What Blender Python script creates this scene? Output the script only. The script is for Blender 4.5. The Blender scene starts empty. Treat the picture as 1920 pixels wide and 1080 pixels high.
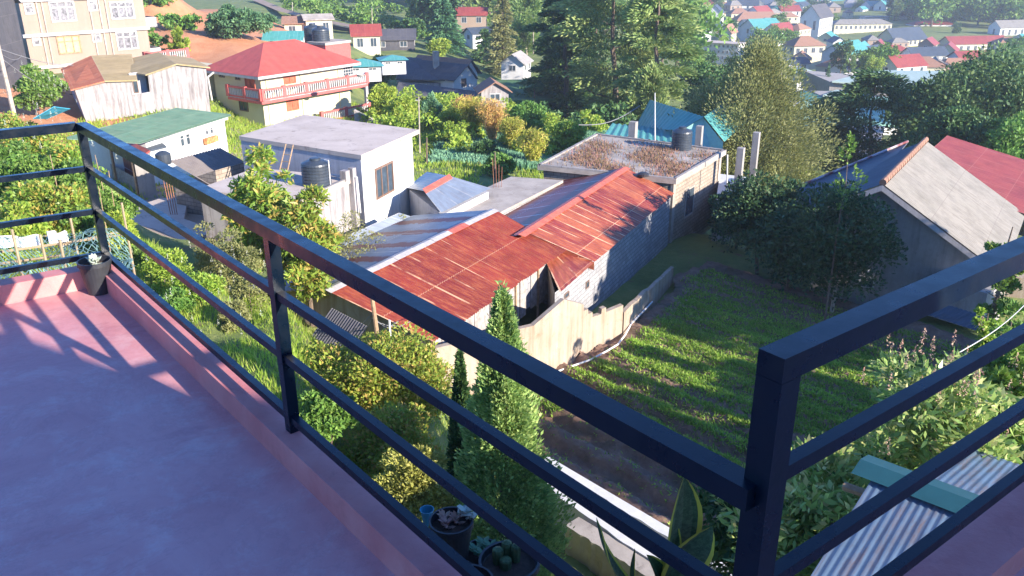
import bpy, math, random
import numpy as np
from mathutils import Vector, Matrix
R = math.radians
sc = bpy.context.scene
col = sc.collection
random.seed(7)

# ------------------------------------------------------------------ camera
CZ = 14.0; FPX = 1600.0; PITCH = R(21.9); ROLL = R(-0.28)
_f = Vector((0, math.cos(PITCH), -math.sin(PITCH)))
_u0 = Vector((0, math.sin(PITCH), math.cos(PITCH))); _r0 = Vector((1, 0, 0))
_r = _r0 * math.cos(ROLL) + _u0 * math.sin(ROLL)
_u = -_r0 * math.sin(ROLL) + _u0 * math.cos(ROLL)
CAM = Vector((0, 0, CZ))
cd = bpy.data.cameras.new('camera'); cam = bpy.data.objects.new('camera', cd); col.objects.link(cam)
cd.sensor_width = 36; cd.lens = FPX / 1920 * 36; cd.clip_start = 0.05; cd.clip_end = 6000
mw = Matrix((( _r.x, _u.x, -_f.x, 0), (_r.y, _u.y, -_f.y, 0), (_r.z, _u.z, -_f.z, CZ), (0, 0, 0, 1)))
cam.matrix_world = mw
sc.camera = cam

# ------------------------------------------------------------------ light
SUN_AZ = -37.0; SUN_EL = 20.0          # azimuth from +X, sun stands right and behind the camera
sd = Vector((math.cos(R(SUN_AZ)) * math.cos(R(SUN_EL)), math.sin(R(SUN_AZ)) * math.cos(R(SUN_EL)), math.sin(R(SUN_EL))))
sl = bpy.data.lights.new('sun', 'SUN'); sl.energy = 5.0; sl.angle = R(0.5); sl.color = (1.0, 0.90, 0.77)
so = bpy.data.objects.new('sun', sl); col.objects.link(so); so.rotation_euler = sd.to_track_quat('Z', 'Y').to_euler()
w = bpy.data.worlds.new('World'); sc.world = w; w.use_nodes = True
nt = w.node_tree; bg = nt.nodes['Background']; sky = nt.nodes.new('ShaderNodeTexSky')
sky.sky_type = 'NISHITA'; sky.sun_disc = False; sky.sun_elevation = R(SUN_EL); sky.sun_rotation = R(90 - SUN_AZ)
sky.altitude = 1800; sky.dust_density = 0.4; sky.ozone_density = 2.5
tint = nt.nodes.new('ShaderNodeMix'); tint.data_type = 'RGBA'; tint.blend_type = 'MULTIPLY'; tint.inputs[0].default_value = 1
tint.inputs[7].default_value = (.54, .88, 1.36, 1)      # deep mountain-air blue
nt.links.new(sky.outputs[0], tint.inputs[6]); nt.links.new(tint.outputs[2], bg.inputs[0]); bg.inputs[1].default_value = 0.11
sc.view_settings.view_transform = 'Standard'; sc.view_settings.look = 'None'
sc.view_settings.exposure = 1.5; sc.view_settings.gamma = 1
sc.render.resolution_x = 1024; sc.render.resolution_y = 576
sc.render.engine = 'CYCLES'
sc.cycles.max_bounces = 6; sc.cycles.transparent_max_bounces = 8

# ------------------------------------------------------------------ measuring helpers (a point of the place from its bearing)
def P(px, py, z=None, D=None):
    d = _f + _r * ((px - 960) / FPX) - _u * ((py - 540) / FPX)
    t = (z - CZ) / d.z if z is not None else D / d.y
    return CAM + d * t
def PX(px, D):                          # x for column px at forward distance D, near the ground
    return (px - 960) / FPX * D * 1.0
def dirv(az): return Vector((math.cos(R(az)), math.sin(R(az)), 0))
UP = Vector((0, 0, 1))

# ------------------------------------------------------------------ mesh builder
class MB:
    def __init__(s): s.v = []; s.f = []; s.uv = []
    def face(s, pts, uvs=None):
        n = len(s.v); s.v += [tuple(p) for p in pts]; s.f.append(list(range(n, n + len(pts))))
        if uvs is None:
            a = Vector(pts[0]); e = (Vector(pts[1]) - a)
            e = e.normalized() if e.length > 1e-9 else Vector((1, 0, 0))
            nn = Vector((0, 0, 0))
            for i in range(1, len(pts) - 1): nn += (Vector(pts[i]) - a).cross(Vector(pts[i + 1]) - a)
            g = nn.cross(e); g = g.normalized() if g.length > 1e-9 else Vector((0, 1, 0))
            uvs = [((Vector(p) - a).dot(e), (Vector(p) - a).dot(g)) for p in pts]
        s.uv += uvs
        return s
    def box(s, O, u, v, w_):             # corner + three edge vectors
        O = Vector(O); u = Vector(u); v = Vector(v); w_ = Vector(w_)
        p = [O, O + u, O + u + v, O + v, O + w_, O + u + w_, O + u + v + w_, O + v + w_]
        if u.cross(v).dot(w_) < 0: F = [(0,1,2,3),(4,7,6,5),(0,4,5,1),(1,5,6,2),(2,6,7,3),(3,7,4,0)]
        else: F = [(3,2,1,0),(5,6,7,4),(1,5,4,0),(2,6,5,1),(3,7,6,2),(0,4,7,3)]
        for f in F: s.face([p[i] for i in f])
        return s
    def cbox(s, c, sx, sy, sz, az=0):    # centre of base
        u = dirv(az); v = dirv(az + 90); c = Vector(c)
        return s.box(c - u * sx / 2 - v * sy / 2, u * sx, v * sy, UP * sz)
    def tube(s, a, b, r0, r1=None, n=6, cap=True):
        a = Vector(a); b = Vector(b); r1 = r0 if r1 is None else r1
        d = (b - a).normalized(); x = d.orthogonal().normalized(); y = d.cross(x)
        A = [a + (x * math.cos(k * 2 * math.pi / n) + y * math.sin(k * 2 * math.pi / n)) * r0 for k in range(n)]
        B = [b + (x * math.cos(k * 2 * math.pi / n) + y * math.sin(k * 2 * math.pi / n)) * r1 for k in range(n)]
        for k in range(n): s.face([A[k], A[(k + 1) % n], B[(k + 1) % n], B[k]])
        if cap: s.face(B); s.face(A[::-1])
        return s
    def path(s, pts, r, n=6, r1=None):
        r1 = r if r1 is None else r1; m = len(pts) - 1
        for i in range(m): s.tube(pts[i], pts[i + 1], r + (r1 - r) * i / m, r + (r1 - r) * (i + 1) / m, n)
        return s
    def lathe(s, c, prof, n=20):         # prof [(r, z)]
        c = Vector(c)
        ring = lambda r, z: [c + Vector((r * math.cos(k * 2 * math.pi / n), r * math.sin(k * 2 * math.pi / n), z)) for k in range(n)]
        pr = [ring(*q) for q in prof]
        for i in range(len(pr) - 1):
            for k in range(n): s.face([pr[i][k], pr[i][(k + 1) % n], pr[i + 1][(k + 1) % n], pr[i + 1][k]])
        return s
    def slab(s, pts, th):                # top outline, thickness downwards
        pts = [Vector(p) for p in pts]; lo = [p - UP * th for p in pts]; n = len(pts)
        nn = sum(((pts[i] - pts[0]).cross(pts[(i + 1) % n] - pts[0]) for i in range(n)), Vector())
        if nn.z < 0: pts = pts[::-1]; lo = lo[::-1]
        s.face(pts); s.face(lo[::-1])
        for i in range(n): s.face([lo[i], lo[(i + 1) % n], pts[(i + 1) % n], pts[i]])
        return s
    def corr(s, A, B, C_, D_, pitch=0.09, amp=0.014, rows=4, jag=0.0):   # A->B along the ridge, A->D down the slope
        A, B, C_, D_ = map(Vector, (A, B, C_, D_)); L = (B - A).length; W = (D_ - A).length
        nrm = (B - A).cross(D_ - A).normalized()
        if nrm.z < 0: nrm = -nrm
        nu = max(8, int(L / pitch) * 4); base = len(s.v); rr = random.Random(int(L * 1000))
        jg = [rr.uniform(-jag, jag) for _ in range(nu // 16 + 2)]
        for j in range(rows + 1):
            for i in range(nu + 1):
                a = i / nu; b = j / rows
                if j == rows: b += jg[i // 16] / W
                p = (A * (1 - a) + B * a) * (1 - b) + (D_ * (1 - a) + C_ * a) * b + nrm * (amp * math.sin(i * math.pi / 2 + .4))
                s.v.append(tuple(p))
        for j in range(rows):
            for i in range(nu):
                q = base + j * (nu + 1) + i
                s.f.append([q, q + nu + 1, q + nu + 2, q + 1])
                u0, u1, v0, v1 = i / nu * L, (i + 1) / nu * L, j / rows * W, (j + 1) / rows * W
                s.uv += [(u0, v0), (u0, v1), (u1, v1), (u1, v0)]
        return s

ORG = {}
def setp(o, label=None, cat=None, group=None, kind=None):
    if label: o['label'] = label
    if cat: o['category'] = cat
    if group: o['group'] = group
    if kind: o['kind'] = kind
    return o
def mesh_from(name, mb, mat, org, smooth=False):
    me = bpy.data.meshes.new(name)
    o0 = Vector(org)
    me.from_pydata([(a - o0.x, b - o0.y, c - o0.z) for a, b, c in mb.v], [], mb.f)
    uvl = me.uv_layers.new(name='UVMap')
    if len(mb.uv) == len(uvl.data): uvl.data.foreach_set('uv', np.array(mb.uv, dtype=np.float32).ravel())
    if mat: me.materials.append(mat)
    if smooth: me.polygons.foreach_set('use_smooth', [True] * len(me.polygons))
    return me
def part(name, mb, mat, parent, label=None, smooth=False):       # vertices in world metres, stored relative to the thing
    org = ORG[parent.name]
    o = bpy.data.objects.new(name, mesh_from(name, mb, mat, org, smooth)); col.objects.link(o); o.parent = parent
    ORG[o.name] = org
    if label: o['label'] = label
    return o
def thing(name, label, cat, loc, group=None):
    o = bpy.data.objects.new(name, None); col.objects.link(o); o.location = loc; o.empty_display_size = .2
    ORG[o.name] = Vector(loc); return setp(o, label, cat, group)
def solo(name, mb, mat, label, cat, loc=None, group=None, kind=None, smooth=False):
    loc = Vector(loc) if loc is not None else Vector(mb.v[0])
    o = bpy.data.objects.new(name, mesh_from(name, mb, mat, loc, smooth)); col.objects.link(o); o.location = loc
    ORG[o.name] = loc; return setp(o, label, cat, group, kind)
def copy_tree(o, parent=None):
    c = o.copy(); col.objects.link(c); c.parent = parent; ORG[c.name] = ORG.get(o.name)
    for ch in list(o.children): copy_tree(ch, c)
    return c
def npmesh(name, verts, faces_n, idx, mat, smooth=False):        # fast mesh: verts (N,3), all faces with faces_n corners
    me = bpy.data.meshes.new(name); nv = len(verts); nf = len(idx) // faces_n
    me.vertices.add(nv); me.vertices.foreach_set('co', np.asarray(verts, np.float32).ravel())
    me.loops.add(len(idx)); me.loops.foreach_set('vertex_index', np.asarray(idx, np.int32))
    me.polygons.add(nf); me.polygons.foreach_set('loop_start', np.arange(0, len(idx), faces_n, dtype=np.int32))
    me.polygons.foreach_set('loop_total', np.full(nf, faces_n, np.int32))
    if smooth: me.polygons.foreach_set('use_smooth', np.ones(nf, bool))
    me.update(calc_edges=True); me.validate()
    if mat: me.materials.append(mat)
    return me

# ------------------------------------------------------------------ materials
def newmat(name):
    m = bpy.data.materials.new(name); m.use_nodes = True; t = m.node_tree
    return m, t, t.nodes['Principled BSDF'], t.nodes, t.links
def noise(N, L, co, scale, detail=4, rough=.6, dist=0):
    n = N.new('ShaderNodeTexNoise'); n.inputs['Scale'].default_value = scale; n.inputs['Detail'].default_value = detail
    n.inputs['Roughness'].default_value = rough; n.inputs['Distortion'].default_value = dist
    L.new(co, n.inputs['Vector']); return n.outputs[0]
def ramp(N, L, fac, stops):
    r = N.new('ShaderNodeValToRGB'); e = r.color_ramp.elements
    while len(e) < len(stops): e.new(.5)
    for k, (p, c) in enumerate(stops):
        e[k].position = p; e[k].color = (*c, 1) if len(c) == 3 else c
    L.new(fac, r.inputs[0]); return r.outputs[0]
def mixc(N, L, fac, a, b, mode='MIX'):
    m = N.new('ShaderNodeMix'); m.data_type = 'RGBA'; m.blend_type = mode
    for s, q in ((m.inputs[0], fac), (m.inputs[6], a), (m.inputs[7], b)):
        if hasattr(q, 'links'): L.new(q, s)
        elif isinstance(q, (int, float)): s.default_value = q
        else: s.default_value = (*q, 1)
    return m.outputs[2]
def mth(N, L, op, a, b=0.0):
    m = N.new('ShaderNodeMath'); m.operation = op
    for s, q in ((m.inputs[0], a), (m.inputs[1], b)):
        if hasattr(q, 'links'): L.new(q, s)
        else: s.default_value = q
    return m.outputs[0]
def mapped(N, L, co, sx, sy, sz):
    m = N.new('ShaderNodeMapping'); m.inputs['Scale'].default_value = (sx, sy, sz); L.new(co, m.inputs[0]); return m.outputs[0]
def bump(N, L, bs, h, strength=.3, dist=.02):
    b = N.new('ShaderNodeBump'); b.inputs['Strength'].default_value = strength; b.inputs['Distance'].default_value = dist
    L.new(h, b.inputs['Height']); L.new(b.outputs[0], bs.inputs['Normal'])
def coords(N): return N.new('ShaderNodeTexCoord')

def stucco(name, c1, c2, scale=1.2, rough=.85, streak=.35, dirt=(.16, .14, .12), bs=.25, dirt_amt=.5):
    """painted or raw wall: two tones, vertical rain streaks and blotches of grime"""
    m, t, b, N, L = newmat(name); co = coords(N).outputs['Object']
    n1 = noise(N, L, co, scale, 6, .65)
    base = ramp(N, L, n1, [(.3, c1), (.7, c2)])
    st = noise(N, L, mapped(N, L, co, 3.5, 3.5, .35), 1.2, 5, .7)
    f = ramp(N, L, st, [(.45, (0, 0, 0)), (.68, (1, 1, 1))])
    f = mth(N, L, 'MULTIPLY', f, streak)
    c = mixc(N, L, f, base, dirt)
    n2 = noise(N, L, co, scale * 2.7, 8, .75, .6)
    f2 = mth(N, L, 'MULTIPLY', ramp(N, L, n2, [(.56, (0, 0, 0)), (.72, (1, 1, 1))]), dirt_amt)
    c = mixc(N, L, f2, c, dirt)
    L.new(c, b.inputs['Base Color']); b.inputs['Roughness'].default_value = rough
    bump(N, L, b, noise(N, L, co, 22, 5, .7), bs, .015)
    return m
def plain(name, c, rough=.6, var=.15, metal=0, scale=6, bs=.1):
    m, t, b, N, L = newmat(name); co = coords(N).outputs['Object']
    n = noise(N, L, co, scale, 5, .65)
    c0 = tuple(x * (1 - var) for x in c); c1 = tuple(min(1, x * (1 + var)) for x in c)
    L.new(ramp(N, L, n, [(.3, c0), (.7, c1)]), b.inputs['Base Color'])
    b.inputs['Roughness'].default_value = rough; b.inputs['Metallic'].default_value = metal
    if bs: bump(N, L, b, noise(N, L, co, scale * 6, 3), bs, .01)
    return m
def sheetmat(name, tones, streakc, line=(.62, .5, .36), lw=.035, per=.82, rough=.55, linestr=.8, metal=0.0, alt=None, fine=None, spec=.5):
    """sheet roofing, UV in metres (u along the ridge, v down the slope): a tone per sheet, rust streaks, pale laps"""
    m, t, b, N, L = newmat(name); uv = coords(N).outputs['UV']
    sep = N.new('ShaderNodeSeparateXYZ'); L.new(uv, sep.inputs[0]); u = sep.outputs[0]; v = sep.outputs[1]
    uq = mth(N, L, 'FLOOR', mth(N, L, 'DIVIDE', u, per)); vq = mth(N, L, 'FLOOR', mth(N, L, 'DIVIDE', v, 2.3))
    cb = N.new('ShaderNodeCombineXYZ'); L.new(uq, cb.inputs[0]); L.new(vq, cb.inputs[1])
    wn = N.new('ShaderNodeTexWhiteNoise'); wn.noise_dimensions = '2D'; L.new(cb.outputs[0], wn.inputs['Vector'])
    k = len(tones)
    base = ramp(N, L, wn.outputs[0], [(i / max(1, k - 1), c) for i, c in enumerate(tones)])
    st = noise(N, L, mapped(N, L, uv, 5.0, .7, 1), 1.4, 7, .72, .3)
    base = mixc(N, L, mth(N, L, 'MULTIPLY', ramp(N, L, st, [(.46, (0, 0, 0)), (.66, (1, 1, 1))]), .8), base, streakc)
    bl = noise(N, L, uv, 1.1, 6, .7)
    base = mixc(N, L, mth(N, L, 'MULTIPLY', ramp(N, L, bl, [(.45, (0, 0, 0)), (.7, (1, 1, 1))]), .45), base, tuple(x * .45 for x in tones[0]))
    if alt is not None:                                        # bands of another coating lying across the sheets
        bn = mth(N, L, 'ADD', mth(N, L, 'DIVIDE', u, per * 2.1), mth(N, L, 'MULTIPLY', noise(N, L, mapped(N, L, uv, .5, 1.5, 1), 1.3, 6, .7), .55))
        am = ramp(N, L, mth(N, L, 'FRACT', bn), [(.0, (1, 1, 1)), (.30, (1, 1, 1)), (.38, (0, 0, 0)), (1, (0, 0, 0))])
        base = mixc(N, L, am, base, alt)
    fr = mth(N, L, 'FRACT', mth(N, L, 'DIVIDE', u, per))
    ln = mth(N, L, 'LESS_THAN', fr, lw / per)
    lm = ramp(N, L, noise(N, L, mapped(N, L, uv, .9, .35, 1), 2.0, 3, .6), [(.42, (0, 0, 0)), (.55, (1, 1, 1))])
    lm = mth(N, L, 'MULTIPLY', mth(N, L, 'MULTIPLY', ln, lm), linestr)
    base = mixc(N, L, lm, base, line)
    frv = mth(N, L, 'FRACT', mth(N, L, 'DIVIDE', v, 2.3))
    base = mixc(N, L, mth(N, L, 'MULTIPLY', mth(N, L, 'LESS_THAN', frv, .012), .5), base, line)
    L.new(base, b.inputs['Base Color']); b.inputs['Roughness'].default_value = rough; b.inputs['Metallic'].default_value = metal
    b.inputs['Specular IOR Level'].default_value = spec
    bump(N, L, b, noise(N, L, uv, 14, 4), .15, .01)
    return m
def leafmat(name, c1, c2, c3=None, trans=.35, rough=.55, patch=.6):
    m, t, b, N, L = newmat(name); c3 = c3 or c2
    g = N.new('ShaderNodeNewGeometry'); oi = N.new('ShaderNodeObjectInfo')
    col_ = ramp(N, L, g.outputs['Random Per Island'], [(0, c1), (.6, c2), (1, c3)])
    n = noise(N, L, coords(N).outputs['Object'], patch, 3)
    hv = N.new('ShaderNodeHueSaturation')
    L.new(mth(N, L, 'ADD', mth(N, L, 'MULTIPLY', oi.outputs['Random'], .03), .485), hv.inputs['Hue'])
    L.new(mth(N, L, 'ADD', mth(N, L, 'MULTIPLY', n, 1.1), .45), hv.inputs['Value']); L.new(col_, hv.inputs['Color'])
    L.new(hv.outputs[0], b.inputs['Base Color']); b.inputs['Roughness'].default_value = rough; b.inputs['Specular IOR Level'].default_value = .3
    tr = N.new('ShaderNodeBsdfTranslucent'); L.new(hv.outputs[0], tr.inputs[0])
    mx = N.new('ShaderNodeMixShader'); mx.inputs[0].default_value = trans
    L.new(b.outputs[0], mx.inputs[1]); L.new(tr.outputs[0], mx.inputs[2]); L.new(mx.outputs[0], N['Material Output'].inputs[0])
    return m
def blockmat(name, c1, c2, mortar, bw=.4, bh=.2, mort=.012, dirt=(.2, .17, .13), dirt_amt=.5):
    m, t, b, N, L = newmat(name); tc = coords(N); uv = tc.outputs['UV']
    br = N.new('ShaderNodeTexBrick'); L.new(uv, br.inputs['Vector'])
    br.inputs['Color1'].default_value = (*c1, 1); br.inputs['Color2'].default_value = (*c2, 1); br.inputs['Mortar'].default_value = (*mortar, 1)
    br.inputs['Scale'].default_value = 1; br.inputs['Mortar Size'].default_value = mort; br.inputs['Brick Width'].default_value = bw; br.inputs['Row Height'].default_value = bh
    co = tc.outputs['Object']
    f = mth(N, L, 'MULTIPLY', ramp(N, L, noise(N, L, co, 1.1, 8, .72), [(.45, (0, 0, 0)), (.7, (1, 1, 1))]), dirt_amt)
    c = mixc(N, L, f, br.outputs[0], dirt)
    L.new(c, b.inputs['Base Color']); b.inputs['Roughness'].default_value = .9
    bump(N, L, b, br.outputs['Fac'], -.4, .01)
    return m
M = {}
def railmat():
    m, t, b, N, L = newmat('rail_paint'); co = coords(N).outputs['Object']
    c = ramp(N, L, noise(N, L, co, 6, 5, .6), [(.3, (.0006, .0045, .011)), (.7, (.0014, .007, .017))])
    f = ramp(N, L, noise(N, L, co, 55, 5, .75), [(.70, (0, 0, 0)), (.74, (1, 1, 1))])
    c = mixc(N, L, mth(N, L, 'MULTIPLY', f, .5), c, (.11, .10, .10))
    f = ramp(N, L, noise(N, L, co, 11, 6, .8), [(.69, (0, 0, 0)), (.72, (1, 1, 1))])
    c = mixc(N, L, mth(N, L, 'MULTIPLY', f, .6), c, (.10, .045, .025))
    b.inputs['Specular IOR Level'].default_value = .32
    L.new(c, b.inputs['Base Color']); L.new(ramp(N, L, noise(N, L, co, 14, 4), [(.3, (.22, .22, .22)), (.7, (.42, .42, .42))]), b.inputs['Roughness'])
    bump(N, L, b, noise(N, L, co, 40, 4), .08, .004)
    return m
M['rail'] = railmat()
def floormat():
    m, t, b, N, L = newmat('red_oxide_floor'); co = coords(N).outputs['Object']
    c = ramp(N, L, noise(N, L, co, 1.1, 7, .7, .8), [(.3, (.48, .18, .19)), (.62, (.60, .29, .29))])
    f = ramp(N, L, noise(N, L, co, 4.2, 12, .78, .35), [(.50, (0, 0, 0)), (.66, (1, 1, 1))])
    c = mixc(N, L, mth(N, L, 'MULTIPLY', f, .42), c, (.62, .46, .46))
    f = ramp(N, L, noise(N, L, co, 26, 6, .7), [(.62, (0, 0, 0)), (.72, (1, 1, 1))])
    c = mixc(N, L, mth(N, L, 'MULTIPLY', f, .35), c, (.5, .42, .42))
    f = ramp(N, L, noise(N, L, co, 2.0, 6, .7, .4), [(.58, (0, 0, 0)), (.75, (1, 1, 1))])
    c = mixc(N, L, mth(N, L, 'MULTIPLY', f, .6), c, (.32, .09, .12))
    f = ramp(N, L, noise(N, L, mapped(N, L, co, 1, 1, 1), .7, 10, .8, 2.5), [(.485, (0, 0, 0)), (.5, (1, 1, 1)), (.515, (0, 0, 0))])
    c = mixc(N, L, mth(N, L, 'MULTIPLY', f, .22), c, (.22, .10, .12))
    L.new(c, b.inputs['Base Color']); b.inputs['Roughness'].default_value = .5
    bump(N, L, b, noise(N, L, co, 9, 6, .7), .12, .02)
    return m
M['floor'] = floormat()
M['kerb'] = stucco('red_oxide_kerb', (.48, .14, .135), (.60, .25, .23), 2.5, .6, .2, (.34, .10, .10), .2, .6)
M['kerb_edge'] = stucco('kerb_outer_concrete', (.25, .2, .18), (.4, .33, .3), 3)
M['white'] = stucco('white_wall', (.56, .55, .53), (.66, .65, .63), 1.0, .85, .2, (.36, .34, .32), .15, .2)
M['white_dirty'] = stucco('dirty_white_wall', (.27, .245, .24), (.37, .345, .34), .8, .9, .8, (.10, .08, .08), .2, .5)
M['grey_blue_wall'] = stucco('grey_and_shaded_wall', (.36, .36, .40), (.5, .5, .54), 1.2, .9, .4, (.2, .2, .22), .2, .4)
M['cream'] = stucco('cream_wall', (.48, .44, .29), (.55, .51, .36), .5, .85, .12, (.5, .42, .28), .1, .12)
M['beige_pink'] = stucco('beige_pink_wall', (.27, .20, .155), (.31, .235, .185), .4, .85, .15, (.4, .3, .24), .1, .15)
M['trim'] = stucco('pale_trim', (.42, .39, .38), (.5, .47, .46), 1.5)
M['red_trim'] = plain('red_trim', (.50, .10, .09), .7, .2)
M['red_door'] = plain('red_shutter', (.42, .10, .05), .6, .35, 0, 3)
M['concrete'] = stucco('old_concrete', (.25, .215, .185), (.44, .39, .34), .9, .95, 0, (.12, .10, .09), .4, .7)
M['concrete_pink'] = stucco('weathered_slab', (.40, .33, .28), (.54, .46, .40), .55, .95, 0, (.13, .095, .08), .35, .85)
M['concrete_pale'] = stucco('pale_concrete', (.26, .24, .22), (.36, .33, .31), 1.2, .9, .4, (.13, .12, .11), .3, .5)
M['block'] = blockmat('cement_block', (.40, .37, .34), (.50, .46, .42), (.30, .28, .26))
M['block_grey'] = blockmat('grey_block', (.25, .25, .26), (.34, .34, .35), (.15, .15, .16), .4, .2, .018, (.14, .13, .13), .6)
M['block_brown'] = blockmat('brown_block', (.28, .23, .18), (.36, .30, .24), (.16, .13, .11), .4, .2, .018, (.14, .10, .07), .7)
M['bwall'] = stucco('old_boundary_wall', (.29, .23, .17), (.38, .32, .26), .9, .95, .6, (.20, .11, .055), .5, .7)
M['rust'] = sheetmat('rusty_red_sheets', [(.25, .036, .024), (.31, .05, .03), (.20, .03, .024), (.29, .055, .03)], (.44, .13, .05), (.72, .45, .27), .04, 1.05)
M['rust2'] = sheetmat('rusty_red_sheets_smooth', [(.26, .036, .026), (.20, .028, .024), (.38, .10, .045), (.23, .036, .026)], (.50, .16, .06), (.80, .50, .30), .05, .78)
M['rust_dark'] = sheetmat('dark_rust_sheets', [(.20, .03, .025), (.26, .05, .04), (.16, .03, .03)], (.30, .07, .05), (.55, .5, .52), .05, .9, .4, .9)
M['zinc_stripe'] = sheetmat('zinc_sheets_rust_bands', [(.10, .15, .22), (.13, .18, .26)], (.16, .21, .28), (.4, .42, .44), .03, .9, .38, .6, .1, (.10, .022, .022))
M['zinc'] = sheetmat('zinc_sheets', [(.24, .28, .33), (.28, .32, .37), (.22, .26, .31)], (.20, .20, .22), (.65, .6, .52), .03, .9, .42, .5, .15)
M['zinc_blue'] = sheetmat('galvanised_sheets', [(.085, .14, .21), (.11, .17, .25)], (.14, .08, .06), (.2, .26, .32), .02, .76, .5, .5, .1)
M['ridge_pale'] = plain('pale_ridge_flashing', (.42, .39, .37), .5, .2)
M['ridge_red'] = plain('red_ridge_flashing', (.55, .12, .07), .5, .3, 0, 3)
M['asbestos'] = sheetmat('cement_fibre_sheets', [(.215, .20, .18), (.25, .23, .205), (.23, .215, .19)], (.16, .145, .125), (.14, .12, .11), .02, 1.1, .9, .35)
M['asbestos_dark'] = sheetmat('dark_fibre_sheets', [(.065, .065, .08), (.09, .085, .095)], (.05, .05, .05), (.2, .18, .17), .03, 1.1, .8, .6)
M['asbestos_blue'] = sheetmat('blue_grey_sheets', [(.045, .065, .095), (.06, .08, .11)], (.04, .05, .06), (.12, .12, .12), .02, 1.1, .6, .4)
M['brown_corr'] = sheetmat('brown_corrugated_sheets', [(.17, .14, .13), (.21, .18, .16)], (.18, .15, .14), (.36, .32, .3), .02, 1.1, .8, .3)
M['green_roof'] = sheetmat('green_painted_sheets', [(.05, .11, .08), (.065, .13, .09), (.045, .10, .07)], (.11, .14, .10), (.2, .28, .22), .02, 1.2, .6, .4)
M['mossy_roof'] = sheetmat('mossy_tile_sheets', [(.42, .31, .16), (.34, .25, .12)], (.22, .17, .08), (.45, .36, .22), .03, 1.1, .95, .5)
M['rust_edge'] = sheetmat('rusted_patch', [(.45, .13, .06), (.38, .10, .05)], (.55, .24, .12), (.5, .3, .2), .03, .9, .8, .5)
M['red_tile'] = sheetmat('red_roof_sheets', [(.40, .075, .055), (.44, .09, .065), (.38, .07, .055)], (.33, .08, .06), (.46, .07, .06), .05, .55, .6, .6)
M['red_roof2'] = sheetmat('dark_red_sheets', [(.25, .045, .04), (.28, .055, .045), (.22, .04, .038)], (.34, .09, .06), (.42, .18, .13), .05, 1.2, .5, .5)
M['teal_roof'] = sheetmat('teal_sheets', [(.06, .27, .25), (.08, .30, .28)], (.10, .28, .26), (.2, .4, .37), .06, .5, .5, .7)
M['clay'] = plain('clay_tiles', (.27, .145, .095), .85, .25, 0, 4, .3)
M['glass'] = plain('window_glass', (.05, .07, .09), .12, .3, 0, 2, 0)
M['curtain'] = plain('curtained_pane', (.17, .16, .17), .3, .8, 0, 3.5, 0)
M['curtain_yellow'] = plain('yellow_curtained_pane', (.62, .42, .17), .4, .25, 0, 3, 0)
M['frame_white'] = plain('white_frame', (.46, .44, .43), .5, .08)
M['frame_brown'] = plain('brown_frame', (.18, .11, .08), .5, .2)
M['tank'] = plain('black_tank_plastic', (.035, .045, .06), .42, .25, 0, 3, .05)
M['pot'] = plain('black_pot_plastic', (.025, .027, .032), .5, .3, 0, 8, .08)
M['soil'] = plain('potting_soil', (.06, .04, .03), .95, .4, 0, 30, .4)
M['wood'] = plain('weathered_wood', (.30, .20, .12), .85, .35, 0, 8, .3)
M['wood_grey'] = plain('grey_old_boards', (.30, .27, .25), .9, .4, 0, 5, .4)
M['bamboo'] = plain('bamboo_pole', (.30, .22, .13), .7, .25, 0, 6, .1)
M['bark'] = plain('bark', (.14, .10, .075), .95, .35, 0, 5, .5)
M['bark_pale'] = plain('pale_bark', (.34, .29, .24), .9, .35, 0, 5, .4)
M['steel'] = plain('painted_steel_pole', (.55, .54, .52), .5, .2)
M['rebar'] = plain('rusty_rebar', (.28, .12, .07), .8, .3)
M['black_pipe'] = plain('black_pipe', (.03, .03, .035), .5, .2)
M['pvc'] = plain('pvc_pipe', (.62, .6, .58), .5, .1)
M['cloth_white'] = plain('white_cloth', (.6, .58, .6), .9, .15)
M['blue_plastic'] = plain('blue_plastic', (.05, .30, .42), .5, .2)
M['teal_paint'] = plain('teal_painted_flashing', (.014, .072, .085), .5, .15, 0, 3)
M['netmat'] = plain('green_net', (.20, .34, .28), .8, .2)
M['wire'] = plain('cable', (.22, .22, .23), .6, .1)

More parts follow.
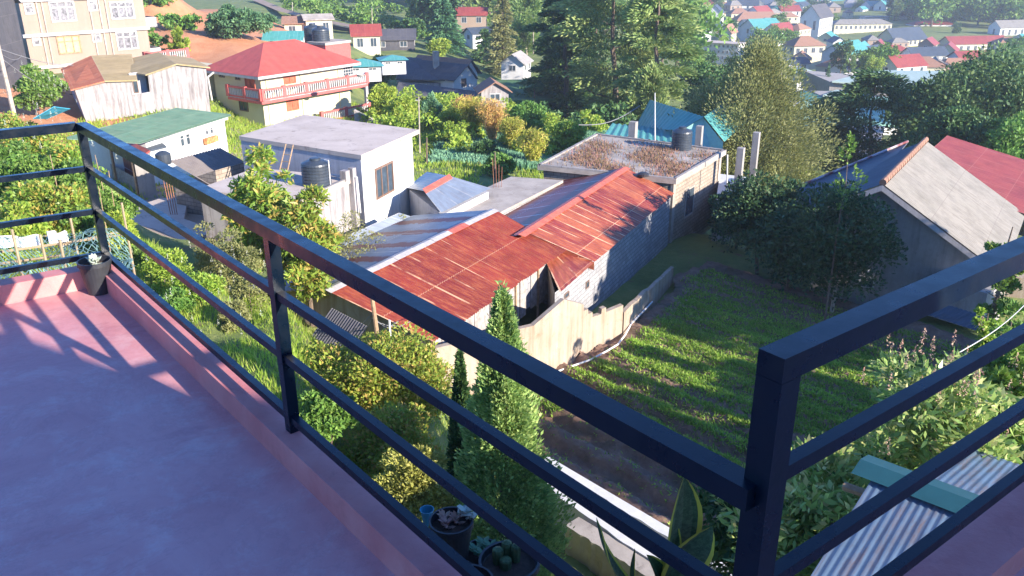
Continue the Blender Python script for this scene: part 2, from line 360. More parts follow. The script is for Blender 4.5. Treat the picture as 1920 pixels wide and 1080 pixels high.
# ------------------------------------------------------------------ terrain
ctrl = [(.8, 20.5, -.9), (6, 15.5, -.9), (3, 17.6, -.8), (2.4, 22.5, -.7), (5, 19, -.8), (8, 18, -.7), (4, 29, -.35), (10, 25, -.4), (16, 30, -.3), (9, 37, -.3), (20, 36, -.3), (2, 25, -.4), (14, 20, -.5), (10, 12, -.4), (22, 26, -.3),
        (-4, 32, .3), (0, 38, .5), (1.5, 33, .2), (-5.5, 29, .8), (3, 16, -.1), (1, 14, .2), (-1.0, 17, .9), (-1.5, 12, 1.5), (0, 8, 1.5), (-3, 4, 2.5),
        (-6, 18, 5), (-3.4, 19.5, 3.4), (-6.5, 21.5, 4.4), (-9, 23, 4.8), (-12, 26, 4.8), (-16, 30, 5), (-22, 36, 4.5), (-12, 30, 3.0), (-8.5, 25.5, 3.0), (-10, 27.5, 2.2), (-6.5, 25, 1.8),
        (-6, 14, 5.5), (-10, 12, 7), (-16, 20, 6), (-25, 25, 6), (-9.5, 34, 2.4), (-15, 40, 1.4), (-10, 40, 2.2), (-20, 45, 1.0), (-23, 55, .5), (-15, 57, .2), (-28, 62, 1), (-35, 50, 3),
        (-7, 45, 1), (-3, 50, 0), (3, 56, -1), (-5, 75, -1.3), (5, 75, -2.5), (-13, 80, -1.8), (-22, 80, -1.2), (17, 56, -3), (25, 80, -7), (0, 110, -6.5), (-14, 115, -5.5),
        (10, 140, -9), (20, 140, -12), (54, 152, -17), (30, 55, -3.5), (45, 60, -4), (60, 100, -12), (45, 107, -11), (25, 45, -2),
        (-45, 85, 2.5), (-60, 90, 6), (-35, 98, 2), (-30, 72, 1.5), (-50, 130, 8), (-42, 115, 4)]
for px, py, D in [(420, 20, 135), (500, 60, 130), (360, 60, 120), (330, 30, 140), (560, 40, 190), (620, 60, 180), (700, 30, 260), (600, 10, 260), (480, 5, 230), (700, 100, 150), (620, 85, 135), (760, 60, 230), (850, 60, 210), (960, 100, 190), (1100, 120, 170), (640, 0, 330)]:
    p = P(px, py, D=D); ctrl.append(tuple(p))
ctrl += [(70, 240, -22), (100, 300, -25), (180, 300, -25), (70, 330, -25), (140, 450, -26), (300, 500, -26), (130, 700, -27), (300, 800, -22), (400, 1000, 10), (0, 420, -14), (-120, 420, 5), (0, 900, 0), (150, 1200, 10), (60, 190, -19), (150, 200, -22), (300, 300, -24)]
CT = np.array(ctrl, float)
def feat(x, y):
    d = np.hypot(x, y); return np.stack([np.arctan2(x, y) * 2.4, np.log(np.maximum(d, 4))], -1)
CF = feat(CT[:, 0], CT[:, 1])
def gz(x, y):
    x = np.asarray(x, float); y = np.asarray(y, float)
    F_ = feat(x, y); sh = F_.shape[:-1]; F_ = F_.reshape(-1, 2)
    d2 = ((F_[:, None, :] - CF[None]) ** 2).sum(-1); wt = 1 / (d2 + 2e-4) ** 1.7
    z = (wt * CT[:, 2]).sum(1) / wt.sum(1)
    return z.reshape(sh)
def G(x, y): return float(gz(np.array([x]), np.array([y]))[0])
def build_ground():
    na, nr = 300, 230
    a = np.linspace(R(-75), R(75), na); r = np.geomspace(2.0, 1500, nr)
    Rr, A = np.meshgrid(r, a, indexing='ij'); X = Rr * np.sin(A); Y = Rr * np.cos(A)
    Z = gz(X.ravel(), Y.ravel()).reshape(X.shape)
    rs = np.random.RandomState(3)
    Z += (np.sin(X * 1.3 + 2 * np.sin(Y * .7)) * np.cos(Y * 1.1) * .06) * np.clip(Rr / 20, 0, 1)
    V = np.stack([X, Y, Z], -1).reshape(-1, 3)
    i, j = np.meshgrid(np.arange(nr - 1), np.arange(na - 1), indexing='ij')
    q = np.stack([i * na + j, i * na + j + 1, (i + 1) * na + j + 1, (i + 1) * na + j], -1).reshape(-1)
    q = q.reshape(-1, 4)[:, ::-1].ravel()
    me = npmesh('ground', V, 4, q, None, True)
    earth = np.zeros(len(V)); dry = np.zeros(len(V))
    for px, py, D, r_ in [(420, 12, 135, 13), (460, 50, 130, 10), (340, 85, 105, 9), (370, 60, 115, 8), (555, 62, 150, 9), (390, 95, 100, 6), (30, 200, 62, 7), (60, 150, 70, 6), (20, 130, 75, 6), (500, 70, 130, 6)]:
        p = P(px, py, D=D); dd = np.hypot(V[:, 0] - p.x, V[:, 1] - p.y); earth = np.maximum(earth, np.clip(1.5 - dd / (r_ * 1.35), 0, 1))
    for (x, y, r_) in [(-17, 41, 4.5), (-14, 38, 3.5), (-20, 47, 4), (-19, 58, 4), (-17, 63, 3), (-20, 70, 3), (-13, 36, 2)]:
        dd = np.hypot(V[:, 0] - x, V[:, 1] - y); dry = np.maximum(dry, np.clip(1.6 - dd / r_, 0, 1))
    at = me.attributes.new('earth', 'FLOAT', 'POINT'); at.data.foreach_set('value', earth.astype(np.float32))
    at = me.attributes.new('dry', 'FLOAT', 'POINT'); at.data.foreach_set('value', dry.astype(np.float32))
    m, t, b, N, L = newmat('hillside_ground'); co = coords(N).outputs['Object']
    g = ramp(N, L, noise(N, L, co, .35, 8, .7), [(.3, (.07, .11, .025)), (.5, (.14, .19, .045)), (.7, (.25, .25, .08))])
    g = mixc(N, L, ramp(N, L, noise(N, L, co, .9, 7, .7), [(.55, (0, 0, 0)), (.68, (1, 1, 1))]), g, (.16, .10, .055))
    ea = ramp(N, L, noise(N, L, co, .5, 8, .7), [(.3, (.46, .17, .07)), (.6, (.55, .26, .13)), (.8, (.34, .13, .06))])
    at = N.new('ShaderNodeAttribute'); at.attribute_name = 'earth'
    f = ramp(N, L, mth(N, L, 'MULTIPLY', at.outputs['Fac'], mth(N, L, 'ADD', noise(N, L, co, .25, 6, .7), .25)), [(.38, (0, 0, 0)), (.5, (1, 1, 1))])
    c = mixc(N, L, f, g, ea)
    at = N.new('ShaderNodeAttribute'); at.attribute_name = 'dry'
    f = ramp(N, L, mth(N, L, 'MULTIPLY', at.outputs['Fac'], mth(N, L, 'ADD', noise(N, L, co, .4, 6, .7), .35)), [(.40, (0, 0, 0)), (.5, (1, 1, 1))])
    c = mixc(N, L, f, c, (.36, .27, .20))
    L.new(c, b.inputs['Base Color']); b.inputs['Roughness'].default_value = .95
    bump(N, L, b, noise(N, L, co, 3, 8, .75), .6, .25)
    me.materials.append(m)
    o = bpy.data.objects.new('ground', me); col.objects.link(o); o['kind'] = 'structure'
build_ground()

# ------------------------------------------------------------------ own building: balcony, kerbs, railings
C1 = Vector((-2.53, 5.01, 0)); C3 = Vector((.46, 1.36, 0))
AT = (C3 - C1).normalized(); AN = Vector((AT.y, -AT.x, 0))            # AN points inwards over the floor
if AN.x > 0: AN = -AN
BT = dirv(37.2); BN = Vector((BT.y, -BT.x, 0)); LT = dirv(33); LN = Vector((-LT.y, LT.x, 0))
L0 = C1 - LT * 3.6; BE = C3 + BT * 4.5
mb = MB(); mb.slab([C1 - AT * .1 + UP * 12.05, C3 + UP * 12.05, C3 + BN * .1 + UP * 12.05, Vector((3.2, -.5, 12.05)), Vector((3, -6, 12.05)), Vector((-8, -6, 12.05)), L0 + UP * 12.05], .18)
solo('balcony_floor', mb, M['floor'], 'red oxide balcony floor with chalky scuffs in the foreground', 'floor', (0, 0, 12.05), kind='structure')
def kerb(a, b, t, n, inn, out, top, bot):
    mb = MB(); mb.box(a + n * (-out) + UP * bot, (b - a), n * (inn + out), UP * (top - bot)); return mb
k = kerb(C1 - AT * .10, C3 + AT * .0, AT, AN, .075, .035, 12.17, 11.85)
solo('balcony_kerb', k, M['kerb'], 'pink red kerb under the long middle railing', 'kerb', C1 + UP * 12.1)
k = MB(); k.box(L0 - LN * .075 + UP * 11.85, (C1 - LT * .08 - L0), LN * .12, UP * .319)
solo('balcony_kerb', k, M['kerb'], 'low sunlit kerb under the short railing at the left edge', 'kerb', L0 + UP * 12.1)
k = MB(); k.box(C3 - BN * .06 + UP * 11.6, BE - C3, BN * .19, UP * .85)
solo('balcony_kerb', k, M['kerb'], 'raised shaded red kerb under the right hand railing', 'kerb', C3 + UP * 12.1)
k = MB(); k.slab([C3 + BN * .13 + BT * .05 + UP * 12.36, BE + BN * .13 + UP * 12.36, BE + BN * 3 + UP * 12.36, C3 + BN * 2.2 + BT * .4 + UP * 12.36], .4)
solo('balcony_landing', k, M['floor'], 'raised red landing behind the right hand kerb', 'floor', C3 + UP * 12.1, kind='structure')
# walls below and behind, the storey above
mb = MB(); wq = [C1 + AN * .02, C3 + AN * .02, BE + BN * .1, BE + BN * 9, Vector((-6, -10, 0)), L0 - AT * 0 - LN * .0 + BN * 8, L0 - LN * .02]
ring = [p + UP * 0 for p in wq]
for i in range(len(ring)):
    a = ring[i]; b = ring[(i + 1) % len(ring)]; mb.face([a, b, b + UP * 11.85, a + UP * 11.85])
ob = thing('own_house', 'house the balcony belongs to, pale lower wall below the railings', 'house', C1)
part('wall', mb, M['white_dirty'], ob)
mb = MB(); E0 = Vector((4.3, -1.0, 0)); ed = dirv(-29)
mb.box(E0 + ed * .6 - Vector((0, .9, 0)) + UP * 12.36, ed * 6, Vector((-.45, -.9, 0)) * 6, UP * 2.59)
part('upper_wall', mb, M['white_dirty'], ob)
mb = MB(); mb.slab([E0 - ed * .63 + UP * 15.08, E0 + ed * 8 + UP * 15.08, E0 + ed * 8 + Vector((-3.5, -7, 15.08)), E0 - ed * .63 + Vector((-4.5, -7, 15.08))], .12)
part('roof_slab', mb, M['concrete'], ob)
mb = MB(); mb.slab([Vector((5.75, -1.85, 15.3)), Vector((6.3, -.4, 15.3)), Vector((12, -2.4, 15.3)), Vector((12, -6, 15.3)), Vector((6, -3.5, 15.3))], .14); part('unseen_shade_slab', mb, M['concrete'], ob)  # unseen slab added so its shadow covers the raised landing

def railing(label, a, b, tt, tops, posts, group='black steel railings of the balcony', thick=.05, endpost=None):
    th = thing('balcony_railing', label, 'railing', a + UP * tops['base'], group)
    n = Vector((tt.y, -tt.x, 0)); z = tops['top']
    m = MB(); m.box(a - n * .028 + UP * (z - .05), b - a, n * .056, UP * .05); part('top_rail', m, M['rail'], th)
    for lo in tops['lows']:
        m = MB(); m.box(a - n * .015 + UP * lo, b - a, n * .03, UP * .032); part('rail', m, M['rail'], th)
    for (p, z0, z1, wd) in posts:
        m = MB(); m.box(p - tt * wd / 2 - n * wd / 2 + UP * z0, tt * wd, n * wd, UP * (z1 - z0)); part('post', m, M['rail'], th)
    return th
P2 = C1 + AT * ((Vector((-.91, 3.0, 0)) - C1).dot(AT))
railing('long black steel railing running down the middle of the picture', C1 + AT * .028, C3 + AT * .002, AT,
        dict(base=12.17, top=13.05, lows=(12.755, 12.49, 12.215)), [(C1, 12.17, 13.0, .045), (P2, 12.17, 13.0, .045)])
railing('short black steel railing at the left edge of the balcony', C1 - LT * .024, L0, -LT,
        dict(base=12.17, top=13.05, lows=(12.755, 12.49, 12.215)), [(C1 - LT * 2.4, 12.17, 13.0, .045)])
railing('black steel railing with the tall corner post at the right', C3, BE, BT,
        dict(base=12.45, top=13.325, lows=(13.035, 12.765, 12.50)), [(C3 + BT * .0282, 12.17, 13.274, .056), (C3 + BT * 2.6, 12.45, 13.275, .045)])

# ------------------------------------------------------------------ foliage
LG = np.random.RandomState(11)
def unit(v): return v / np.maximum(np.linalg.norm(v, axis=1, keepdims=True), 1e-6)
def leafquads(c, d, s, ln, wd, fold=None):
    """rhombic leaves at c, long axis d, side s (N,3); lengths and widths (N,)"""
    ln = np.broadcast_to(ln, len(c))[:, None]; wd = np.broadcast_to(wd, len(c))[:, None]
    V = np.stack([c - d * ln * .5, c + s * wd * .5 - d * ln * .05, c + d * ln * .5, c - s * wd * .5 - d * ln * .05], 1).reshape(-1, 3)
    return V
def rnd_dirs(n, rs): return unit(rs.normal(size=(n, 3)))
def crown(kind, H, W, n, leaf, rs, lo=.25, clumps=40):
    """leaf positions + axes for a crown of height H, width W standing on z=0"""
    if kind in ('broad', 'bush', 'mango'):
        zc = H * (lo + 1) / 2; rz = H * (1 - lo) / 2
        K = clumps; dirs = rnd_dirs(K, rs); rad = rs.uniform(.35, .92, K)[:, None]
        cc = dirs * rad * np.array([W / 2, W / 2, rz]) * (1 - .0) + [0, 0, zc]
        cr = rs.uniform(.13, .27, K) * min(W, H * 1.1)
        w_ = cr ** 2; ci = rs.choice(K, n, p=w_ / w_.sum())
        dd = rnd_dirs(n, rs); dd[:, 2] = np.where(rs.rand(n) < .7, np.abs(dd[:, 2]), dd[:, 2])
        r = (1 - rs.rand(n) ** 2 * .6)[:, None]
        c = cc[ci] + dd * cr[ci][:, None] * r * [1, 1, .75]
        c[:, 2] = np.maximum(c[:, 2], H * lo * .5)
        ax = unit(dd + rs.normal(size=(n, 3)) * .6 + [0, 0, -.25 if kind == 'mango' else .1])
    elif kind == 'fir':
        lev = int(H * 1.6) + 6; c = []; ax = []
        per = n // lev
        for i in range(lev):
            f = (i + rs.uniform(-.3, .3)) / lev; f = min(max(f, 0), .99); z = H * (lo + (1 - lo) * f); Rr = W / 2 * (1 - f) ** .75 * rs.uniform(.75, 1.12) + .1
            nb = max(4, int(7 * (1 - f) + 3)); a = rs.uniform(0, 6.283, nb)
            bi = rs.randint(0, nb, per); t = rs.rand(per) ** .65
            rr = Rr * t * rs.uniform(.8, 1.0, nb)[bi]
            A_ = a[bi] + rs.normal(size=per) * .16 / np.maximum(t, .25)
            zz = z - .28 * rr * t - rs.rand(per) * H * .025 + .10 * rr
            c.append(np.stack([np.cos(A_) * rr, np.sin(A_) * rr, zz], 1)); ax.append(np.stack([np.cos(A_), np.sin(A_), rs.uniform(-.5, .15, per)], 1))
        c = np.concatenate(c); ax = unit(np.concatenate(ax) + rs.normal(size=(len(c), 3)) * .3)
    elif kind == 'pine':
        K = clumps; f = rs.rand(K) ** .8; a = rs.uniform(0, 6.283, K)
        prof = np.sin(np.clip(f * .9 + .12, 0, 1) * math.pi) ** .55
        Rr = W / 2 * prof * rs.uniform(.35, 1, K)
        cc = np.stack([np.cos(a) * Rr, np.sin(a) * Rr, H * (lo + (1 - lo) * f * .96)], 1)
        cr = rs.uniform(.10, .22, K) * W
        ci = rs.choice(K, n, p=cr / cr.sum()); dd = rnd_dirs(n, rs)
        q = rs.rand(n)[:, None] ** .45
        c = cc[ci] + dd * q * cr[ci][:, None] * [1, 1, .28]
        out = np.stack([np.cos(a[ci]), np.sin(a[ci]), np.zeros(n)], 1)
        c += out * cr[ci][:, None] * .3 * rs.rand(n)[:, None]
        c[:, 2] -= .25 * (np.linalg.norm(c[:, :2], axis=1) / (W / 2)) ** 2 * W * .15
        ax = unit(out + dd * .8 + [0, 0, -.15])
    elif kind == 'feather':
        K = clumps; f = rs.rand(K); a = rs.uniform(0, 6.283, K)
        prof = (np.sin(np.clip(f * .86 + .14, 0, 1) * math.pi)) ** .8 * (1.15 - .45 * f)
        Rr = W / 2 * prof * rs.uniform(.25, .95, K)
        cc = np.stack([np.cos(a) * Rr, np.sin(a) * Rr, H * (lo + (1 - lo) * f * .93)], 1)
        cr = rs.uniform(.09, .17, K) * W; ci = rs.choice(K, n, p=cr / cr.sum()); dd = rnd_dirs(n, rs)
        c = cc[ci] + dd * (rs.rand(n)[:, None] ** .5) * cr[ci][:, None] * [.8, .8, 1.1]
        ax = unit(dd * .7 + [0, 0, .6] + np.stack([np.cos(a[ci]), np.sin(a[ci]), 0 * f[ci]], 1) * .5)
    elif kind == 'column':
        f = rs.rand(n) ** .9; a = rs.uniform(0, 6.283, n)
        prof = np.clip(1.03 - f, 0, 1) ** .82 * (.85 + .15 * np.minimum(1, f * 6))
        lump = 1 + .24 * np.sin(a * 3 + f * 17 + np.sin(f * 31)) + .20 * np.sin(a * 5 - f * 29 + 1) + .14 * np.sin(f * 61 + a * 7) - .22 * (np.sin(a * 2 + f * 11) > .72)
        Rr = W / 2 * prof * lump * (1 - rs.rand(n) ** 2.2 * .45)
        c = np.stack([np.cos(a) * Rr, np.sin(a) * Rr, H * (lo + (1 - lo) * f) + rs.normal(size=n) * .02 * H], 1)
        ax = unit(np.stack([np.cos(a), np.sin(a), rs.uniform(.3, 1.8, n)], 1) + rs.normal(size=(n, 3)) * .35)
    elif kind == 'plume':
        K = clumps; a0 = rs.uniform(0, 6.283, K); lean = rs.uniform(.05, .5, K) * W; hh = H * rs.uniform(.6, 1, K)
        ci = rs.randint(0, K, n); t = rs.rand(n) ** .7
        rr = lean[ci] * t ** 1.8; sp = .10 * W * (.4 + t)
        c = np.stack([np.cos(a0[ci]) * rr + rs.normal(size=n) * sp, np.sin(a0[ci]) * rr + rs.normal(size=n) * sp, hh[ci] * (lo + (1 - lo) * t)], 1)
        ax = unit(np.stack([np.cos(a0[ci]) * .5, np.sin(a0[ci]) * .5, rs.uniform(-.4, 1, n)], 1) + rs.normal(size=(n, 3)) * .4)
    return c, ax
def foliage_mesh(name, kind, H, W, n, leaf, asp, mat, seed, lo=.25, clumps=40):
    rs = np.random.RandomState(seed)
    c, ax = crown(kind, H, W, n, leaf, rs, lo, clumps)
    n = len(c); s = unit(np.cross(ax, rnd_dirs(n, rs)) + 1e-4)
    ln = leaf * rs.uniform(.6, 1.35, n)
    V = leafquads(c, ax, s, ln, ln * asp)
    return npmesh(name, V, 4, np.arange(len(V)), mat)
def trunk_mb(H, W, lo, seed, r, multi=1, limbs=7):
    rr = random.Random(seed); m = MB()
    for q in range(multi):
        bx = rr.uniform(-.25, .25) * W * (multi > 1); by = rr.uniform(-.25, .25) * W * (multi > 1)
        pts = [Vector((bx, by, -.6))]; zt = H * .88
        for k in range(1, 7):
            pts.append(Vector((bx + rr.uniform(-.03, .03) * W + bx * k * .15, by + rr.uniform(-.03, .03) * W, zt * k / 6)))
        m.path(pts, r, 7, r * .18)
        for k in range(limbs):
            f = rr.uniform(max(lo, .15), .85); p = pts[0].lerp(pts[-1], f); i = min(5, int(f * 6)); p = pts[i].lerp(pts[i + 1], f * 6 - i)
            a = rr.uniform(0, 6.283); l = W * .36 * (1.15 - f)
            e = p + Vector((math.cos(a) * l, math.sin(a) * l, l * rr.uniform(.1, .7))); mid = p.lerp(e, .5) + UP * (-.06 * l)
            m.path([p, mid, e], r * .32 * (1.1 - f), 5, r * .06)
    return m
NL = 1.0
def tree(name, label, cat, px, pytop, D, wpx, kind, n, leaf, mat, asp=.5, lo=.25, clumps=40, group=None, trunk='bark', r=None, multi=1, base=None, name2='crown', loc=None, H=None, W=None, limbs=7):
    if loc is None:
        p = P(px, pytop, D=D); gx, gy = p.x, p.y; b = G(gx, gy) if base is None else base
        H = p.z - b; k = FPX / ((p - CAM).dot(_f)); W = wpx / k
    else:
        gx, gy, b = loc
    seed = int(abs(gx) * 131 + gy * 17) + n
    o = thing(name, label, cat, (gx, gy, b), group)
    me = foliage_mesh(name2, kind, H, W, int(n * NL), leaf, asp, M[mat], seed, lo, clumps)
    c = bpy.data.objects.new(name2, me); col.objects.link(c); c.parent = o; ORG[c.name] = Vector((0, 0, 0))
    m = trunk_mb(H, W, lo, seed, r or max(.03, H * .022), multi, limbs)
    t = bpy.data.objects.new('trunk' if trunk and H > 2.5 else 'stem', mesh_from('trunk', m, M[trunk or 'bark'], (0, 0, 0), True)); col.objects.link(t); t.parent = o; ORG[t.name] = Vector((0, 0, 0))
    return o
M['lf_broad'] = leafmat('leaves_mid_green', (0.083, 0.175, 0.031), (0.155, 0.289, 0.051), (0.247, 0.351, 0.083), .3)
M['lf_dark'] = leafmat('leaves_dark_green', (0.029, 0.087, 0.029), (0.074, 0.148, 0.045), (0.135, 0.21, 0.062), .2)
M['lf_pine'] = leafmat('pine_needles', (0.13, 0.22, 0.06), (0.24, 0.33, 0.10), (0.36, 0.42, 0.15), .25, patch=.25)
M['lf_shade'] = leafmat('shaded_leaves', (.022, .06, .024), (.045, .095, .035), (.075, .13, .045), .2)  # shade put into the leaf colour for trees out of the sun
M['lf_fir'] = leafmat('fir_needles', (0.051, 0.124, 0.061), (0.092, 0.206, 0.083), (0.165, 0.289, 0.124), .2)
M['lf_olive'] = leafmat('olive_feathery_leaves', (0.16, 0.18, 0.06), (0.25, 0.26, 0.09), (0.35, 0.34, 0.15), .3)
M['lf_lime'] = leafmat('lime_leaves', (0.20, 0.33, 0.04), (0.34, 0.45, 0.06), (0.46, 0.50, 0.10), .4)
M['lf_mango'] = leafmat('mango_leaves', (0.145, 0.268, 0.041), (0.268, 0.393, 0.061), (0.578, 0.393, 0.104), .4, .4, 1.2)
M['lf_croton'] = leafmat('yellow_and_rust_leaves', (0.18, 0.27, 0.04), (0.33, 0.40, 0.06), (0.50, 0.32, 0.10), .4, .5, 1.5)
M['lf_thuja'] = leafmat('thuja_sprays', (0.16, 0.28, 0.08), (0.30, 0.44, 0.13), (0.44, 0.54, 0.19), .35, .6, 1.4)
M['lf_gold'] = leafmat('golden_sprays', (0.219, 0.235, 0.046), (0.344, 0.344, 0.077), (0.469, 0.438, 0.125), .35)
M['lf_bamboo'] = leafmat('bamboo_leaves', (0.312, 0.375, 0.046), (0.469, 0.469, 0.077), (0.562, 0.438, 0.125), .4)
M['lf_orange'] = leafmat('orange_dry_plumes', (0.562, 0.344, 0.11), (0.656, 0.375, 0.14), (0.469, 0.423, 0.11), .35)
M['lf_broadleaf'] = leafmat('broad_leaves', (0.165, 0.309, 0.083), (0.309, 0.432, 0.124), (0.536, 0.515, 0.226), .4, .35, .8)
M['lf_flower'] = leafmat('pink_cream_flower_spikes', (.45, .28, .20), (.5, .38, .25), (.5, .22, .18), .3)
M['lf_white'] = leafmat('white_blossom', (.6, .6, .5), (.7, .68, .6), (.55, .6, .4), .3)
M['lf_blue'] = leafmat('blue_green_leaves', (0.104, 0.247, 0.145), (0.185, 0.371, 0.206), (0.289, 0.454, 0.247), .3)
M['grass'] = leafmat('grass_blades', (0.22, 0.38, 0.04), (0.36, 0.52, 0.07), (0.52, 0.54, 0.15), .55, .6, .4)
M['crop'] = leafmat('crop_blades', (0.15, 0.30, 0.04), (0.26, 0.44, 0.06), (0.42, 0.54, 0.11), .4, .5, .5)
# ------------------------------------------------------------------ field, crop rows, grass
FE = Vector((.68, -.733, 0)); FQ = Vector((.733, .68, 0))
bw_line = [(-2.5, 23.3), (.65, 26.0), (2.6, 28.1), (4.2, 29.8), (7.2, 34.6), (7.6, 38.5)]
def wall_e(q):
    pts = [(Vector((x, y, 0)).dot(FQ), Vector((x, y, 0)).dot(FE)) for x, y in bw_line]
    return np.interp(q, [a for a, b in pts], [b for a, b in pts])
def soil_z(e, q):
    fade = np.clip((22.5 - q) / 3, .25, 1)
    ph = q + .12 * np.sin(e * .6) + .06 * np.sin(e * 1.9 + q)
    s = np.sin(2 * np.pi * ph / 1.15)
    return .0 + fade * .21 * np.sign(s) * np.abs(s) ** .6 + .02 * np.sin(e * 4 + q * 7) + .018 * np.sin(e * 9.3 - q * 11)
def build_field():
    q = np.arange(14.2, 33, .055); e = np.arange(-21.5, 8, .11)
    Q, E_ = np.meshgrid(q, e, indexing='ij')
    rs = np.random.RandomState(5)
    Zs = soil_z(E_, Q) + rs.normal(size=Q.shape) * .026
    X = FE.x * E_ + FQ.x * Q; Y = FE.y * E_ + FQ.y * Q
    keep = E_ > (wall_e(Q) - .15)
    V = np.stack([X, Y, Zs], -1).reshape(-1, 3)
    nq, ne = Q.shape
    i, j = np.meshgrid(np.arange(nq - 1), np.arange(ne - 1), indexing='ij'); ok = keep[:-1, :-1] & keep[1:, 1:]
    i = i[ok]; j = j[ok]
    idx = np.stack([i * ne + j, (i + 1) * ne + j, (i + 1) * ne + j + 1, i * ne + j + 1], -1).ravel()
    m, t, b, N, L = newmat('tilled_soil'); co = coords(N).outputs['Object']
    c = ramp(N, L, noise(N, L, co, 1.5, 9, .75), [(.3, (.15, .085, .06)), (.55, (.24, .145, .10)), (.75, (.36, .24, .16))])
    c = mixc(N, L, ramp(N, L, noise(N, L, co, .5, 6, .7), [(.5, (0, 0, 0)), (.7, (1, 1, 1))]), c, (.10, .085, .045))
    L.new(c, b.inputs['Base Color']); b.inputs['Roughness'].default_value = .95
    bump(N, L, b, noise(N, L, co, 8, 8, .8), .8, .05)
    o = bpy.data.objects.new('field_soil', npmesh('field_soil', V, 4, idx, m, True)); col.objects.link(o); o['kind'] = 'structure'
    # blades
    n = 700000; q = rs.uniform(14.6, 32, n); e = rs.uniform(-21, 7, n)
    ridge = np.sin(2 * np.pi * (q + .12 * np.sin(e * .6)) / 1.15)
    edge = 17.8 + .6 * np.sin(e * .8) + .5 * np.sin(e * 2.3)
    dens = np.where(q > edge, np.where(q < 22.5, .58 + .42 * ridge, .82 + .18 * ridge), 0.02 + .03 * (ridge > 0)) * (.75 + .25 * np.sin(e * 1.1 + q * .7) * np.sin(q * 1.9 - e * .4))
    dens *= np.where(q > edge, .45 + .55 * (np.sin(2 * np.pi * (q + .05 * np.sin(e * .9)) / .42) > -.15), 1)
    dens *= np.clip((e - wall_e(q) - .35) * 1.6, 0, 1) * np.where(q > 29, .35, 1)
    k = rs.rand(n) < dens; q = q[k]; e = e[k]; n = len(q)
    z = soil_z(e, q); h = rs.uniform(.05, .13, n) * np.where(q > edge[k], 1, .6); a = rs.uniform(0, 6.283, n)
    x = FE.x * e + FQ.x * q; y = FE.y * e + FQ.y * q
    wv = .022 + .018 * rs.rand(n); dx = np.cos(a) * wv; dy = np.sin(a) * wv
    lx = rs.normal(size=n) * .06; ly = rs.normal(size=n) * .06
    V = np.stack([np.stack([x - dx, y - dy, z - .01], 1), np.stack([x + dx, y + dy, z - .01], 1), np.stack([x + lx, y + ly, z + h], 1)], 1).reshape(-1, 3)
    o = bpy.data.objects.new('crop_rows', npmesh('crop_rows', V, 3, np.arange(len(V)), M['crop'])); col.objects.link(o)
    setp(o, 'dense low green crop in rows over the field below the sheds', 'crop', None, 'stuff')
build_field()
def grass(name, label, region, n, hmin, hmax, mat, wd=.02, seed=1, cond=None):
    rs = np.random.RandomState(seed); x0, x1, y0, y1 = region
    x = rs.uniform(x0, x1, n); y = rs.uniform(y0, y1, n)
    dn = .5 + .5 * np.sin(x * .9 + 2 * np.sin(y * .5)) * np.sin(y * .8 + x * .3)
    k = rs.rand(n) < (.35 + .65 * dn)
    if cond is not None: k &= cond(x, y)
    x = x[k]; y = y[k]; n = len(x); z = gz(x, y)
    h = rs.uniform(hmin, hmax, n) * (.5 + .8 * dn[k]); a = rs.uniform(0, 6.283, n); dx = np.cos(a) * wd; dy = np.sin(a) * wd
    lx = rs.normal(size=n) * h * .35; ly = rs.normal(size=n) * h * .35
    V = np.stack([np.stack([x - dx, y - dy, z - .03], 1), np.stack([x + dx, y + dy, z - .03], 1), np.stack([x + lx, y + ly, z + h], 1)], 1).reshape(-1, 3)
    o = bpy.data.objects.new(name, npmesh(name, V, 3, np.arange(len(V)), M[mat])); col.objects.link(o); setp(o, label, 'grass', None, 'stuff')
# the slope on the left falls to the shed; nothing grows inside the shed or on the terrace
def slope(x, y): return (y < 26.2 + (-x - 6.5) * .62) & ~((x > -2.8) & (y > 24.6)) & ~((y > 27) & (x > -9.6))
grass('hillside_grass', 'rough green grass on the slope beyond the middle railing', (-22, -.5, 13, 34), 170000, .08, .30, 'grass', .016, 2, slope)
grass('valley_grass', 'patchy green growth around the houses in the middle distance', (-34, 30, 42, 92), 110000, .12, .45, 'grass', .06, 3,
      lambda x, y: ~((x > -2) & (x < 16) & (y < 56)) & ~((x > -14) & (x < -4) & (y < 50)) & ~((np.hypot(x + 17, y - 41) < 5.5)))
grass('cabbage_plot', 'blue green vegetable plants on the plot beyond the white flat roofed house', (-6, 9, 60, 82), 60000, .3, .6, 'lf_blue', .16, 4)

# ------------------------------------------------------------------ boundary walls
mb = MB(); th_ = Vector((-.10, .17, 0))
def wallrun(mb, a, b, za, zb, th, zb0=-.4, segs=1, jag=None):
    for i in range(segs):
        p = a.lerp(b, i / segs); q = a.lerp(b, (i + 1) / segs); z0 = za + (zb - za) * i / segs; z1 = za + (zb - za) * (i + 1) / segs
        if jag: z0 += jag[i]; z1 += jag[i + 1]
        p0 = Vector((p.x, p.y, zb0)); q0 = Vector((q.x, q.y, zb0)); p1 = Vector((p.x, p.y, z0)); q1 = Vector((q.x, q.y, z1))
        mb.face([p0, q0, q1, p1]); mb.face([q0 + th, p0 + th, p1 + th, q1 + th]); mb.face([p1, q1, q1 + th, p1 + th])
        if i == 0: mb.face([p0, p1, p1 + th, p0 + th])
        if i == segs - 1: mb.face([q0, q0 + th, q1 + th, q1])
WA = P(812, 741, z=1.0); WB = P(1000, 700, z=.4); WC = P(1092, 662, z=0); WD = P(1166, 628, z=0); WE = P(1262, 520, z=0)
zA = P(812, 655, D=WA.y).z; zB = P(985, 611, D=WB.y).z; zC = P(1085, 583, D=WC.y).z; zD = P(1172, 553, D=WD.y).z; zE = P(1262, 483, D=WE.y).z
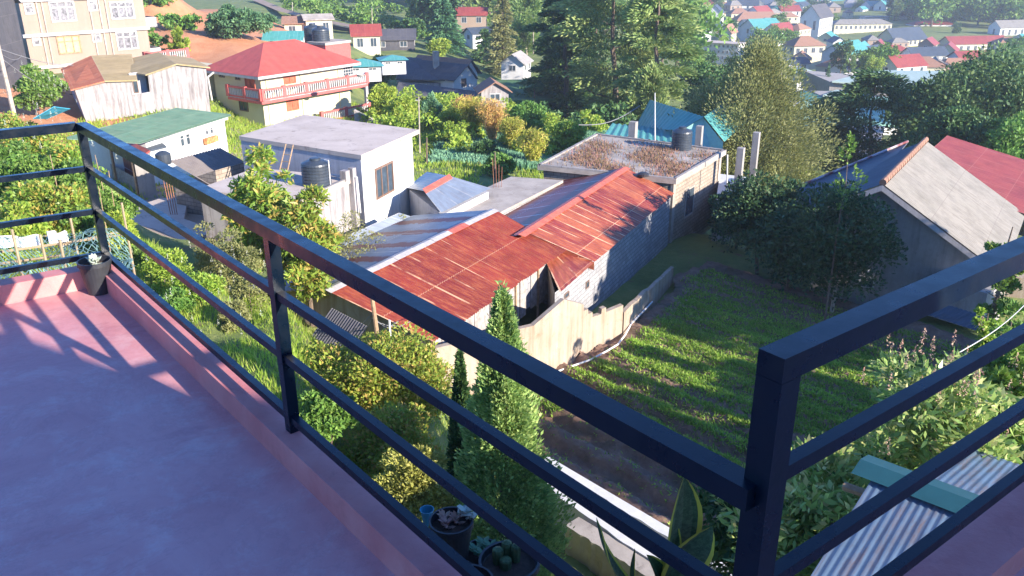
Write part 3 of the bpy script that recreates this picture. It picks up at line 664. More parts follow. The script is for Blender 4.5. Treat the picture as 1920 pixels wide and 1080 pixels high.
wallrun(mb, WA, WB, zA, zB, th_, -.5, 4)
wallrun(mb, WB, P(1055, 680, z=.2), zB, zB + .45, th_, -.5, 3)
wallrun(mb, P(1055, 680, z=.2), WC, zB + .45, zC + .25, th_, -.5, 2)
solo('boundary_wall', mb, M['bwall'], 'old plastered boundary wall standing before the rusty shed, stained brown at its foot', 'wall', WA)
mb = MB(); rj = random.Random(4)
jp = []; z_ = .1
for _ in range(9): jp += [z_, z_]; z_ = max(-.32, min(.2, z_ + rj.choice([-.2, -.2, .2])))
fr_ = [0]
for k in range(8): fr_ += [(k + 1) / 9 - .004, (k + 1) / 9 + .004]
fr_.append(1)
for k in range(len(fr_) - 1):
    wallrun(mb, WC.lerp(WD, fr_[k]), WC.lerp(WD, fr_[k + 1]), zC - .1 + (zD - zC) * fr_[k] + jp[k], zC - .1 + (zD - zC) * fr_[k + 1] + jp[k + 1], th_, -.5, 1)
solo('boundary_wall', mb, M['bwall'], 'broken topped sunlit stretch of wall at the corner of the green field', 'wall', WC)
mb = MB(); wallrun(mb, WD + Vector((.06, .06, 0)), WE, zD - .7, zE - .5, th_, -.5, 8, [rj.uniform(-.06, .06) for _ in range(9)])
solo('boundary_wall', mb, M['bwall'], 'shaded low block wall running back along the long grey shed', 'wall', WD)
mb = MB(); pp = []
for (x, y) in ((1030, 693), (1060, 682), (1100, 668), (1130, 652), (1150, 640), (1164, 622), (1176, 600), (1215, 560)): pp.append(P(x + 8, y + 6, z=.12))
mb.path(pp, .035, 6)
solo('garden_hose', mb, M['pvc'], 'pale pipe lying along the foot of the wall by the crop', 'hose', pp[0])
# white edge walls at the near side of the field
a = P(1012, 862, z=.6); b = P(1440, 1128, z=.6); d = (b - a); n = Vector((d.y, -d.x, 0)).normalized()
def edgewall(label, a, b, wdt, zt, zb, mat='white', seed=1):
    rj = random.Random(seed); d = b - a; d.z = 0; n = Vector((d.y, -d.x, 0)).normalized(); mb = MB(); S = 26
    for i in range(S):
        p = a.lerp(b, i / S); q = a.lerp(b, (i + 1) / S); 
        if i == 0: o0 = rj.uniform(-.03, .03)
        o1 = rj.uniform(-.03, .03); zz = zt
        A_ = Vector((p.x, p.y, zz)) + n * o0; B_ = Vector((q.x, q.y, zz)) + n * o1; C_ = Vector((q.x, q.y, zz)) - n * wdt; D_ = Vector((p.x, p.y, zz)) - n * wdt
        mb.face([A_, D_, C_, B_]); dn = UP * (zt - zb); mb.face([D_, D_ - dn, C_ - dn, C_]); mb.face([A_, B_, B_ - dn, A_ - dn]); o0 = o1
    return solo('retaining_wall', mb, M[mat], label, 'wall', a)
edgewall('long white topped wall edging the dark furrows of the field', P(1010, 862, z=.7), P(1440, 1120, z=.7), .32, .7, -.5)
edgewall('lower white wall beside the open drain, nearest the cypress', P(1010, 905, z=.5), P(1290, 1100, z=.5), .3, .5, -.6, 'white', 2)
edgewall('speckled grey concrete path edge beyond the cypress', P(1060, 985, z=.45), P(1260, 1110, z=.45), .5, .45, -.6, 'concrete', 3)
# ------------------------------------------------------------------ frames for walls and windows
class Fr:
    def __init__(s, A, B=None, az=None):
        s.O = Vector(A); d = (Vector(B) - s.O) if B is not None else dirv(az); d.z = 0
        s.L = d.length; s.u = d.normalized(); n = Vector((s.u.y, -s.u.x, 0))
        if n.dot(CAM - s.O) < 0: n = -n
        s.n = n                                   # outward, towards the balcony side
    def hit(s, px, py):
        d = P(px, py, D=1) - CAM; t = (s.O - CAM).dot(s.n) / d.dot(s.n); p = CAM + d * t - s.O
        return p.dot(s.u), p.z
    def pt(s, a, b, c): return s.O + s.u * a + s.n * b + UP * c      # b = outwards
    def box(s, mb, a0, a1, b0, b1, c0, c1): return mb.box(s.pt(a0, b0, c0), s.u * (a1 - a0), s.n * (b1 - b0), UP * (c1 - c0))
    def px(s, x0, y0, x1, y1):
        xm = (x0 + x1) / 2; ym = (y0 + y1) / 2
        a0 = s.hit(x0, ym)[0]; a1 = s.hit(x1, ym)[0]; c1 = s.hit(xm, y0)[1]; c0 = s.hit(xm, y1)[1]
        return min(a0, a1), max(a0, a1), c0, c1
def window(fr, r, parent, frame='frame_white', pane='glass', nx=2, ny=1, t=.07, out=.05, name='window', label=None):
    a0, a1, c0, c1 = r; m = MB()
    fr.box(m, a0, a1, 0.002, out, c0, c0 + t); fr.box(m, a0, a1, 0.002, out, c1 - t, c1)
    fr.box(m, a0, a0 + t, 0.002, out, c0 + t, c1 - t); fr.box(m, a1 - t, a1, 0.002, out, c0 + t, c1 - t)
    for i in range(1, nx):
        a = a0 + (a1 - a0) * i / nx; fr.box(m, a - t * .35, a + t * .35, 0.002, out * .9, c0 + t, c1 - t)
    for j in range(1, ny):
        c = c0 + (c1 - c0) * (.68 if ny == 2 else j / ny); fr.box(m, a0 + t, a1 - t, 0.003, out * .85, c - t * .35, c + t * .35)
    o = part(name, m, M[frame], parent, label)
    m = MB(); fr.box(m, a0 + t * .5, a1 - t * .5, -.02, .014, c0 + t * .5, c1 - t * .5); part('pane', m, M[pane], o)
    return o
def walls(mb, pts, z0, z1):
    n = len(pts); ar = sum(pts[i].x * pts[(i + 1) % n].y - pts[(i + 1) % n].x * pts[i].y for i in range(n))
    if ar < 0: pts = pts[::-1]
    acc = 0
    for i in range(n):
        a = pts[i]; b = pts[(i + 1) % n]; L_ = math.hypot(b.x - a.x, b.y - a.y)
        za = z1[i] if isinstance(z1, (list, tuple)) else z1; zb = z1[(i + 1) % n] if isinstance(z1, (list, tuple)) else z1
        mb.face([(a.x, a.y, z0), (b.x, b.y, z0), (b.x, b.y, zb), (a.x, a.y, za)], [(acc, 0), (acc + L_, 0), (acc + L_, zb - z0), (acc, za - z0)]); acc += L_
    mb.face([(p.x, p.y, z1 if not isinstance(z1, (list, tuple)) else z1[i]) for i, p in enumerate(pts)])
    return mb
def roofquad(A, B, C_, D_, th=.06):      # A->B ridge, down to C (under B) and D (under A); UV: u along the ridge, v down the slope
    A, B, C_, D_ = map(Vector, (A, B, C_, D_)); m = MB(); L_ = (B - A).length; W_ = (D_ - A).length
    uv = [(0, 0), (L_, 0), (L_, W_), (0, W_)]; pts = [A, B, C_, D_]
    nn = (B - A).cross(D_ - A)
    if nn.z < 0: pts = [A, D_, C_, B]; uv = [(0, 0), (0, W_), (L_, W_), (L_, 0)]
    m.face(pts, uv); dn = UP * th
    m.face([p - dn for p in pts[::-1]])
    for i in range(4): m.face([pts[i] - dn, pts[(i + 1) % 4] - dn, pts[(i + 1) % 4], pts[i]])
    return m
def house(name, label, px, py, L_, W_, H, rh, az, wm, rm, D=None, z=None, roof='gable', wins=(3, 1), gw=1, over=.4, cat='house', group=None, drop=3, frame='frame_white', pane='glass', sides=True, loc=None):
    c = Vector(loc) if loc is not None else P(px, py, z=z, D=D); u = dirv(az); v = dirv(az + 90)
    if v.dot(CAM - c) > 0: v = -v                              # -v faces the balcony
    o = thing(name, label, cat, c, group); q = lambda a, b, h: c + u * a + v * b + UP * h
    mb = MB(); l2 = L_ / 2; w2 = W_ / 2
    e = [q(-l2, -w2, 0), q(l2, -w2, 0), q(l2, w2, 0), q(-l2, w2, 0)]
    for i in range(4): a = e[i]; b = e[(i + 1) % 4]; mb.face([a - UP * drop, b - UP * drop, b + UP * H, a + UP * H])
    if roof == 'gable':
        for s_ in (-1, 1): mb.face([q(s_ * l2, -w2, H), q(s_ * l2, w2, H), q(s_ * l2, 0, H + rh)])
    part('wall', mb, M[wm], o)
    k = rh / w2; r2 = MB()
    if roof == 'gable':
        for s_ in (-1, 1):
            m = roofquad(q(-l2 - over, 0, H + rh + .05), q(l2 + over, 0, H + rh + .05), q(l2 + over, s_ * (w2 + over), H - k * over + .05), q(-l2 - over, s_ * (w2 + over), H - k * over + .05), .1)
            r2.v, off = r2.v + m.v, len(r2.v); r2.f += [[i + off for i in f] for f in m.f]; r2.uv += m.uv
    elif roof in ('hip', 'pyr'):
        h2 = 0.01 if roof == 'pyr' else max(.01, l2 - w2); a1 = q(-h2, 0, H + rh); a2 = q(h2, 0, H + rh); zz = H - .02
        E_ = [q(-l2 - over, -w2 - over, zz), q(l2 + over, -w2 - over, zz), q(l2 + over, w2 + over, zz), q(-l2 - over, w2 + over, zz)]
        LL = L_ + 2 * over; WW = w2 + over
        for f, uv in (([a1, E_[0], E_[1], a2], [(LL / 2 - h2, 0), (0, WW), (LL, WW), (LL / 2 + h2, 0)]), ([a2, E_[2], E_[3], a1], [(LL / 2 - h2, 0), (0, WW), (LL, WW), (LL / 2 + h2, 0)]),
                      ([a2, E_[1], E_[2]], [(WW, 0), (0, WW), (2 * WW, WW)]), ([a1, E_[3], E_[0]], [(WW, 0), (0, WW), (2 * WW, WW)])): r2.face(f, uv)
        r2.face(E_[::-1])
    else:
        r2.slab([q(-l2 - over, -w2 - over, H + .25), q(l2 + over, -w2 - over, H + .25), q(l2 + over, w2 + over, H + .25), q(-l2 - over, w2 + over, H + .25)], .25)
    part('roof', r2, M[rm], o)
    nw, rows = wins; fh = H / max(1, rows)
    fr = Fr(q(-l2, -w2, 0), q(l2, -w2, 0))
    for j in range(rows):
        for i in range(nw):
            a = L_ * (i + .5) / nw; ww = min(1.3, L_ / nw * .5); window(fr, (a - ww / 2, a + ww / 2, fh * j + fh * .35, fh * j + fh * .82), o, frame, pane, 2, 1, .09)
    if sides and gw:
        s_ = 1 if u.dot(CAM - c) > 0 else -1; fr = Fr(q(s_ * l2, -w2, 0), q(s_ * l2, w2, 0))
        for j in range(rows):
            for i in range(gw):
                a = W_ * (i + .5) / gw; ww = min(1.2, W_ / gw * .4); window(fr, (a - ww / 2, a + ww / 2, fh * j + fh * .35, fh * j + fh * .82), o, frame, pane, 2, 1, .09)
    return o

# ------------------------------------------------------------------ rusty sheds
R1 = P(612, 545, z=3.5); R2 = P(927, 393, z=3.5); EN = P(812, 641, z=2.65); EF = P(1063, 469, z=2.65); LN_ = P(438, 548, z=2.65)
sv = (LN_ - R1); LF = R2 + sv
s1 = thing('shed', 'long low shed with a rusty red slope and striped grey slope, nearest the balcony', 'shed', R1 - UP * 3.5)
m = MB(); m.corr(R1, R2, EF, EN, .15, .026, 5, .04); part('corrugated_roof', m, M['rust'], s1, 'rusty red corrugated roof slope', True)
m = MB(); m.corr(R1, R2, LF, LN_, .14, .01, 5, .02); part('corrugated_roof', m, M['zinc_stripe'], s1, 'grey roof slope with dark rust bands', True)
d1 = (R2 - R1).normalized(); sr = (EN - R1).normalized(); sl_ = (LN_ - R1).normalized()
m = MB(); S = 9
for i in range(S):
    if i == 6: part('ridge_flashing', m, M['ridge_pale'], s1); m = MB(); continue
    a = R1.lerp(R2, i / S) - d1 * (.05 if i == 0 else 0); b = R1.lerp(R2, (i + 1) / S); h = UP * (.045 + .012 * (i % 2))
    m.face([a + h, a + sr * .26 + h * .8, b + sr * .26 + h * .8, b + h]); m.face([b + h, b + sl_ * .22 + h * .8, a + sl_ * .22 + h * .8, a + h])
part('ridge_flashing', m, M['ridge_pale'], s1)
m = MB(); a = R1.lerp(R2, 6 / S); b = R1.lerp(R2, 7 / S); h = UP * .05
m.face([a + h, a + sr * .3 + h, b + sr * .3 + h, b + h]); m.face([b + h, b + sl_ * .2 + h, a + sl_ * .2 + h, a + h])
part('ridge_flashing', m, M['ridge_red'], s1, 'rusty piece of ridge flashing')
ins = .28
g = [LN_ - sl_ * ins + d1 * .35, R1 + d1 * .35, EN - sr * ins + d1 * .35]
m = MB(); m.face([Vector((g[0].x, g[0].y, -.5)), Vector((g[2].x, g[2].y, -.5)), g[2] - UP * .05, g[1] - UP * .05, g[0] - UP * .05]); part('gable_wall', m, M['bwall'], s1)
m = MB(); a = g[0]; b = LF - sl_ * ins; m.face([Vector((a.x, a.y, -.5)), a - UP * .06, b - UP * .06, Vector((b.x, b.y, -.5))]); part('side_wall', m, M['block_grey'], s1)
gf = [LF - sl_ * ins - d1 * .2, R2 - d1 * .2, EF - sr * ins - d1 * .2]
m = MB(); m.face([Vector((gf[0].x, gf[0].y, -.5)), gf[0] - UP * .06, gf[1] - UP * .06, gf[2] - UP * .06, Vector((gf[2].x, gf[2].y, -.5))]); part('gable_wall', m, M['block_grey'], s1)
# board and sheet wall on the field side with a dark open bay
fr = Fr(Vector((g[2].x, g[2].y, 0)), Vector((gf[2].x, gf[2].y, 0))); rb = random.Random(9); m = MB(); m2 = MB(); m3 = MB(); a = 0
while a < fr.L:
    w_ = rb.uniform(.35, .75); w_ = min(w_, fr.L - a); zt = 2.6; lowb = -.4 if a < fr.L * .60 else 1.05 + rb.uniform(-.15, .1)
    (m if rb.random() < .6 else m2).box(fr.pt(a, rb.uniform(-.02, .03), lowb), fr.u * (w_ - .015), -fr.n * .03, UP * (zt - lowb)); a += w_
part('board_wall', m, M['wood_grey'], s1); part('tin_patch', m2, M['block_grey'], s1)
fr.box(m3, 0, fr.L, -1.3, -1.25, -.4, 2.5); part('inner_wall', m3, M['wood_grey'], s1)
for k in range(6): m = MB(); m.box(fr.pt(fr.L * k / 5 - .04, .05, -.4), fr.u * .08, -fr.n * .08, UP * 3.0); part('post', m, M['wood'], s1)
aw = MB(); A_ = P(622, 577, D=25.6); B_ = P(690, 612, D=24.2); aw.corr(A_, B_, B_ + Vector((-.5, -1.0, -.55)), A_ + Vector((-.5, -1.0, -.55)), .12, .014, 2); part('awning', aw, M['asbestos_dark'], s1)

# second, taller shed behind it
S1 = P(984, 434, z=3.2); S2 = P(1172, 314, z=3.2); T2 = P(1265, 363, z=2.3); T1 = P(1114, 491, z=2.3); T0 = P(1050, 548, z=2.2)
s2 = thing('shed', 'tall rusty roofed shed with a long grey block wall beside the field', 'shed', Vector((S1.x, S1.y, 0)))
d2 = (S2 - S1).normalized(); S1 = S1 - d2 * .6
m = MB(); m.corr(S1 + d2 * .6, S2, T2, T1, .26, .012, 5, .03); part('metal_roof', m, M['rust2'], s2, 'orange red sheet roof slope', True)
m = MB(); m.corr(P(1024, 492, z=2.45), P(1062, 468, z=2.5), T1 - UP * .02, T0, .26, .01, 3, .02); part('metal_roof', m, M['rust2'], s2, 'small low orange roof piece at the near end', True)
SL2 = S2 + Vector((-3.0, 1.45, -1.0)); SL1 = S1 + Vector((-3.0, 1.45, -1.0)) + d2 * .6
m = MB(); m.corr(S1, S2, SL2, SL1, .26, .012, 5, .03); part('metal_roof', m, M['rust_dark'], s2, 'dark red roof slope turned from the sun', True)  # darker rust tones put the shade of this slope into its colour
m = MB(); e0 = S1 + d2 * .6; e1 = T1; m.face([e0 - UP * .02, e0 - UP * .7, e1 - UP * .35, e1 - UP * .02]); m.face([e0 - UP * .02 + d2 * .02, e1 - UP * .02 + d2 * .02, e1 - UP * .35 + d2 * .02, e0 - UP * .7 + d2 * .02]); part('end_board', m, M['rust2'], s2)
d2 = (S2 - S1).normalized(); r2_ = (T1 - S1).normalized(); m = MB(); h = UP * .05
m.face([S1 + h, S1 + r2_ * .3 + h, S2 + r2_ * .3 + h, S2 + h]); m.face([S2 + h, S2 + Vector((-.2, .1, .0)), S1 + Vector((-.2, .1, .0)), S1 + h]); part('ridge_flashing', m, M['ridge_red'], s2)
fr = Fr(Vector((T0.x - .18, T0.y + .12, 0)), Vector((T2.x - .18, T2.y + .08, 0)))
m = MB(); m.face([fr.pt(0, 0, -.5), fr.pt(fr.L, 0, -.5), fr.pt(fr.L, 0, 2.27), fr.pt(0, 0, 2.14)], [(0, 0), (fr.L, 0), (fr.L, 2.8), (0, 2.7)]); part('block_wall', m, M['block_grey'], s2)
m = MB(); q = fr.pt(0, 0, 0); a = P(1027, 496, z=2.4); m.face([q - UP * .5, q + UP * 2.14, a, Vector((a.x, a.y, -.5))]); part('end_wall', m, M['block_brown'], s2)
for (x0, y0, x1, y1) in ((1058, 548, 1066, 558), (1098, 452 + 75, 1104, 452 + 88)):
    window(fr, fr.px(x0, y0, x1, y1), s2, 'frame_brown', 'glass', 1, 1, .04, .03, 'vent')

# low flat concrete roof between them
Q = [P(798, 402, z=2.5), P(958, 331, z=2.5), P(1056, 338, z=2.5), P(938, 398, z=2.5)]
o = thing('flat_roofed_shed', 'low shed with a stained flat concrete roof between the striped roof and back house', 'shed', Vector((Q[0].x, Q[0].y, 0)))
m = MB(); m.slab(Q, .14); part('roof_slab', m, M['concrete'], o)
c_ = sum(Q, Vector()) / 4; m = MB(); walls(m, [q.lerp(c_, .05) for q in Q], -.5, 2.35); part('wall', m, M['block_grey'], o)
for k in range(4):
    p = P(926 + k * 4, 352, z=2.5) + Vector((k * .02, .15 * (k % 2), 0)); m = MB(); m.tube(p, p + Vector((.03 * k - .05, 0, 1.5 - .15 * k)), .013, .013, 5)
    solo('rebar_rod', m, M['rebar'], 'thin rusty rod sticking up from the stained low flat roof', 'rod', p, 'steel rods standing in the low flat roof')
# grey sheet roof left of the stripes
A_ = P(604, 462, z=2.9); B_ = P(748, 399, z=2.9); C_ = P(790, 412, z=2.45); D_ = P(655, 478, z=2.45)
o = thing('lean_to', 'narrow lean-to with pale zinc sheets along the far side of the striped roof', 'shed', Vector((A_.x, A_.y, 0)))
m = MB(); m.corr(A_, B_, C_, D_, .14, .012, 3, .03); part('sheet_roof', m, M['zinc'], o, smooth=True)
m = MB(); walls(m, [q.lerp((A_ + B_ + C_ + D_) / 4, .08) for q in (A_, B_, C_, D_)], -.5, 2.2); part('wall', m, M['block_grey'], o)
A_ = P(735, 400, z=3.0); m = MB(); m.corr(P(738, 399, z=2.97), P(764, 400, z=2.97), P(786, 413, z=2.86), P(760, 418, z=2.86), .14, .012, 2)
# blue shed
A_ = P(794, 358, z=3.5); B_ = P(844, 330, z=3.5); C_ = P(920, 353, z=3.0); D_ = P(827, 399, z=3.0)
o = thing('small_shed', 'little shed with a red ridge strip and pale blue grey sheets', 'shed', Vector((A_.x, A_.y, 0)))
m = MB(); m.corr(A_, B_, C_, D_, .3, .01, 2); part('sheet_roof', m, M['zinc'], o, smooth=True)
E1 = P(762, 352, z=2.9); E2_ = P(800, 322, z=2.9)
m = MB(); m.corr(A_, B_, E2_, E1, .3, .01, 2); part('sheet_roof', m, M['zinc'], o, smooth=True)
m = MB(); n_ = (D_ - A_).normalized(); m.slab([A_ + UP * .06 - n_ * .1, B_ + UP * .06 - n_ * .1, B_ + n_ * .3 + UP * .05, A_ + n_ * .3 + UP * .05], .03); part('ridge_strip', m, M['ridge_red'], o)
m = MB(); walls(m, [q.lerp((A_ + B_ + C_ + D_) / 4, .06) for q in (E1, E2_, C_, D_)], -.5, 2.85); part('wall', m, M['grey_blue_wall'], o)

# ------------------------------------------------------------------ back house with the overgrown flat roof
Q = [P(1118, 252, z=2.9), P(1362, 283, z=2.9), P(1268, 338, z=2.9), P(1008, 311, z=2.9)]
bh = thing('block_house', 'grey block house with dry weeds growing on its flat concrete roof', 'house', Vector((Q[2].x, Q[2].y, 0)))
m = MB(); m.slab(Q, .22); part('roof_slab', m, M['concrete'], bh)
c_ = sum(Q, Vector()) / 4; W4 = [q.lerp(c_, .06) for q in Q]
m = MB(); walls(m, W4, -1.6, 2.67); part('wall', m, M['block_brown'], bh)
m = MB()
for i in range(4):
    a = Q[i].lerp(c_, .0); b = Q[(i + 1) % 4]; dn = (c_ - (a + b) / 2); dn.z = 0; dn = dn.normalized() * .16
    m.face([a + UP * .09, b + UP * .09, b + dn + UP * .09, a + dn + UP * .09]); m.face([a, b, b + UP * .09, a + UP * .09]); m.face([a + dn, a + dn + UP * .09, b + dn + UP * .09, b + dn])
part('roof_rim', m, M['concrete_pale'], bh)
fr = Fr(Vector((W4[2].x, W4[2].y, 0)), Vector((W4[1].x, W4[1].y, 0)))
window(fr, fr.px(1284, 352, 1300, 404), bh, 'concrete', 'glass', 1, 1, .1, .04)
window(fr, fr.px(1287, 440, 1301, 478), bh, 'concrete_pale', 'glass', 1, 1, .1, .04)
m = MB(); fr.box(m, -.05, .3, -.1, .06, -1.6, 2.67); fr.box(m, fr.L - .3, fr.L + .05, -.1, .06, -1.6, 2.67); part('column', m, M['concrete'], bh)
rs = np.random.RandomState(8); n = 16000; a = rs.rand(n); b = rs.rand(n)
qx = np.array([[p.x, p.y] for p in Q]); xy = (qx[0] * (1 - a)[:, None] + qx[1] * a[:, None]) * (1 - b)[:, None] + (qx[3] * (1 - a)[:, None] + qx[2] * a[:, None]) * b[:, None]
den = (.5 + .5 * np.sin(xy[:, 0] * 1.7 + np.sin(xy[:, 1] * 1.1))) * np.clip(b * 4 - .2, 0, 1) * np.clip((1 - b) * 9, 0, 1) * np.clip(a * 8, 0, 1) * np.clip((1 - a) * 9, 0, 1)
k = rs.rand(n) < den + .06; xy = xy[k]; n = len(xy); h = rs.uniform(.05, .22, n); an = rs.uniform(0, 6.283, n); l = rs.normal(size=(n, 2)) * .06
V = np.stack([np.stack([xy[:, 0] - np.cos(an) * .025, xy[:, 1] - np.sin(an) * .025, np.full(n, 2.9)], 1), np.stack([xy[:, 0] + np.cos(an) * .025, xy[:, 1] + np.sin(an) * .025, np.full(n, 2.9)], 1), np.stack([xy[:, 0] + l[:, 0], xy[:, 1] + l[:, 1], 2.9 + h], 1)], 1).reshape(-1, 3)
M['weeds'] = leafmat('dry_weeds', (.22, .17, .07), (.30, .19, .12), (.36, .17, .15), .25)
o = bpy.data.objects.new('roof_weeds', npmesh('roof_weeds', V, 3, np.arange(len(V)), M['weeds'])); col.objects.link(o); setp(o, 'dry pinkish weeds spread over the flat roof of the block house', 'weeds', None, 'stuff')

def tank(px, py, D, dia, h, label):
    p = P(px, py, D=D); t = thing('water_tank', label, 'water tank', p, 'black plastic roof tanks'); r = dia / 2
    prof = [(r * .97, 0)]
    for i in range(6):
        z0 = h * .1 + h * .66 * i / 6; prof += [(r, z0), (r, z0 + h * .07), (r * .955, z0 + h * .085), (r * .955, z0 + h * .1)]
    prof += [(r, h * .78), (r * .96, h * .84), (r * .6, h * .92), (r * .36, h * .95)]
    m = MB(); m.lathe(p, prof, 28); m.lathe(p, [(r * .97, 0), (.001, 0.001)], 28); part('tank_body', m, M['tank'], t, smooth=False)
    m = MB(); m.lathe(p, [(r * .38, h * .945), (r * .38, h), (r * .3, h * 1.02), (.001, h * 1.025)], 20); part('lid', m, M['tank'], t)
    return t, p
# tank slab beside the white house
O_ = P(566, 378, z=4.6); u_ = dirv(64); v_ = dirv(154); N_ = P(665, 333, z=4.6); u_ = (N_ - O_).normalized(); u_.z = 0; v_ = Vector((-u_.y, u_.x, 0)); Ls = (N_ - O_).length
ts = thing('slab_house', 'low house with a bare concrete roof slab carrying the near black water tank', 'house', Vector((O_.x, O_.y, 0)))
m = MB(); m.slab([O_, O_ + u_ * Ls, O_ + u_ * Ls + v_ * 5.2, O_ + v_ * 5.2], .16); part('roof_slab', m, M['concrete_pink'], ts)
m = MB(); m.box(O_ + u_ * .1 + v_ * .1 - UP * 3.4, u_ * (Ls - .2), v_ * 5, UP * 3.24); part('wall', m, M['white_dirty'], ts)
m = MB(); m.box(O_ - v_ * .0, u_ * Ls, v_ * .12, UP * .1); part('rim', m, M['concrete_pale'], ts)
m = MB(); m.cbox(O_ + u_ * (Ls - .25) - v_ * .05 - UP * 3.4, .25, .25, 3.9, 64); m.cbox(O_ + u_ * (Ls - .6) + v_ * .1, .3, .3, .45, 64); part('column', m, M['white_dirty'], ts)
m = MB(); p = O_ + u_ * (Ls - .3) + v_ * .2 + UP * .12; m.path([p + v_ * 1.6, p, p - v_ * .5, p - v_ * .55 - UP * 1.6], .035, 6); part('drain_pipe', m, M['pvc'], ts)
tk, tp = tank(595, 348, 35.3, 1.22, 1.18, 'ribbed black water tank on the pink concrete slab beside the white walled house')
m = MB(); e = P(620, 350, D=35.1); m.path([e, e + UP * 1.12, e + UP * 1.12 + Vector((-.2, .15, 0))], .025, 6); part('pipe', m, M['pvc'], tk)
for k in range(5):
    p = O_ + u_ * (1.6 + .12 * (k % 3)) + v_ * (3.6 + .1 * (k // 2)); m = MB(); m.tube(p, p + UP * (.7 - .06 * k), .012, .012, 5)
    solo('rebar_rod', m, M['rebar'], 'short steel rod standing on the slab behind the near water tank', 'rod', p, 'short rods on the tank slab')
m = MB(); la = P(522, 375, D=37.2); lb = P(531, 288, D=38.2)
ld = thing('ladder', 'wooden ladder leaning against the shaded wall behind the near water tank', 'ladder', la); sx = Vector((.42, -.2, 0)) * 1.0
a0 = P(510, 380, D=37.4); b0 = P(536, 270, D=38.9)
for s_ in (0, 1): m = MB(); m.tube(a0 + sx * s_, b0 + sx * s_ * .9, .035, .03, 6); part('rail', m, M['wood'], ld)
for k in range(1, 8): m = MB(); p = a0.lerp(b0, k / 8.5); m.tube(p, p + sx, .02, .02, 5); part('rung', m, M['wood'], ld)
m = MB(); rr_ = (Q[1] - Q[0]).normalized()
# ------------------------------------------------------------------ white flat roofed house
Qw = [P(677, 291, z=5.5), P(786, 243, z=5.5), P(541, 217, z=5.5), P(448, 255, z=5.5)]
Qw[2] = Qw[1] + (Qw[3] - Qw[0]) * 1.02
wh = thing('flat_roofed_house', 'white walled house with a weathered pink concrete flat roof and one brown window', 'house', Vector((Qw[0].x, Qw[0].y, 2)))
m = MB(); m.slab(Qw, .2); part('roof_slab', m, M['concrete_pink'], wh)
c_ = sum(Qw, Vector()) / 4; cin = [q.lerp(c_, .015) for q in Qw]; cin[1] = cin[1].lerp(cin[0], .12); cin[2] = cin[2].lerp(cin[3], .12)
m = MB(); a, b, c2, d = cin
z0 = 1.2; f4 = lambda p, z: Vector((p.x, p.y, z))
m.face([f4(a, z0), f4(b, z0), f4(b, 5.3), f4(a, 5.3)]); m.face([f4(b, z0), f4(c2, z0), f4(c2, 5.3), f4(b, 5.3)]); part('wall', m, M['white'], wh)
m = MB(); m.face([f4(a, z0), f4(a, 5.3), f4(d, 5.3), f4(d, z0)]); m.face([f4(d, z0), f4(d, 5.3), f4(c2, 5.3), f4(c2, z0)]); part('wall', m, M['grey_blue_wall'], wh, 'white wall on the shaded side, grey blue shade put into its colour')  # shade of the white wall put into a greyer wall colour
fr = Fr(f4(a, 0), f4(b, 0)); window(fr, fr.px(703, 308, 737, 367), wh, 'frame_brown', 'glass', 3, 1, .09, .06)
fr.box(m := MB(), fr.L * .66, fr.L * .66 + .06, 0, .05, 1.2, 5.25); part('downpipe', m, M['white'], wh)
# dark door on the shaded side
# ------------------------------------------------------------------ beige three storey block, top left
A_ = P(60, 125, z=3.3); B_ = P(284, 105, z=3.3); tl = thing('apartment_house', 'beige pink three storey house on the hillside at the top left', 'house', A_)
fr = Fr(A_, B_); az_ = math.degrees(math.atan2(fr.u.y, fr.u.x)); Lt = fr.L
m = MB(); m.box(fr.pt(0, 0, -5), fr.u * Lt, -fr.n * 9, UP * 15); part('wall', m, M['beige_pink'], tl)
c1 = fr.hit(205, 58)[1]
m = MB(); fr.box(m, -.3, Lt + .2, 0, .28, -.28, .0); fr.box(m, -.3, Lt + .2, 0, .28, c1 - .1, c1 + .2); fr.box(m, -.3, Lt + .2, 0, .28, c1 * 2 + .3, c1 * 2 + .6); part('floor_band', m, M['trim'], tl)
m = MB()
for x in (85, 95, 182, 200, 212):
    a = fr.hit(x, 95)[0]; fr.box(m, a - .06, a + .06, 0, .12, -.1, 9)
part('drain_pipe', m, M['concrete'], tl)
for (x0, y0, x1, y1, pn, nx) in ((45, 5, 64, 27, 'curtain', 1), (93, 1, 141, 41, 'curtain', 3), (164, 0, 182, 21, 'curtain', 1), (206, 2, 251, 36, 'curtain', 3), (60, 69, 76, 86, 'curtain', 1), (107, 66, 152, 101, 'curtain_yellow', 3), (172, 61, 189, 79, 'curtain', 1), (218, 58, 258, 93, 'curtain', 3)):
    window(fr, fr.px(x0, y0, x1, y1), tl, 'frame_white' if pn != 'curtain_yellow' else 'wood', pn, nx, 2, .14, .09)
m = MB(); r = fr.px(120, 126, 158, 138); fr.box(m, r[0], r[1], 0, .1, r[2], r[3]); part('door', m, M['wood'], tl)
for yy in ((32, 52), (90, 110)):
    f2 = Fr(fr.pt(Lt, 0, 0), fr.pt(Lt, -9, 0)); z0 = fr.hit(280, yy[1])[1]; z1 = z0 + 1.0; m = MB(); m.box(fr.pt(Lt, -.4, z0), fr.u * 1.3, -fr.n * 3.5, UP * .12); m.box(fr.pt(Lt, -.4, z0), fr.u * 1.3, -fr.n * .1, UP * 1.0); m.box(fr.pt(Lt + 1.2, -.4, z0), fr.u * .1, -fr.n * 3.5, UP * 1.0); part('balcony', m, M['trim'], tl)
m = MB(); fr.box(m, -.5, Lt + .5, -9.5, .5, 10, 10.2); part('roof', m, M['concrete'], tl)
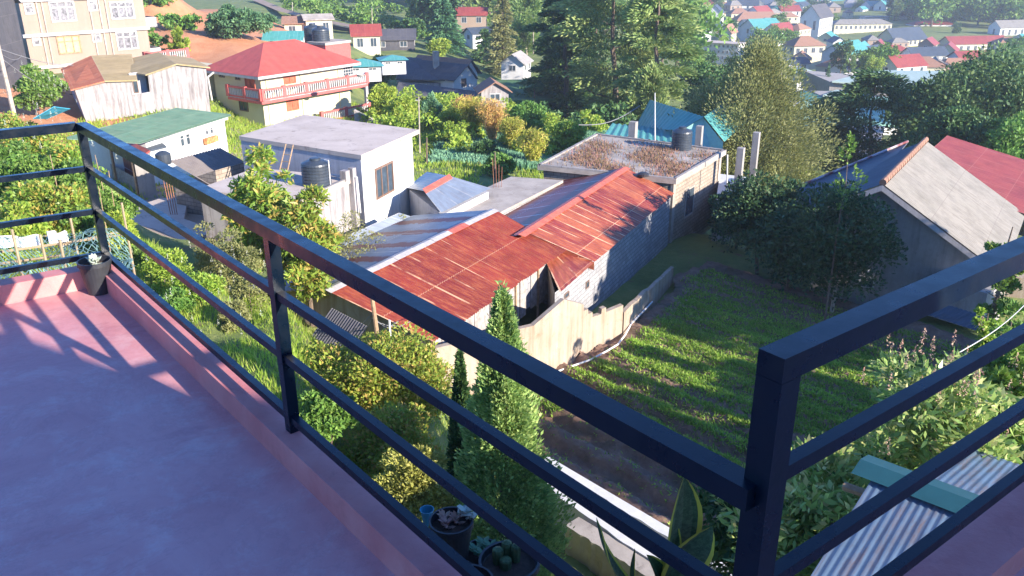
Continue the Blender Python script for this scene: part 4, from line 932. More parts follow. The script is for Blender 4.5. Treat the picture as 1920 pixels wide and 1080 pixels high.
house('village_house', 'dark shaded building at the very edge behind the beige block', -30, 118, 5, 6, 5, 1.5, 10, 'asbestos_dark', 'asbestos_blue', z=4.6, wins=(2, 1), gw=0)  # dark sheet material on the walls puts the shade into their colour

# ------------------------------------------------------------------ old house with streaked white gables
A_ = P(163, 227, z=1.3); B_ = P(394, 206, z=1.3); fr = Fr(A_, B_)
ow = thing('old_house', 'old house with streaked windowless white gable walls and a mossy tile roof', 'house', A_)
h_ = lambda x, y: fr.hit(x, y)
def wallpoly(pxs, back, off=0.0):
    m = MB(); f = [fr.pt(h_(x, y)[0], off, h_(x, y)[1]) for x, y in pxs]; m.face(f)
    return m, f
m, f = wallpoly([(163, 232), (140, 168), (196, 152), (247, 151), (252, 222)], 6); 
part('gable_wall', m, M['white_dirty'], ow)
m2, f2 = wallpoly([(252, 222), (247, 178), (281, 172), (277, 140), (330, 120), (386, 127), (395, 210)], 6); part('gable_wall', m2, M['white_dirty'], ow)
bk = -fr.n * 8
m = MB(); m.face([f[0], f[1], f[1] + bk, f[0] + bk]); q = f2[-1]; m.face([q, q + bk, f2[-2] + bk, f2[-2]]); m.face([f[0] + bk, f[1] + bk, f2[-2] + bk, f2[-1] + bk])
r_ = [fr.pt(h_(247, 151)[0], -1.2, h_(247, 178)[1] - .2), fr.pt(h_(281, 172)[0], -1.2, h_(281, 172)[1] - .2), fr.pt(h_(281, 172)[0], -1.2, h_(277, 138)[1]), fr.pt(h_(247, 151)[0], -1.2, h_(277, 138)[1])]
m.face(r_); part('recess_wall', m, M['grey_blue_wall'], ow)
m = MB(); m.face([f[3], f[3] + bk * .15, r_[0]]); a_ = Vector(f[3]);
f3 = Fr(r_[0], r_[1]); window(f3, (f3.L * .12, f3.L * .45, .15, 1.3), ow, 'frame_brown', 'glass', 1, 1, .06)
up = fr.n * .25 + UP * .05; lift = UP * 1.15
m = roofquad(f[2] + up, f[2] + bk + lift, f[1] + bk + lift * .6 - fr.u * .3, f[1] + up - fr.u * .3, .1); part('roof', m, M['rust_edge'], ow, 'rust red left roof slope')
m = roofquad(f[2] + up, f[2] + bk + lift, fr.pt(h_(277, 140)[0], 0, h_(247, 150)[1]) + bk + lift, f[3] + up + fr.u * .4, .1); part('roof', m, M['mossy_roof'], ow)
pk = fr.pt(h_(330, 120)[0], 0, h_(330, 120)[1]); lf = fr.pt(h_(277, 140)[0], 0, h_(277, 140)[1]); rt = fr.pt(h_(386, 127)[0], 0, h_(386, 127)[1])
m = roofquad(pk + up, pk + bk + UP * .2, lf + bk - fr.u * 3, lf + up - fr.u * .2, .1); part('roof', m, M['mossy_roof'], ow)
m = roofquad(pk + up, pk + bk, rt + bk + fr.u * .3, rt + up + fr.u * .3, .1); part('roof', m, M['mossy_roof'], ow)

# green roofed white house
A_ = P(432, 214, z=3.9); Bn = P(300, 262, z=3.6)
Gq = [P(331, 202, z=4.9), P(168, 231, z=4.9), P(262, 266, z=3.75), P(433, 214, z=3.75)]; Gq[1] = Gq[0] + (Gq[2] - Gq[3])
gr = thing('green_roofed_house', 'white house with a flat pitched green sheet roof and small paired windows', 'house', Vector((Bn.x, Bn.y, 1)))
m = roofquad(Gq[1], Gq[0], Gq[3], Gq[2], .12); part('roof', m, M['green_roof'], gr)
A_ = P(272, 262, z=3.55); B_ = P(420, 221, z=3.55); fr = Fr(Vector((A_.x, A_.y, 0)), Vector((B_.x, B_.y, 0)))
m = MB(); m.box(fr.pt(0, 0, -.5), fr.u * fr.L, -fr.n * 5, UP * 4.1); part('wall', m, M['white'], gr)
for (x0, y0, x1, y1) in ((337, 253, 345, 275), (348, 250, 356, 272), (384, 241, 390, 253), (393, 238, 399, 251)): window(fr, fr.px(x0, y0, x1, y1), gr, 'frame_white', 'glass', 1, 2, .05, .05)
m = MB(); r = fr.px(379, 256, 402, 267); fr.box(m, r[0], r[1], .12, .35, r[2], r[3]); part('window_box', m, plain('orange_flowers', (.7, .22, .08), .8, .6, 0, 5), gr)
m = MB(); fr.box(m, -.2, fr.L + .2, .02, .16, 3.42, 3.58); part('eave_board', m, M['white'], gr)
gs = thing('annex', 'small grey roofed annex stuck to the near corner of the green roofed house', 'shed', Vector((Bn.x, Bn.y, 1)))
Bq = [P(290, 256, z=3.3), P(312, 274, z=3.0), P(275, 283, z=3.0), P(250, 266, z=3.3)]; m = MB(); m.slab(Bq, .1); part('roof', m, M['asbestos_blue'], gs)
c_ = sum(Bq, Vector()) / 4; m = MB(); walls(m, [q.lerp(c_, .1) for q in Bq], 0, 2.9); part('wall', m, M['white'], gs)
# red shed
Rq = [P(210, 247, z=3.7), P(281, 282, z=3.7), P(251, 301, z=3.2), P(168, 258, z=3.2)]
rsd = thing('open_shed', 'open fronted shed under a red roof edge left of the brown corrugated roof', 'shed', Vector((Rq[2].x, Rq[2].y, 1)))
m = roofquad(Rq[0], Rq[1], Rq[2], Rq[3], .1); part('roof', m, M['red_tile'], rsd)
m = MB(); m.face([Rq[1] - UP * .1, Rq[1] - UP * 3, Rq[2] - UP * 2.5, Rq[2] - UP * .1]); part('end_wall', m, M['concrete_pale'], rsd)
m = MB(); m.face([Rq[0] - UP * .1, Rq[0] - UP * 3, Rq[1] - UP * 3, Rq[1] - UP * .1]); part('back_wall', m, M['rust_dark'], rsd)
for t_ in (0.02, .5, .97):
    m = MB(); p = Rq[3].lerp(Rq[2], t_); m.cbox(Vector((p.x, p.y, p.z - 2.6)), .12, .12, 2.5, 60); part('post', m, M['wood'], rsd)
m = MB(); a = Rq[3].lerp(Rq[2], .03) + Vector((.25, .25, 0)); b = Rq[3].lerp(Rq[2], .96) + Vector((.25, .25, 0)); m.face([a - UP * 2.6, b - UP * 2.6, b - UP * 1.3, a - UP * 1.3]); part('front_panel', m, M['wood_grey'], rsd)
# brown corrugated roof with block wall
A_ = P(316, 302, z=4.0); B_ = P(412, 277, z=4.0); C_ = P(431, 345, z=3.0); D_ = P(346, 345, z=3.0)
D_ = P(408, 356, z=2.9); C_ = B_ + (D_ - A_)
br = thing('corrugated_roofed_house', 'low block house with a faded brown corrugated roof left of the mango tree', 'house', Vector((D_.x, D_.y, 1)))
m = MB(); m.corr(A_, B_, C_, D_, .2, .03, 4); part('corrugated_roof', m, M['brown_corr'], br, smooth=True)
cc_ = (A_ + B_ + C_ + D_) / 4; W_ = [q.lerp(cc_, .04) for q in (A_, B_, C_, D_)]
m = MB(); walls(m, W_, -.2, [3.85, 3.85, 2.8, 2.8]); part('block_wall', m, M['block_brown'], br)
# fix for the polygon order: extra plain front wall
p = P(306, 296, D=(A_.y) - .3); m = MB(); m.lathe(p - UP * .3, [(.35, 0), (.37, .12), (.37, .5), (.2, .62), (.05, .66)], 18); solo('water_drum', m, M['tank'], 'small dark blue drum at the corner of the brown corrugated roof', 'drum', p)
for k in range(4):
    p = P(321 + k * 4, 404, z=1.7) ; p.z = G(p.x, p.y); m = MB(); m.tube(p, p + Vector((-.12 + .02 * k, 0, 2.4)), .02, .02, 5)
    solo('rebar_rod', m, M['rebar'], 'tall rusty rod in the bundle rising from the paved yard', 'rod', p, 'bundle of rusty rods in the yard')
m = MB(); yq = [P(206, 402, z=1.75), P(300, 372, z=1.75), P(352, 372, z=1.75), P(345, 410, z=1.75), P(405, 432, z=1.75), P(330, 462, z=1.75), P(262, 445, z=1.75)]
m.slab(yq, 1.2); o = solo('yard', m, M['concrete_pink'], 'beige paved yard', 'yard', yq[0], kind='structure')
for k in o.keys():
    pass

# ------------------------------------------------------------------ cream house with red hip roof and balustrades
K = P(492, 185, D=77.5); yh = thing('villa', 'cream two storey house with a red hip roof and red and white balustrades', 'house', K)
fr = Fr(K, az=53); fl = Fr(K, az=143)
if fr.u.x < 0: fr.u = -fr.u
Lr = fr.hit(655, 150)[0]; 
Ll = abs(fl.hit(402, 150)[0]); fl.u = fl.u if fl.hit(402, 150)[0] > 0 else -fl.u
Ll = abs(Ll); Ll = min(Ll, 14)
ze = fr.hit(490, 140)[1]; zb = -4.5
m = MB(); m.box(fr.pt(0, 0, zb), fr.u * Lr, fl.u * Ll, UP * (ze - zb)); part('wall', m, M['cream'], yh)
ov = .9; cs = [(-ov, -ov), (Lr + ov, -ov), (Lr + ov, Ll + ov), (-ov, Ll + ov)]; q = lambda a, b, c: K + fr.u * a + fl.u * b + UP * c
E_ = [q(a, b, ze) for a, b in cs]; hw = min(Lr, Ll) / 2 + ov; rz = ze + 2.3
if Lr > Ll: a1, a2 = q(hw - ov, Ll / 2, rz), q(Lr + ov - hw, Ll / 2, rz)
else: a1, a2 = q(Lr / 2, hw - ov, rz), q(Lr / 2, Ll + ov - hw, rz)
m = MB()
def rf(pts):
    a, b = pts[0], pts[1]; e = (b - a).normalized(); nn = (b - a).cross(pts[2] - a).normalized(); g_ = nn.cross(e)
    if nn.z < 0: pts = pts[::-1]
    m.face(pts, [((p - a).dot(e), (p - a).dot(g_)) for p in pts])
if Lr > Ll: rf([E_[0], E_[1], a2, a1]); rf([E_[1], E_[2], a2]); rf([E_[2], E_[3], a1, a2]); rf([E_[3], E_[0], a1])
else: rf([E_[0], E_[1], a1]); rf([E_[1], E_[2], a2, a1]); rf([E_[2], E_[3], a2]); rf([E_[3], E_[0], a1, a2])
m.face([p - UP * .02 for p in E_]); part('roof', m, M['red_tile'], yh)
m = MB()
for i in range(4):
    a, b = E_[i], E_[(i + 1) % 4]; m.box(a - UP * .26, b - a, (K + fr.u * Lr / 2 + fl.u * Ll / 2 - (a + b) / 2).normalized() * .08, UP * .24)
part('fascia', m, M['trim'], yh)
def balustrade(parent, f, a0, a1, z, depth=1.1, pitch=2.6, side=None, ss=None, slab=True):
    if slab:
        m = MB(); f.box(m, a0, a1, 0, depth, z - .28, z); part('balcony_slab', m, M['trim'], parent)
        m = MB(); f.box(m, a0, a1, depth, depth + .03, z - .3, z - .05); part('red_edge', m, M['red_trim'], parent)
    m = MB(); f.box(m, a0, a1, depth - .16, depth + .02, z + .82, z + .98); f.box(m, a0, a1, depth - .12, depth, z + .03, z + .17); part('handrail', m, M['red_trim'], parent)
    m = MB(); mp = MB(); n = max(1, round((a1 - a0) / pitch))
    for i in range(n + 1):
        a = a0 + (a1 - a0) * i / n; mp = MB(); f.box(mp, a - .18, a + .18, depth - .22, depth + .05, z, z + 1.05); part('baluster_post', mp, M['red_trim'], parent)
        if i < n:
            st = (a1 - a0) / n; k = int((st - .4) / .22)
            for j in range(k):
                b_ = a + .28 + (st - .5) * j / max(1, k - 1); f.box(m, b_ - .055, b_ + .055, depth - .13, depth - .02, z + .17, z + .82)
    part('baluster_row', m, M['trim'], parent)
z1 = fr.hit(497, 184)[1]
balustrade(yh, fr, -.9, Lr + 1.4, z1, 1.1); balustrade(yh, fl, -1.1, Ll * .55, z1, .9)
z2 = z1 - 2.95; balustrade(yh, fr, fr.hit(590, 215)[0], Lr + 1.4, z2, 1.1)
m = MB(); fr.box(m, Lr + 1.1, Lr + 1.4, .8, 1.1, zb, z1 - .3); part('column', m, M['trim'], yh)
for (x0, y0, x1, y1) in ((531, 134, 554, 157), (537, 186, 560, 207)): window(fr, fr.px(x0, y0, x1, y1), yh, 'red_door', 'red_door', 2, 2, .1, .07, 'shutter')
window(fr, fr.px(642, 118, 661, 142), yh, 'frame_white', 'glass', 4, 4, .07, .08)
for (x0, y0, x1, y1, k) in ((460, 139, 478, 167, 'd'), (441, 134, 450, 150, 'w'), (410, 122, 420, 145, 'w'), (449, 182, 465, 208, 'w')): window(fl, fl.px(x0, y0, x1, y1), yh, 'red_door' if k == 'd' else 'frame_brown', 'red_door' if k == 'd' else 'glass', 2, 1, .09, .07, 'door' if k == 'd' else 'window')
m = MB()
for x in (500, 565, 636): a = fr.hit(x, 170)[0]; fr.box(m, a - .05, a + .05, 0, .1, zb, ze - .2)
part('downpipe', m, M['cream'], yh)
m = MB(); p = q(-.9, Ll * .8, ze - .1); m.path([p, p + Vector((-.5, -.3, -.4)), p + Vector((-.4, -.3, -2.5))], .09, 8); part('rain_pipe', m, M['trim'], yh)
# terrace wing behind
c0 = q(Lr * .25, Ll + 5.2, 0); wg = thing('terrace_house', 'flat roofed wing with a balustraded terrace behind the red hip roof', 'house', c0)
fw = Fr(q(-1.4, Ll + 1, 0), q(-1.4, Ll + 8.5, 0)); fw2 = Fr(q(-1.4, Ll + 1.0, 0), q(Lr * .8, Ll + 1.0, 0))
m = MB(); m.box(q(-1.4, Ll + 1, zb), fl.u * 7.5, fr.u * (Lr * .45), UP * (ze - zb - .2)); part('wall', m, M['cream'], wg)
balustrade(wg, fw, 0, 7.5, ze + .1, .3, 2.4); 
fw3 = Fr(q(-1.4, Ll + 8.5, 0), q(Lr * .8, Ll + 8.5, 0)); balustrade(wg, fw3, 0, Lr * .42, ze + .1, .1, 2.4)
window(fw, (1, 2.6, -1.8, .2), wg, 'frame_brown', 'glass', 2, 1)
# tank terrace at the right rear
p = P(608, 84, D=96); tank(588, 80, 98, 1.9, 2.0, 'dark tank on the platform behind the red hip roof, left one of the two'); tank(603, 85, 95, 1.9, 2.0, 'dark tank on the platform behind the red hip roof, right one of the two')
house('terrace_house', 'platform building with a low red and white balustrade under the two dark tanks', 618, 90, 3.6, 2.6, .5, .1, 55, 'red_trim', 'concrete', D=95, roof='flat', wins=(0, 1), gw=0, drop=1.2, over=.1)
p = P(676, 145, D=77); m = MB(); m.lathe(p, [(0.02, 0), (.3, .1), (.45, .3)], 14); solo('satellite_dish', m, M['trim'], 'white dish at the right end of the upper red and white balcony', 'satellite dish', p)

# ------------------------------------------------------------------ old white gabled house with dark roofs, centre
D0 = 112
A_ = P(853, 172, D=D0); fr = Fr(A_, P(905, 172, D=D0 + 3)); oh = thing('old_house', 'white gabled house with dark sheet roofs in front of the tall conifers', 'house', A_)
hit = lambda x, y, b=0: fr.pt(fr.hit(x, y)[0], b, fr.hit(x, y)[1])
g1 = [hit(851, 150), hit(875, 122), hit(893, 147)]; bk = -fr.n * 11 - fr.u * 1.5
m = MB(); m.face([hit(851, 172), hit(893, 176), g1[2], g1[1], g1[0]]); m.face([hit(851, 172), g1[0], g1[0] + bk, hit(851, 172) + bk]); part('gable_wall', m, M['white'], oh)
g2 = [hit(876, 140), hit(892, 114), hit(911, 138)]; o2 = -fr.n * 1.2
m = MB(); m.face([p + o2 for p in (hit(880, 172), hit(905, 172), g2[2] - fr.u * .5, g2[1], g2[0])]); part('gable_wall', m, M['white'], oh)
m = roofquad(g1[1] + fr.n * .4 + UP * .1, g1[1] + bk, g1[0] + bk - fr.u * .3, g1[0] + fr.n * .4 - fr.u * .3, .12); part('roof', m, M['asbestos_dark'], oh)
m = roofquad(g1[1] + fr.n * .4 + UP * .1, g1[1] + bk, g1[2] + bk, g1[2] + fr.n * .4 + UP * .05, .12); part('roof', m, M['asbestos_dark'], oh)
m = roofquad(g2[1] + o2 + fr.n * .4 + UP * .1, g2[1] + bk, g2[2] + bk, g2[2] + o2 + fr.n * .4, .12); part('roof', m, M['asbestos_dark'], oh)
m = roofquad(g2[1] + o2 + fr.n * .4 + UP * .1, g2[1] + bk, g2[0] + bk, g2[0] + o2 + fr.n * .4, .12); part('roof', m, M['clay'], oh)
window(fr, fr.px(865, 147, 874, 162), oh, 'frame_brown', 'glass', 2, 2, .1, .08); 
m = MB(); A2 = P(757, 122, D=D0 + 6); 
m = roofquad(P(757, 107, D=D0 + 9), P(850, 112, D=D0 + 9), P(840, 150, D=D0 + 1), P(742, 148, D=D0 + 1), .12); part('roof', m, M['asbestos_dark'], oh, 'long dark roof slope with lighter patched sheets')
m = MB(); m.box(P(745, 150, D=D0 + 1.5) - UP * 2.5, P(845, 152, D=D0 + 1.5) - P(745, 150, D=D0 + 1.5), Vector((0, 9, 0)), UP * 2.2); part('wall', m, M['white_dirty'], oh)
m = MB(); c = P(818, 128, D=D0 + 4); m.cbox(c, .7, .7, 2.2, 20); part('chimney', m, M['concrete'], oh)
lo_ = thing('long_shed', 'long low dark roofed shed in front of the white gabled house', 'shed', P(745, 188, D=D0 - 6))
m = roofquad(P(748, 153, D=D0 - 1), P(905, 172, D=D0 - 3), P(905, 193, D=D0 - 8), P(740, 176, D=D0 - 7), .12); part('roof', m, M['asbestos_dark'], lo_)
m = MB(); a = P(742, 180, D=D0 - 6.5); b = P(903, 196, D=D0 - 7.5); m.box(a - UP * 2.3, b - a, Vector((0, 3.5, 0)), UP * 2.2); part('wall', m, M['grey_blue_wall'], lo_)
house('hut', 'tiny white hut with a tiled roof at the end of the long dark shed', 924, 196, 3.2, 3, 1.8, .9, 100, 'white_dirty', 'clay', D=96, wins=(0, 1), gw=1)
house('cottage', 'little white gabled cottage half hidden behind shrubs at the lawn', 968, 138, 5, 3.6, 2.0, 1.3, 75, 'white', 'concrete_pale', D=140, wins=(2, 1), gw=1)

# ------------------------------------------------------------------ teal roofed house behind the overgrown roof
tz = 0.0
A_ = P(1148, 231, D=64); B_ = P(1262, 243, D=62); C_ = P(1270, 268, D=57); D_ = P(1134, 252, D=59)
te = thing('teal_roofed_house', 'house with teal corrugated roofs behind the overgrown flat roof', 'house', Vector((C_.x, C_.y, G(C_.x, C_.y))))
m = MB(); m.corr(A_, B_, C_, D_, .45, .05, 2); part('corrugated_roof', m, M['teal_roof'], te, smooth=True)
m = MB(); m.corr(A_, B_, B_ + Vector((1, 6, -2.4)), A_ + Vector((1, 6, -2.4)), .45, .05, 2); part('corrugated_roof', m, M['teal_roof'], te, 'far slope', True)
a = C_ + Vector((-.2, .4, -.3)); b = D_ + Vector((.3, .4, -.3)); m = MB(); m.face([b - UP * 4, a - UP * 4, a, b]); part('wall', m, M['white'], te)
pk = P(1320, 219, D=58); le = P(1276, 243, D=58); re = P(1358, 266, D=56); bk = Vector((3, 8, .3)); lb = Vector((-2.2, .4, -1.9))
m = MB(); m.corr(pk, pk + Vector((-2.6, 7, 0)), P(1284, 262, D=60) + Vector((-2.6, 7, -.6)), P(1278, 244, D=58), .45, .04, 2); part('corrugated_roof', m, M['teal_roof'], te, 'left slope of the cross wing', True)
m = MB(); m.corr(pk, pk + Vector((2.8, 6, 0)), re + Vector((2.8, 6, 0)), re, .45, .04, 2); part('corrugated_roof', m, M['teal_roof'], te, 'right slope of the cross wing', True)
m = MB(); a_ = P(1278, 245, D=58); b_ = re; m.face([a_ + Vector((0, .3, -4)), b_ + Vector((0, .3, -3)), b_ + Vector((0, .3, -.1)), pk + Vector((0, .3, -.1)), a_ + Vector((0, .3, -.1))]); part('gable_wall', m, plain('pale_teal_wall', (.30, .55, .52), .8, .12), te)
tank(1277, 283, 49.2, 1.18, 1.4, 'black water tank standing on the overgrown flat roof')
def pillar(x, y0, y1, D, wd, label):
    b = P(x, y1, D=D); t = P(x, y0, D=D); m = MB(); m.cbox(b, wd, wd, t.z - b.z, 60); return solo('pillar', m, M['concrete_pale'], label, 'pillar', b, 'bare concrete pillars around the block house')
pillar(1186, 228, 263, 53, .44, 'short pale pillar at the far edge of the overgrown roof, left of the thin pole')
pillar(1309, 236, 280, 52.3, .37, 'short pale pillar just right of the roof water tank')
pillar(1378, 277, 400, 47, .37, 'bare concrete pillar right of the block house, the shorter of two')
pillar(1410, 248, 338, 50, .36, 'bare concrete pillar right of the block house, the taller one')
p = P(1228, 264, D=52.5); t = P(1228, 174, D=52.5); m = MB(); m.tube(p, t, .045, .03, 7); solo('antenna_pole', m, M['steel'], 'thin pale pole standing on the far edge of the overgrown roof', 'pole', p)
a = P(1352, 330, z=1.6); b = P(1402, 338, z=1.6); c = P(1350, 398, z=.6)
m = MB(); m.slab([P(1350, 326, z=1.2), P(1400, 332, z=1.2), P(1398, 352, z=1.2), P(1340, 392, z=1.2)], .3); o = thing('unfinished_building', 'unfinished white floor slab beside the two bare pillars', 'building', a)
part('floor_slab', m, M['white'], o); m = MB(); q_ = P(1340, 392, z=1.2); r_ = P(1350, 326, z=1.2); m.box(q_ - UP * 2.5, r_ - q_, Vector((.2, 0, 0)), UP * 2.3); m.box(q_ - UP * 2.5, P(1398, 352, z=1.2) - q_, Vector((0, .2, 0)), UP * 2.3); part('wall', m, M['white_dirty'], o)
p = P(1362, 400, D=45); m = MB(); m.tube(p, P(1364, 290, D=45), .04, .04, 7); solo('drain_pipe', m, M['pvc'], 'white pipe running up beside the block house', 'pipe', p)
# roof clutter on shed 2 end
p = P(1206, 330, z=2.98); m = MB(); m.lathe(p, [(.001, .02), (.28, .0), (.3, .12), (.16, .2), (.001, .2)], 16); solo('rubber_ring', m, M['black_pipe'], 'dark round tyre lying on the roof edge by the rusty ridge', 'tyre', p)

# ------------------------------------------------------------------ house at the right
RR1 = P(1655, 345, z=5.0); RR2 = P(1736, 264, z=5.0); ER1 = P(1832, 479, z=2.6); EL1 = P(1518, 393, z=3.5)
ER1 = RR1 + (ER1 - RR1) * 1.27; du = (RR2 - RR1); ER2 = ER1 + du; EL2 = EL1 + du
rh = thing('gabled_house', 'house with grey cement sheet roof, shaded gable wall and red ridge tiles', 'house', Vector((RR1.x, RR1.y, 0)))
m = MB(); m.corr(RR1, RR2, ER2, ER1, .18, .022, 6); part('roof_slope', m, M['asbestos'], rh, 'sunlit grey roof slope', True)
m = MB(); m.corr(RR1, RR2, EL2, EL1, .18, .022, 5); part('roof_slope', m, M['asbestos_blue'], rh, 'shaded blue grey roof slope', True)  # same roof, its shade put into darker blue sheet tones
m = MB(); N_ = 22
for i in range(N_):
    a = RR1.lerp(RR2, i / N_) + UP * .05; b = RR1.lerp(RR2, (i + .96) / N_) + UP * .09
    m.tube(a, b, .15, .12, 8)
part('ridge_tiles', m, M['clay'], rh)
un = du.normalized(); gi = un * .45; sr_ = (ER1 - RR1).normalized(); sl2 = (EL1 - RR1).normalized()
a = EL1 + gi - sl2 * .4; b = ER1 + gi - sr_ * .4; pk = RR1 + gi
m = MB(); m.face([Vector((a.x, a.y, -.5)), Vector((b.x, b.y, -.5)), b - UP * .08, pk - UP * .08, a - UP * .08]); part('gable_wall', m, M['concrete_pale'], rh)
m = MB(); b2 = b + du * .9; m.face([Vector((b.x, b.y, -.5)), Vector((b2.x, b2.y, -.5)), b2 - UP * .08, b - UP * .08]); a2 = a + du * .9; m.face([Vector((a.x, a.y, -.5)), a - UP * .08, a2 - UP * .08, Vector((a2.x, a2.y, -.5))]); part('side_wall', m, M['concrete_pale'], rh)
m = MB(); m.face([RR1 - UP * .04 - un * .03, ER1 - UP * .04 - un * .03, ER1 - UP * .28 - un * .03, RR1 - UP * .28 - un * .03]); m.face([RR1 - UP * .04 - un * .03, RR1 - UP * .28 - un * .03, EL1 - UP * .28 - un * .03, EL1 - UP * .04 - un * .03]); part('barge_board', m, M['trim'], rh)
fr = Fr(Vector((a.x, a.y, 0)), Vector((b.x, b.y, 0))); window(fr, fr.px(1610, 518, 1640, 540), rh, 'frame_white', 'glass', 2, 1, .06, .05)
p = fr.pt(fr.px(1630, 508, 1642, 528)[0], .3, fr.px(1630, 508, 1642, 528)[3]); m = MB(); m.lathe(p, [(0.01, 0), (.12, .03), (.2, .1)], 14); m.tube(p + Vector((0, .3, 0)), p, .015); solo('satellite_dish', m, M['white'], 'small white dish on the shaded gable wall at the right', 'satellite dish', p)
# blue grey side roof and red roof behind
RB = P(1776, 254, z=3.4); RA = P(1700, 320, z=3.4); EA = RA + Vector((3.3, -1.9, -.9)) * 2.6
d_ = (RB - RA); EB = EA + d_
r3 = thing('red_roofed_house', 'dark red sheet roof rising behind the grey cement sheet roof', 'house', Vector((RA.x, RA.y, 0)))
sl3 = (EA - RA) * 1.35; 
m = MB(); m.corr(RA - d_ * .1, RB, RB + sl3, RA + sl3, .26, .014, 4); part('metal_roof', m, M['red_roof2'], r3, smooth=True)
m = MB(); m.face([RB - UP * 5, RB + sl3 * .95 - UP * 3.2, RB + sl3 * .95 - UP * .1, RB - UP * .1]); part('gable_wall', m, M['concrete_pale'], r3)
m = MB(); m.face([RA - UP * 5, RA - UP * .1, RB - UP * .1, RB - UP * 5]); part('side_wall', m, M['concrete_pale'], r3)
A_ = P(1640, 282, z=4.3); B_ = P(1490, 354, z=3.6)
ba = thing('side_building', 'low building with blue grey sheets and thin red roof edge left of grey roof', 'house', Vector((B_.x, B_.y, 0)))
q4 = [P(1700, 268, z=4.6), P(1600, 300, z=4.2), P(1490, 352, z=3.2), P(1520, 390, z=3.2)]
m = roofquad(P(1702, 266, z=4.5), P(1600, 398, z=4.5) if False else P(1640, 340, z=4.4), P(1520, 388, z=3.3), P(1492, 352, z=3.3), .1); part('roof', m, M['asbestos_blue'], ba)
c_ = (P(1702, 266, z=4.5) + P(1492, 352, z=3.3)) / 2
m = MB(); a = P(1495, 354, z=3.1); b = P(1522, 390, z=3.1); m.face([a - UP * 3.6, b - UP * 3.6, b, a]); part('wall', m, M['concrete_pale'], ba)
m = MB(); m.tube(P(1702, 265, z=4.55), P(1492, 351, z=3.36), .06, .06, 6); part('edge_flashing', m, M['rust_dark'], ba)
# low dark roofs and step walls at the foot of the right house
m = MB(); A_ = P(1725, 575, z=1.8); B_ = P(1840, 612, z=1.8); o = thing('low_shed', 'low dark sheet roof in shade beyond the right hand railing', 'shed', A_ - UP * 1.8)
m.corr(P(1760, 566, z=2.0), P(1870, 600, z=2.0), P(1838, 622, z=1.7), P(1722, 584, z=1.7), .15, .02, 2); part('sheet_roof', m, M['asbestos_blue'], o, smooth=True)
m = MB(); m.box(P(1728, 588, z=0), P(1836, 622, z=0) - P(1728, 588, z=0), Vector((1.4, 1.2, 0)), UP * 1.6); part('wall', m, M['concrete_pale'], o)
A_ = P(1850, 545, z=.6); m = MB(); m.box(P(1846, 552, z=.2), Vector((2.6, -.9, 0)), Vector((.4, 1.8, 0)), UP * .9); solo('garden_wall', m, M['bwall'], 'sunlit plastered step wall under the right hand rail', 'wall', A_)
# corrugated roof right below the balcony
A_ = P(1600, 1080, z=7.5)
cr = thing('shed', 'blue corrugated zinc roof with a teal ridge flashing just below the right hand railing', 'shed', Vector((6, 9.5, 0)))
ra = P(1612, 868, z=7.8); rb = P(1925, 985, z=7.8); rd = (rb - ra); pn = Vector((rd.y, -rd.x, 0)).normalized()
if pn.y > 0: pn = -pn
far_ = -pn
# near slope, with laps, and far slope
m = MB(); m.corr(ra + rd * .12, rb + rd * .4, rb + rd * .4 + pn * 3.4 - UP * .9, ra + rd * .12 + pn * 3.4 - UP * .9, .085, .0065, 4, .03); part('corrugated_roof', m, M['zinc_blue'], cr, 'near slope', True)
m = MB(); m.corr(ra + rd * .3, rb + rd * .4, rb + rd * .4 + far_ * 2.4 - UP * .6, ra + rd * .3 + far_ * 2.4 - UP * .6, .085, .0065, 3); part('corrugated_roof', m, M['zinc_blue'], cr, 'far slope', True)
m = MB(); m.face([ra + UP * .06 + pn * .28 - UP * .07, rb + rd * .4 + pn * .28 - UP * .01, rb + rd * .4 + UP * .06, ra + UP * .06]); m.face([ra + UP * .06, rb + rd * .4 + UP * .06, rb + rd * .4 + far_ * .3 - UP * .02, ra + far_ * .3 - UP * .02]); part('ridge_flashing', m, M['teal_paint'], cr)
m = MB(); m.tube(ra - rd * .03 + pn * .3 - UP * .22, ra + rd * .4 + pn * .25 - UP * .22, .06, .06, 6); part('purlin', m, M['wood'], cr)
m = MB(); a = ra + rd * .35; m.box(a + pn * 3.1 - UP * 7.8, rd * 1.0, far_ * 5, UP * 6.8); part('wall', m, M['concrete_pale'], cr)
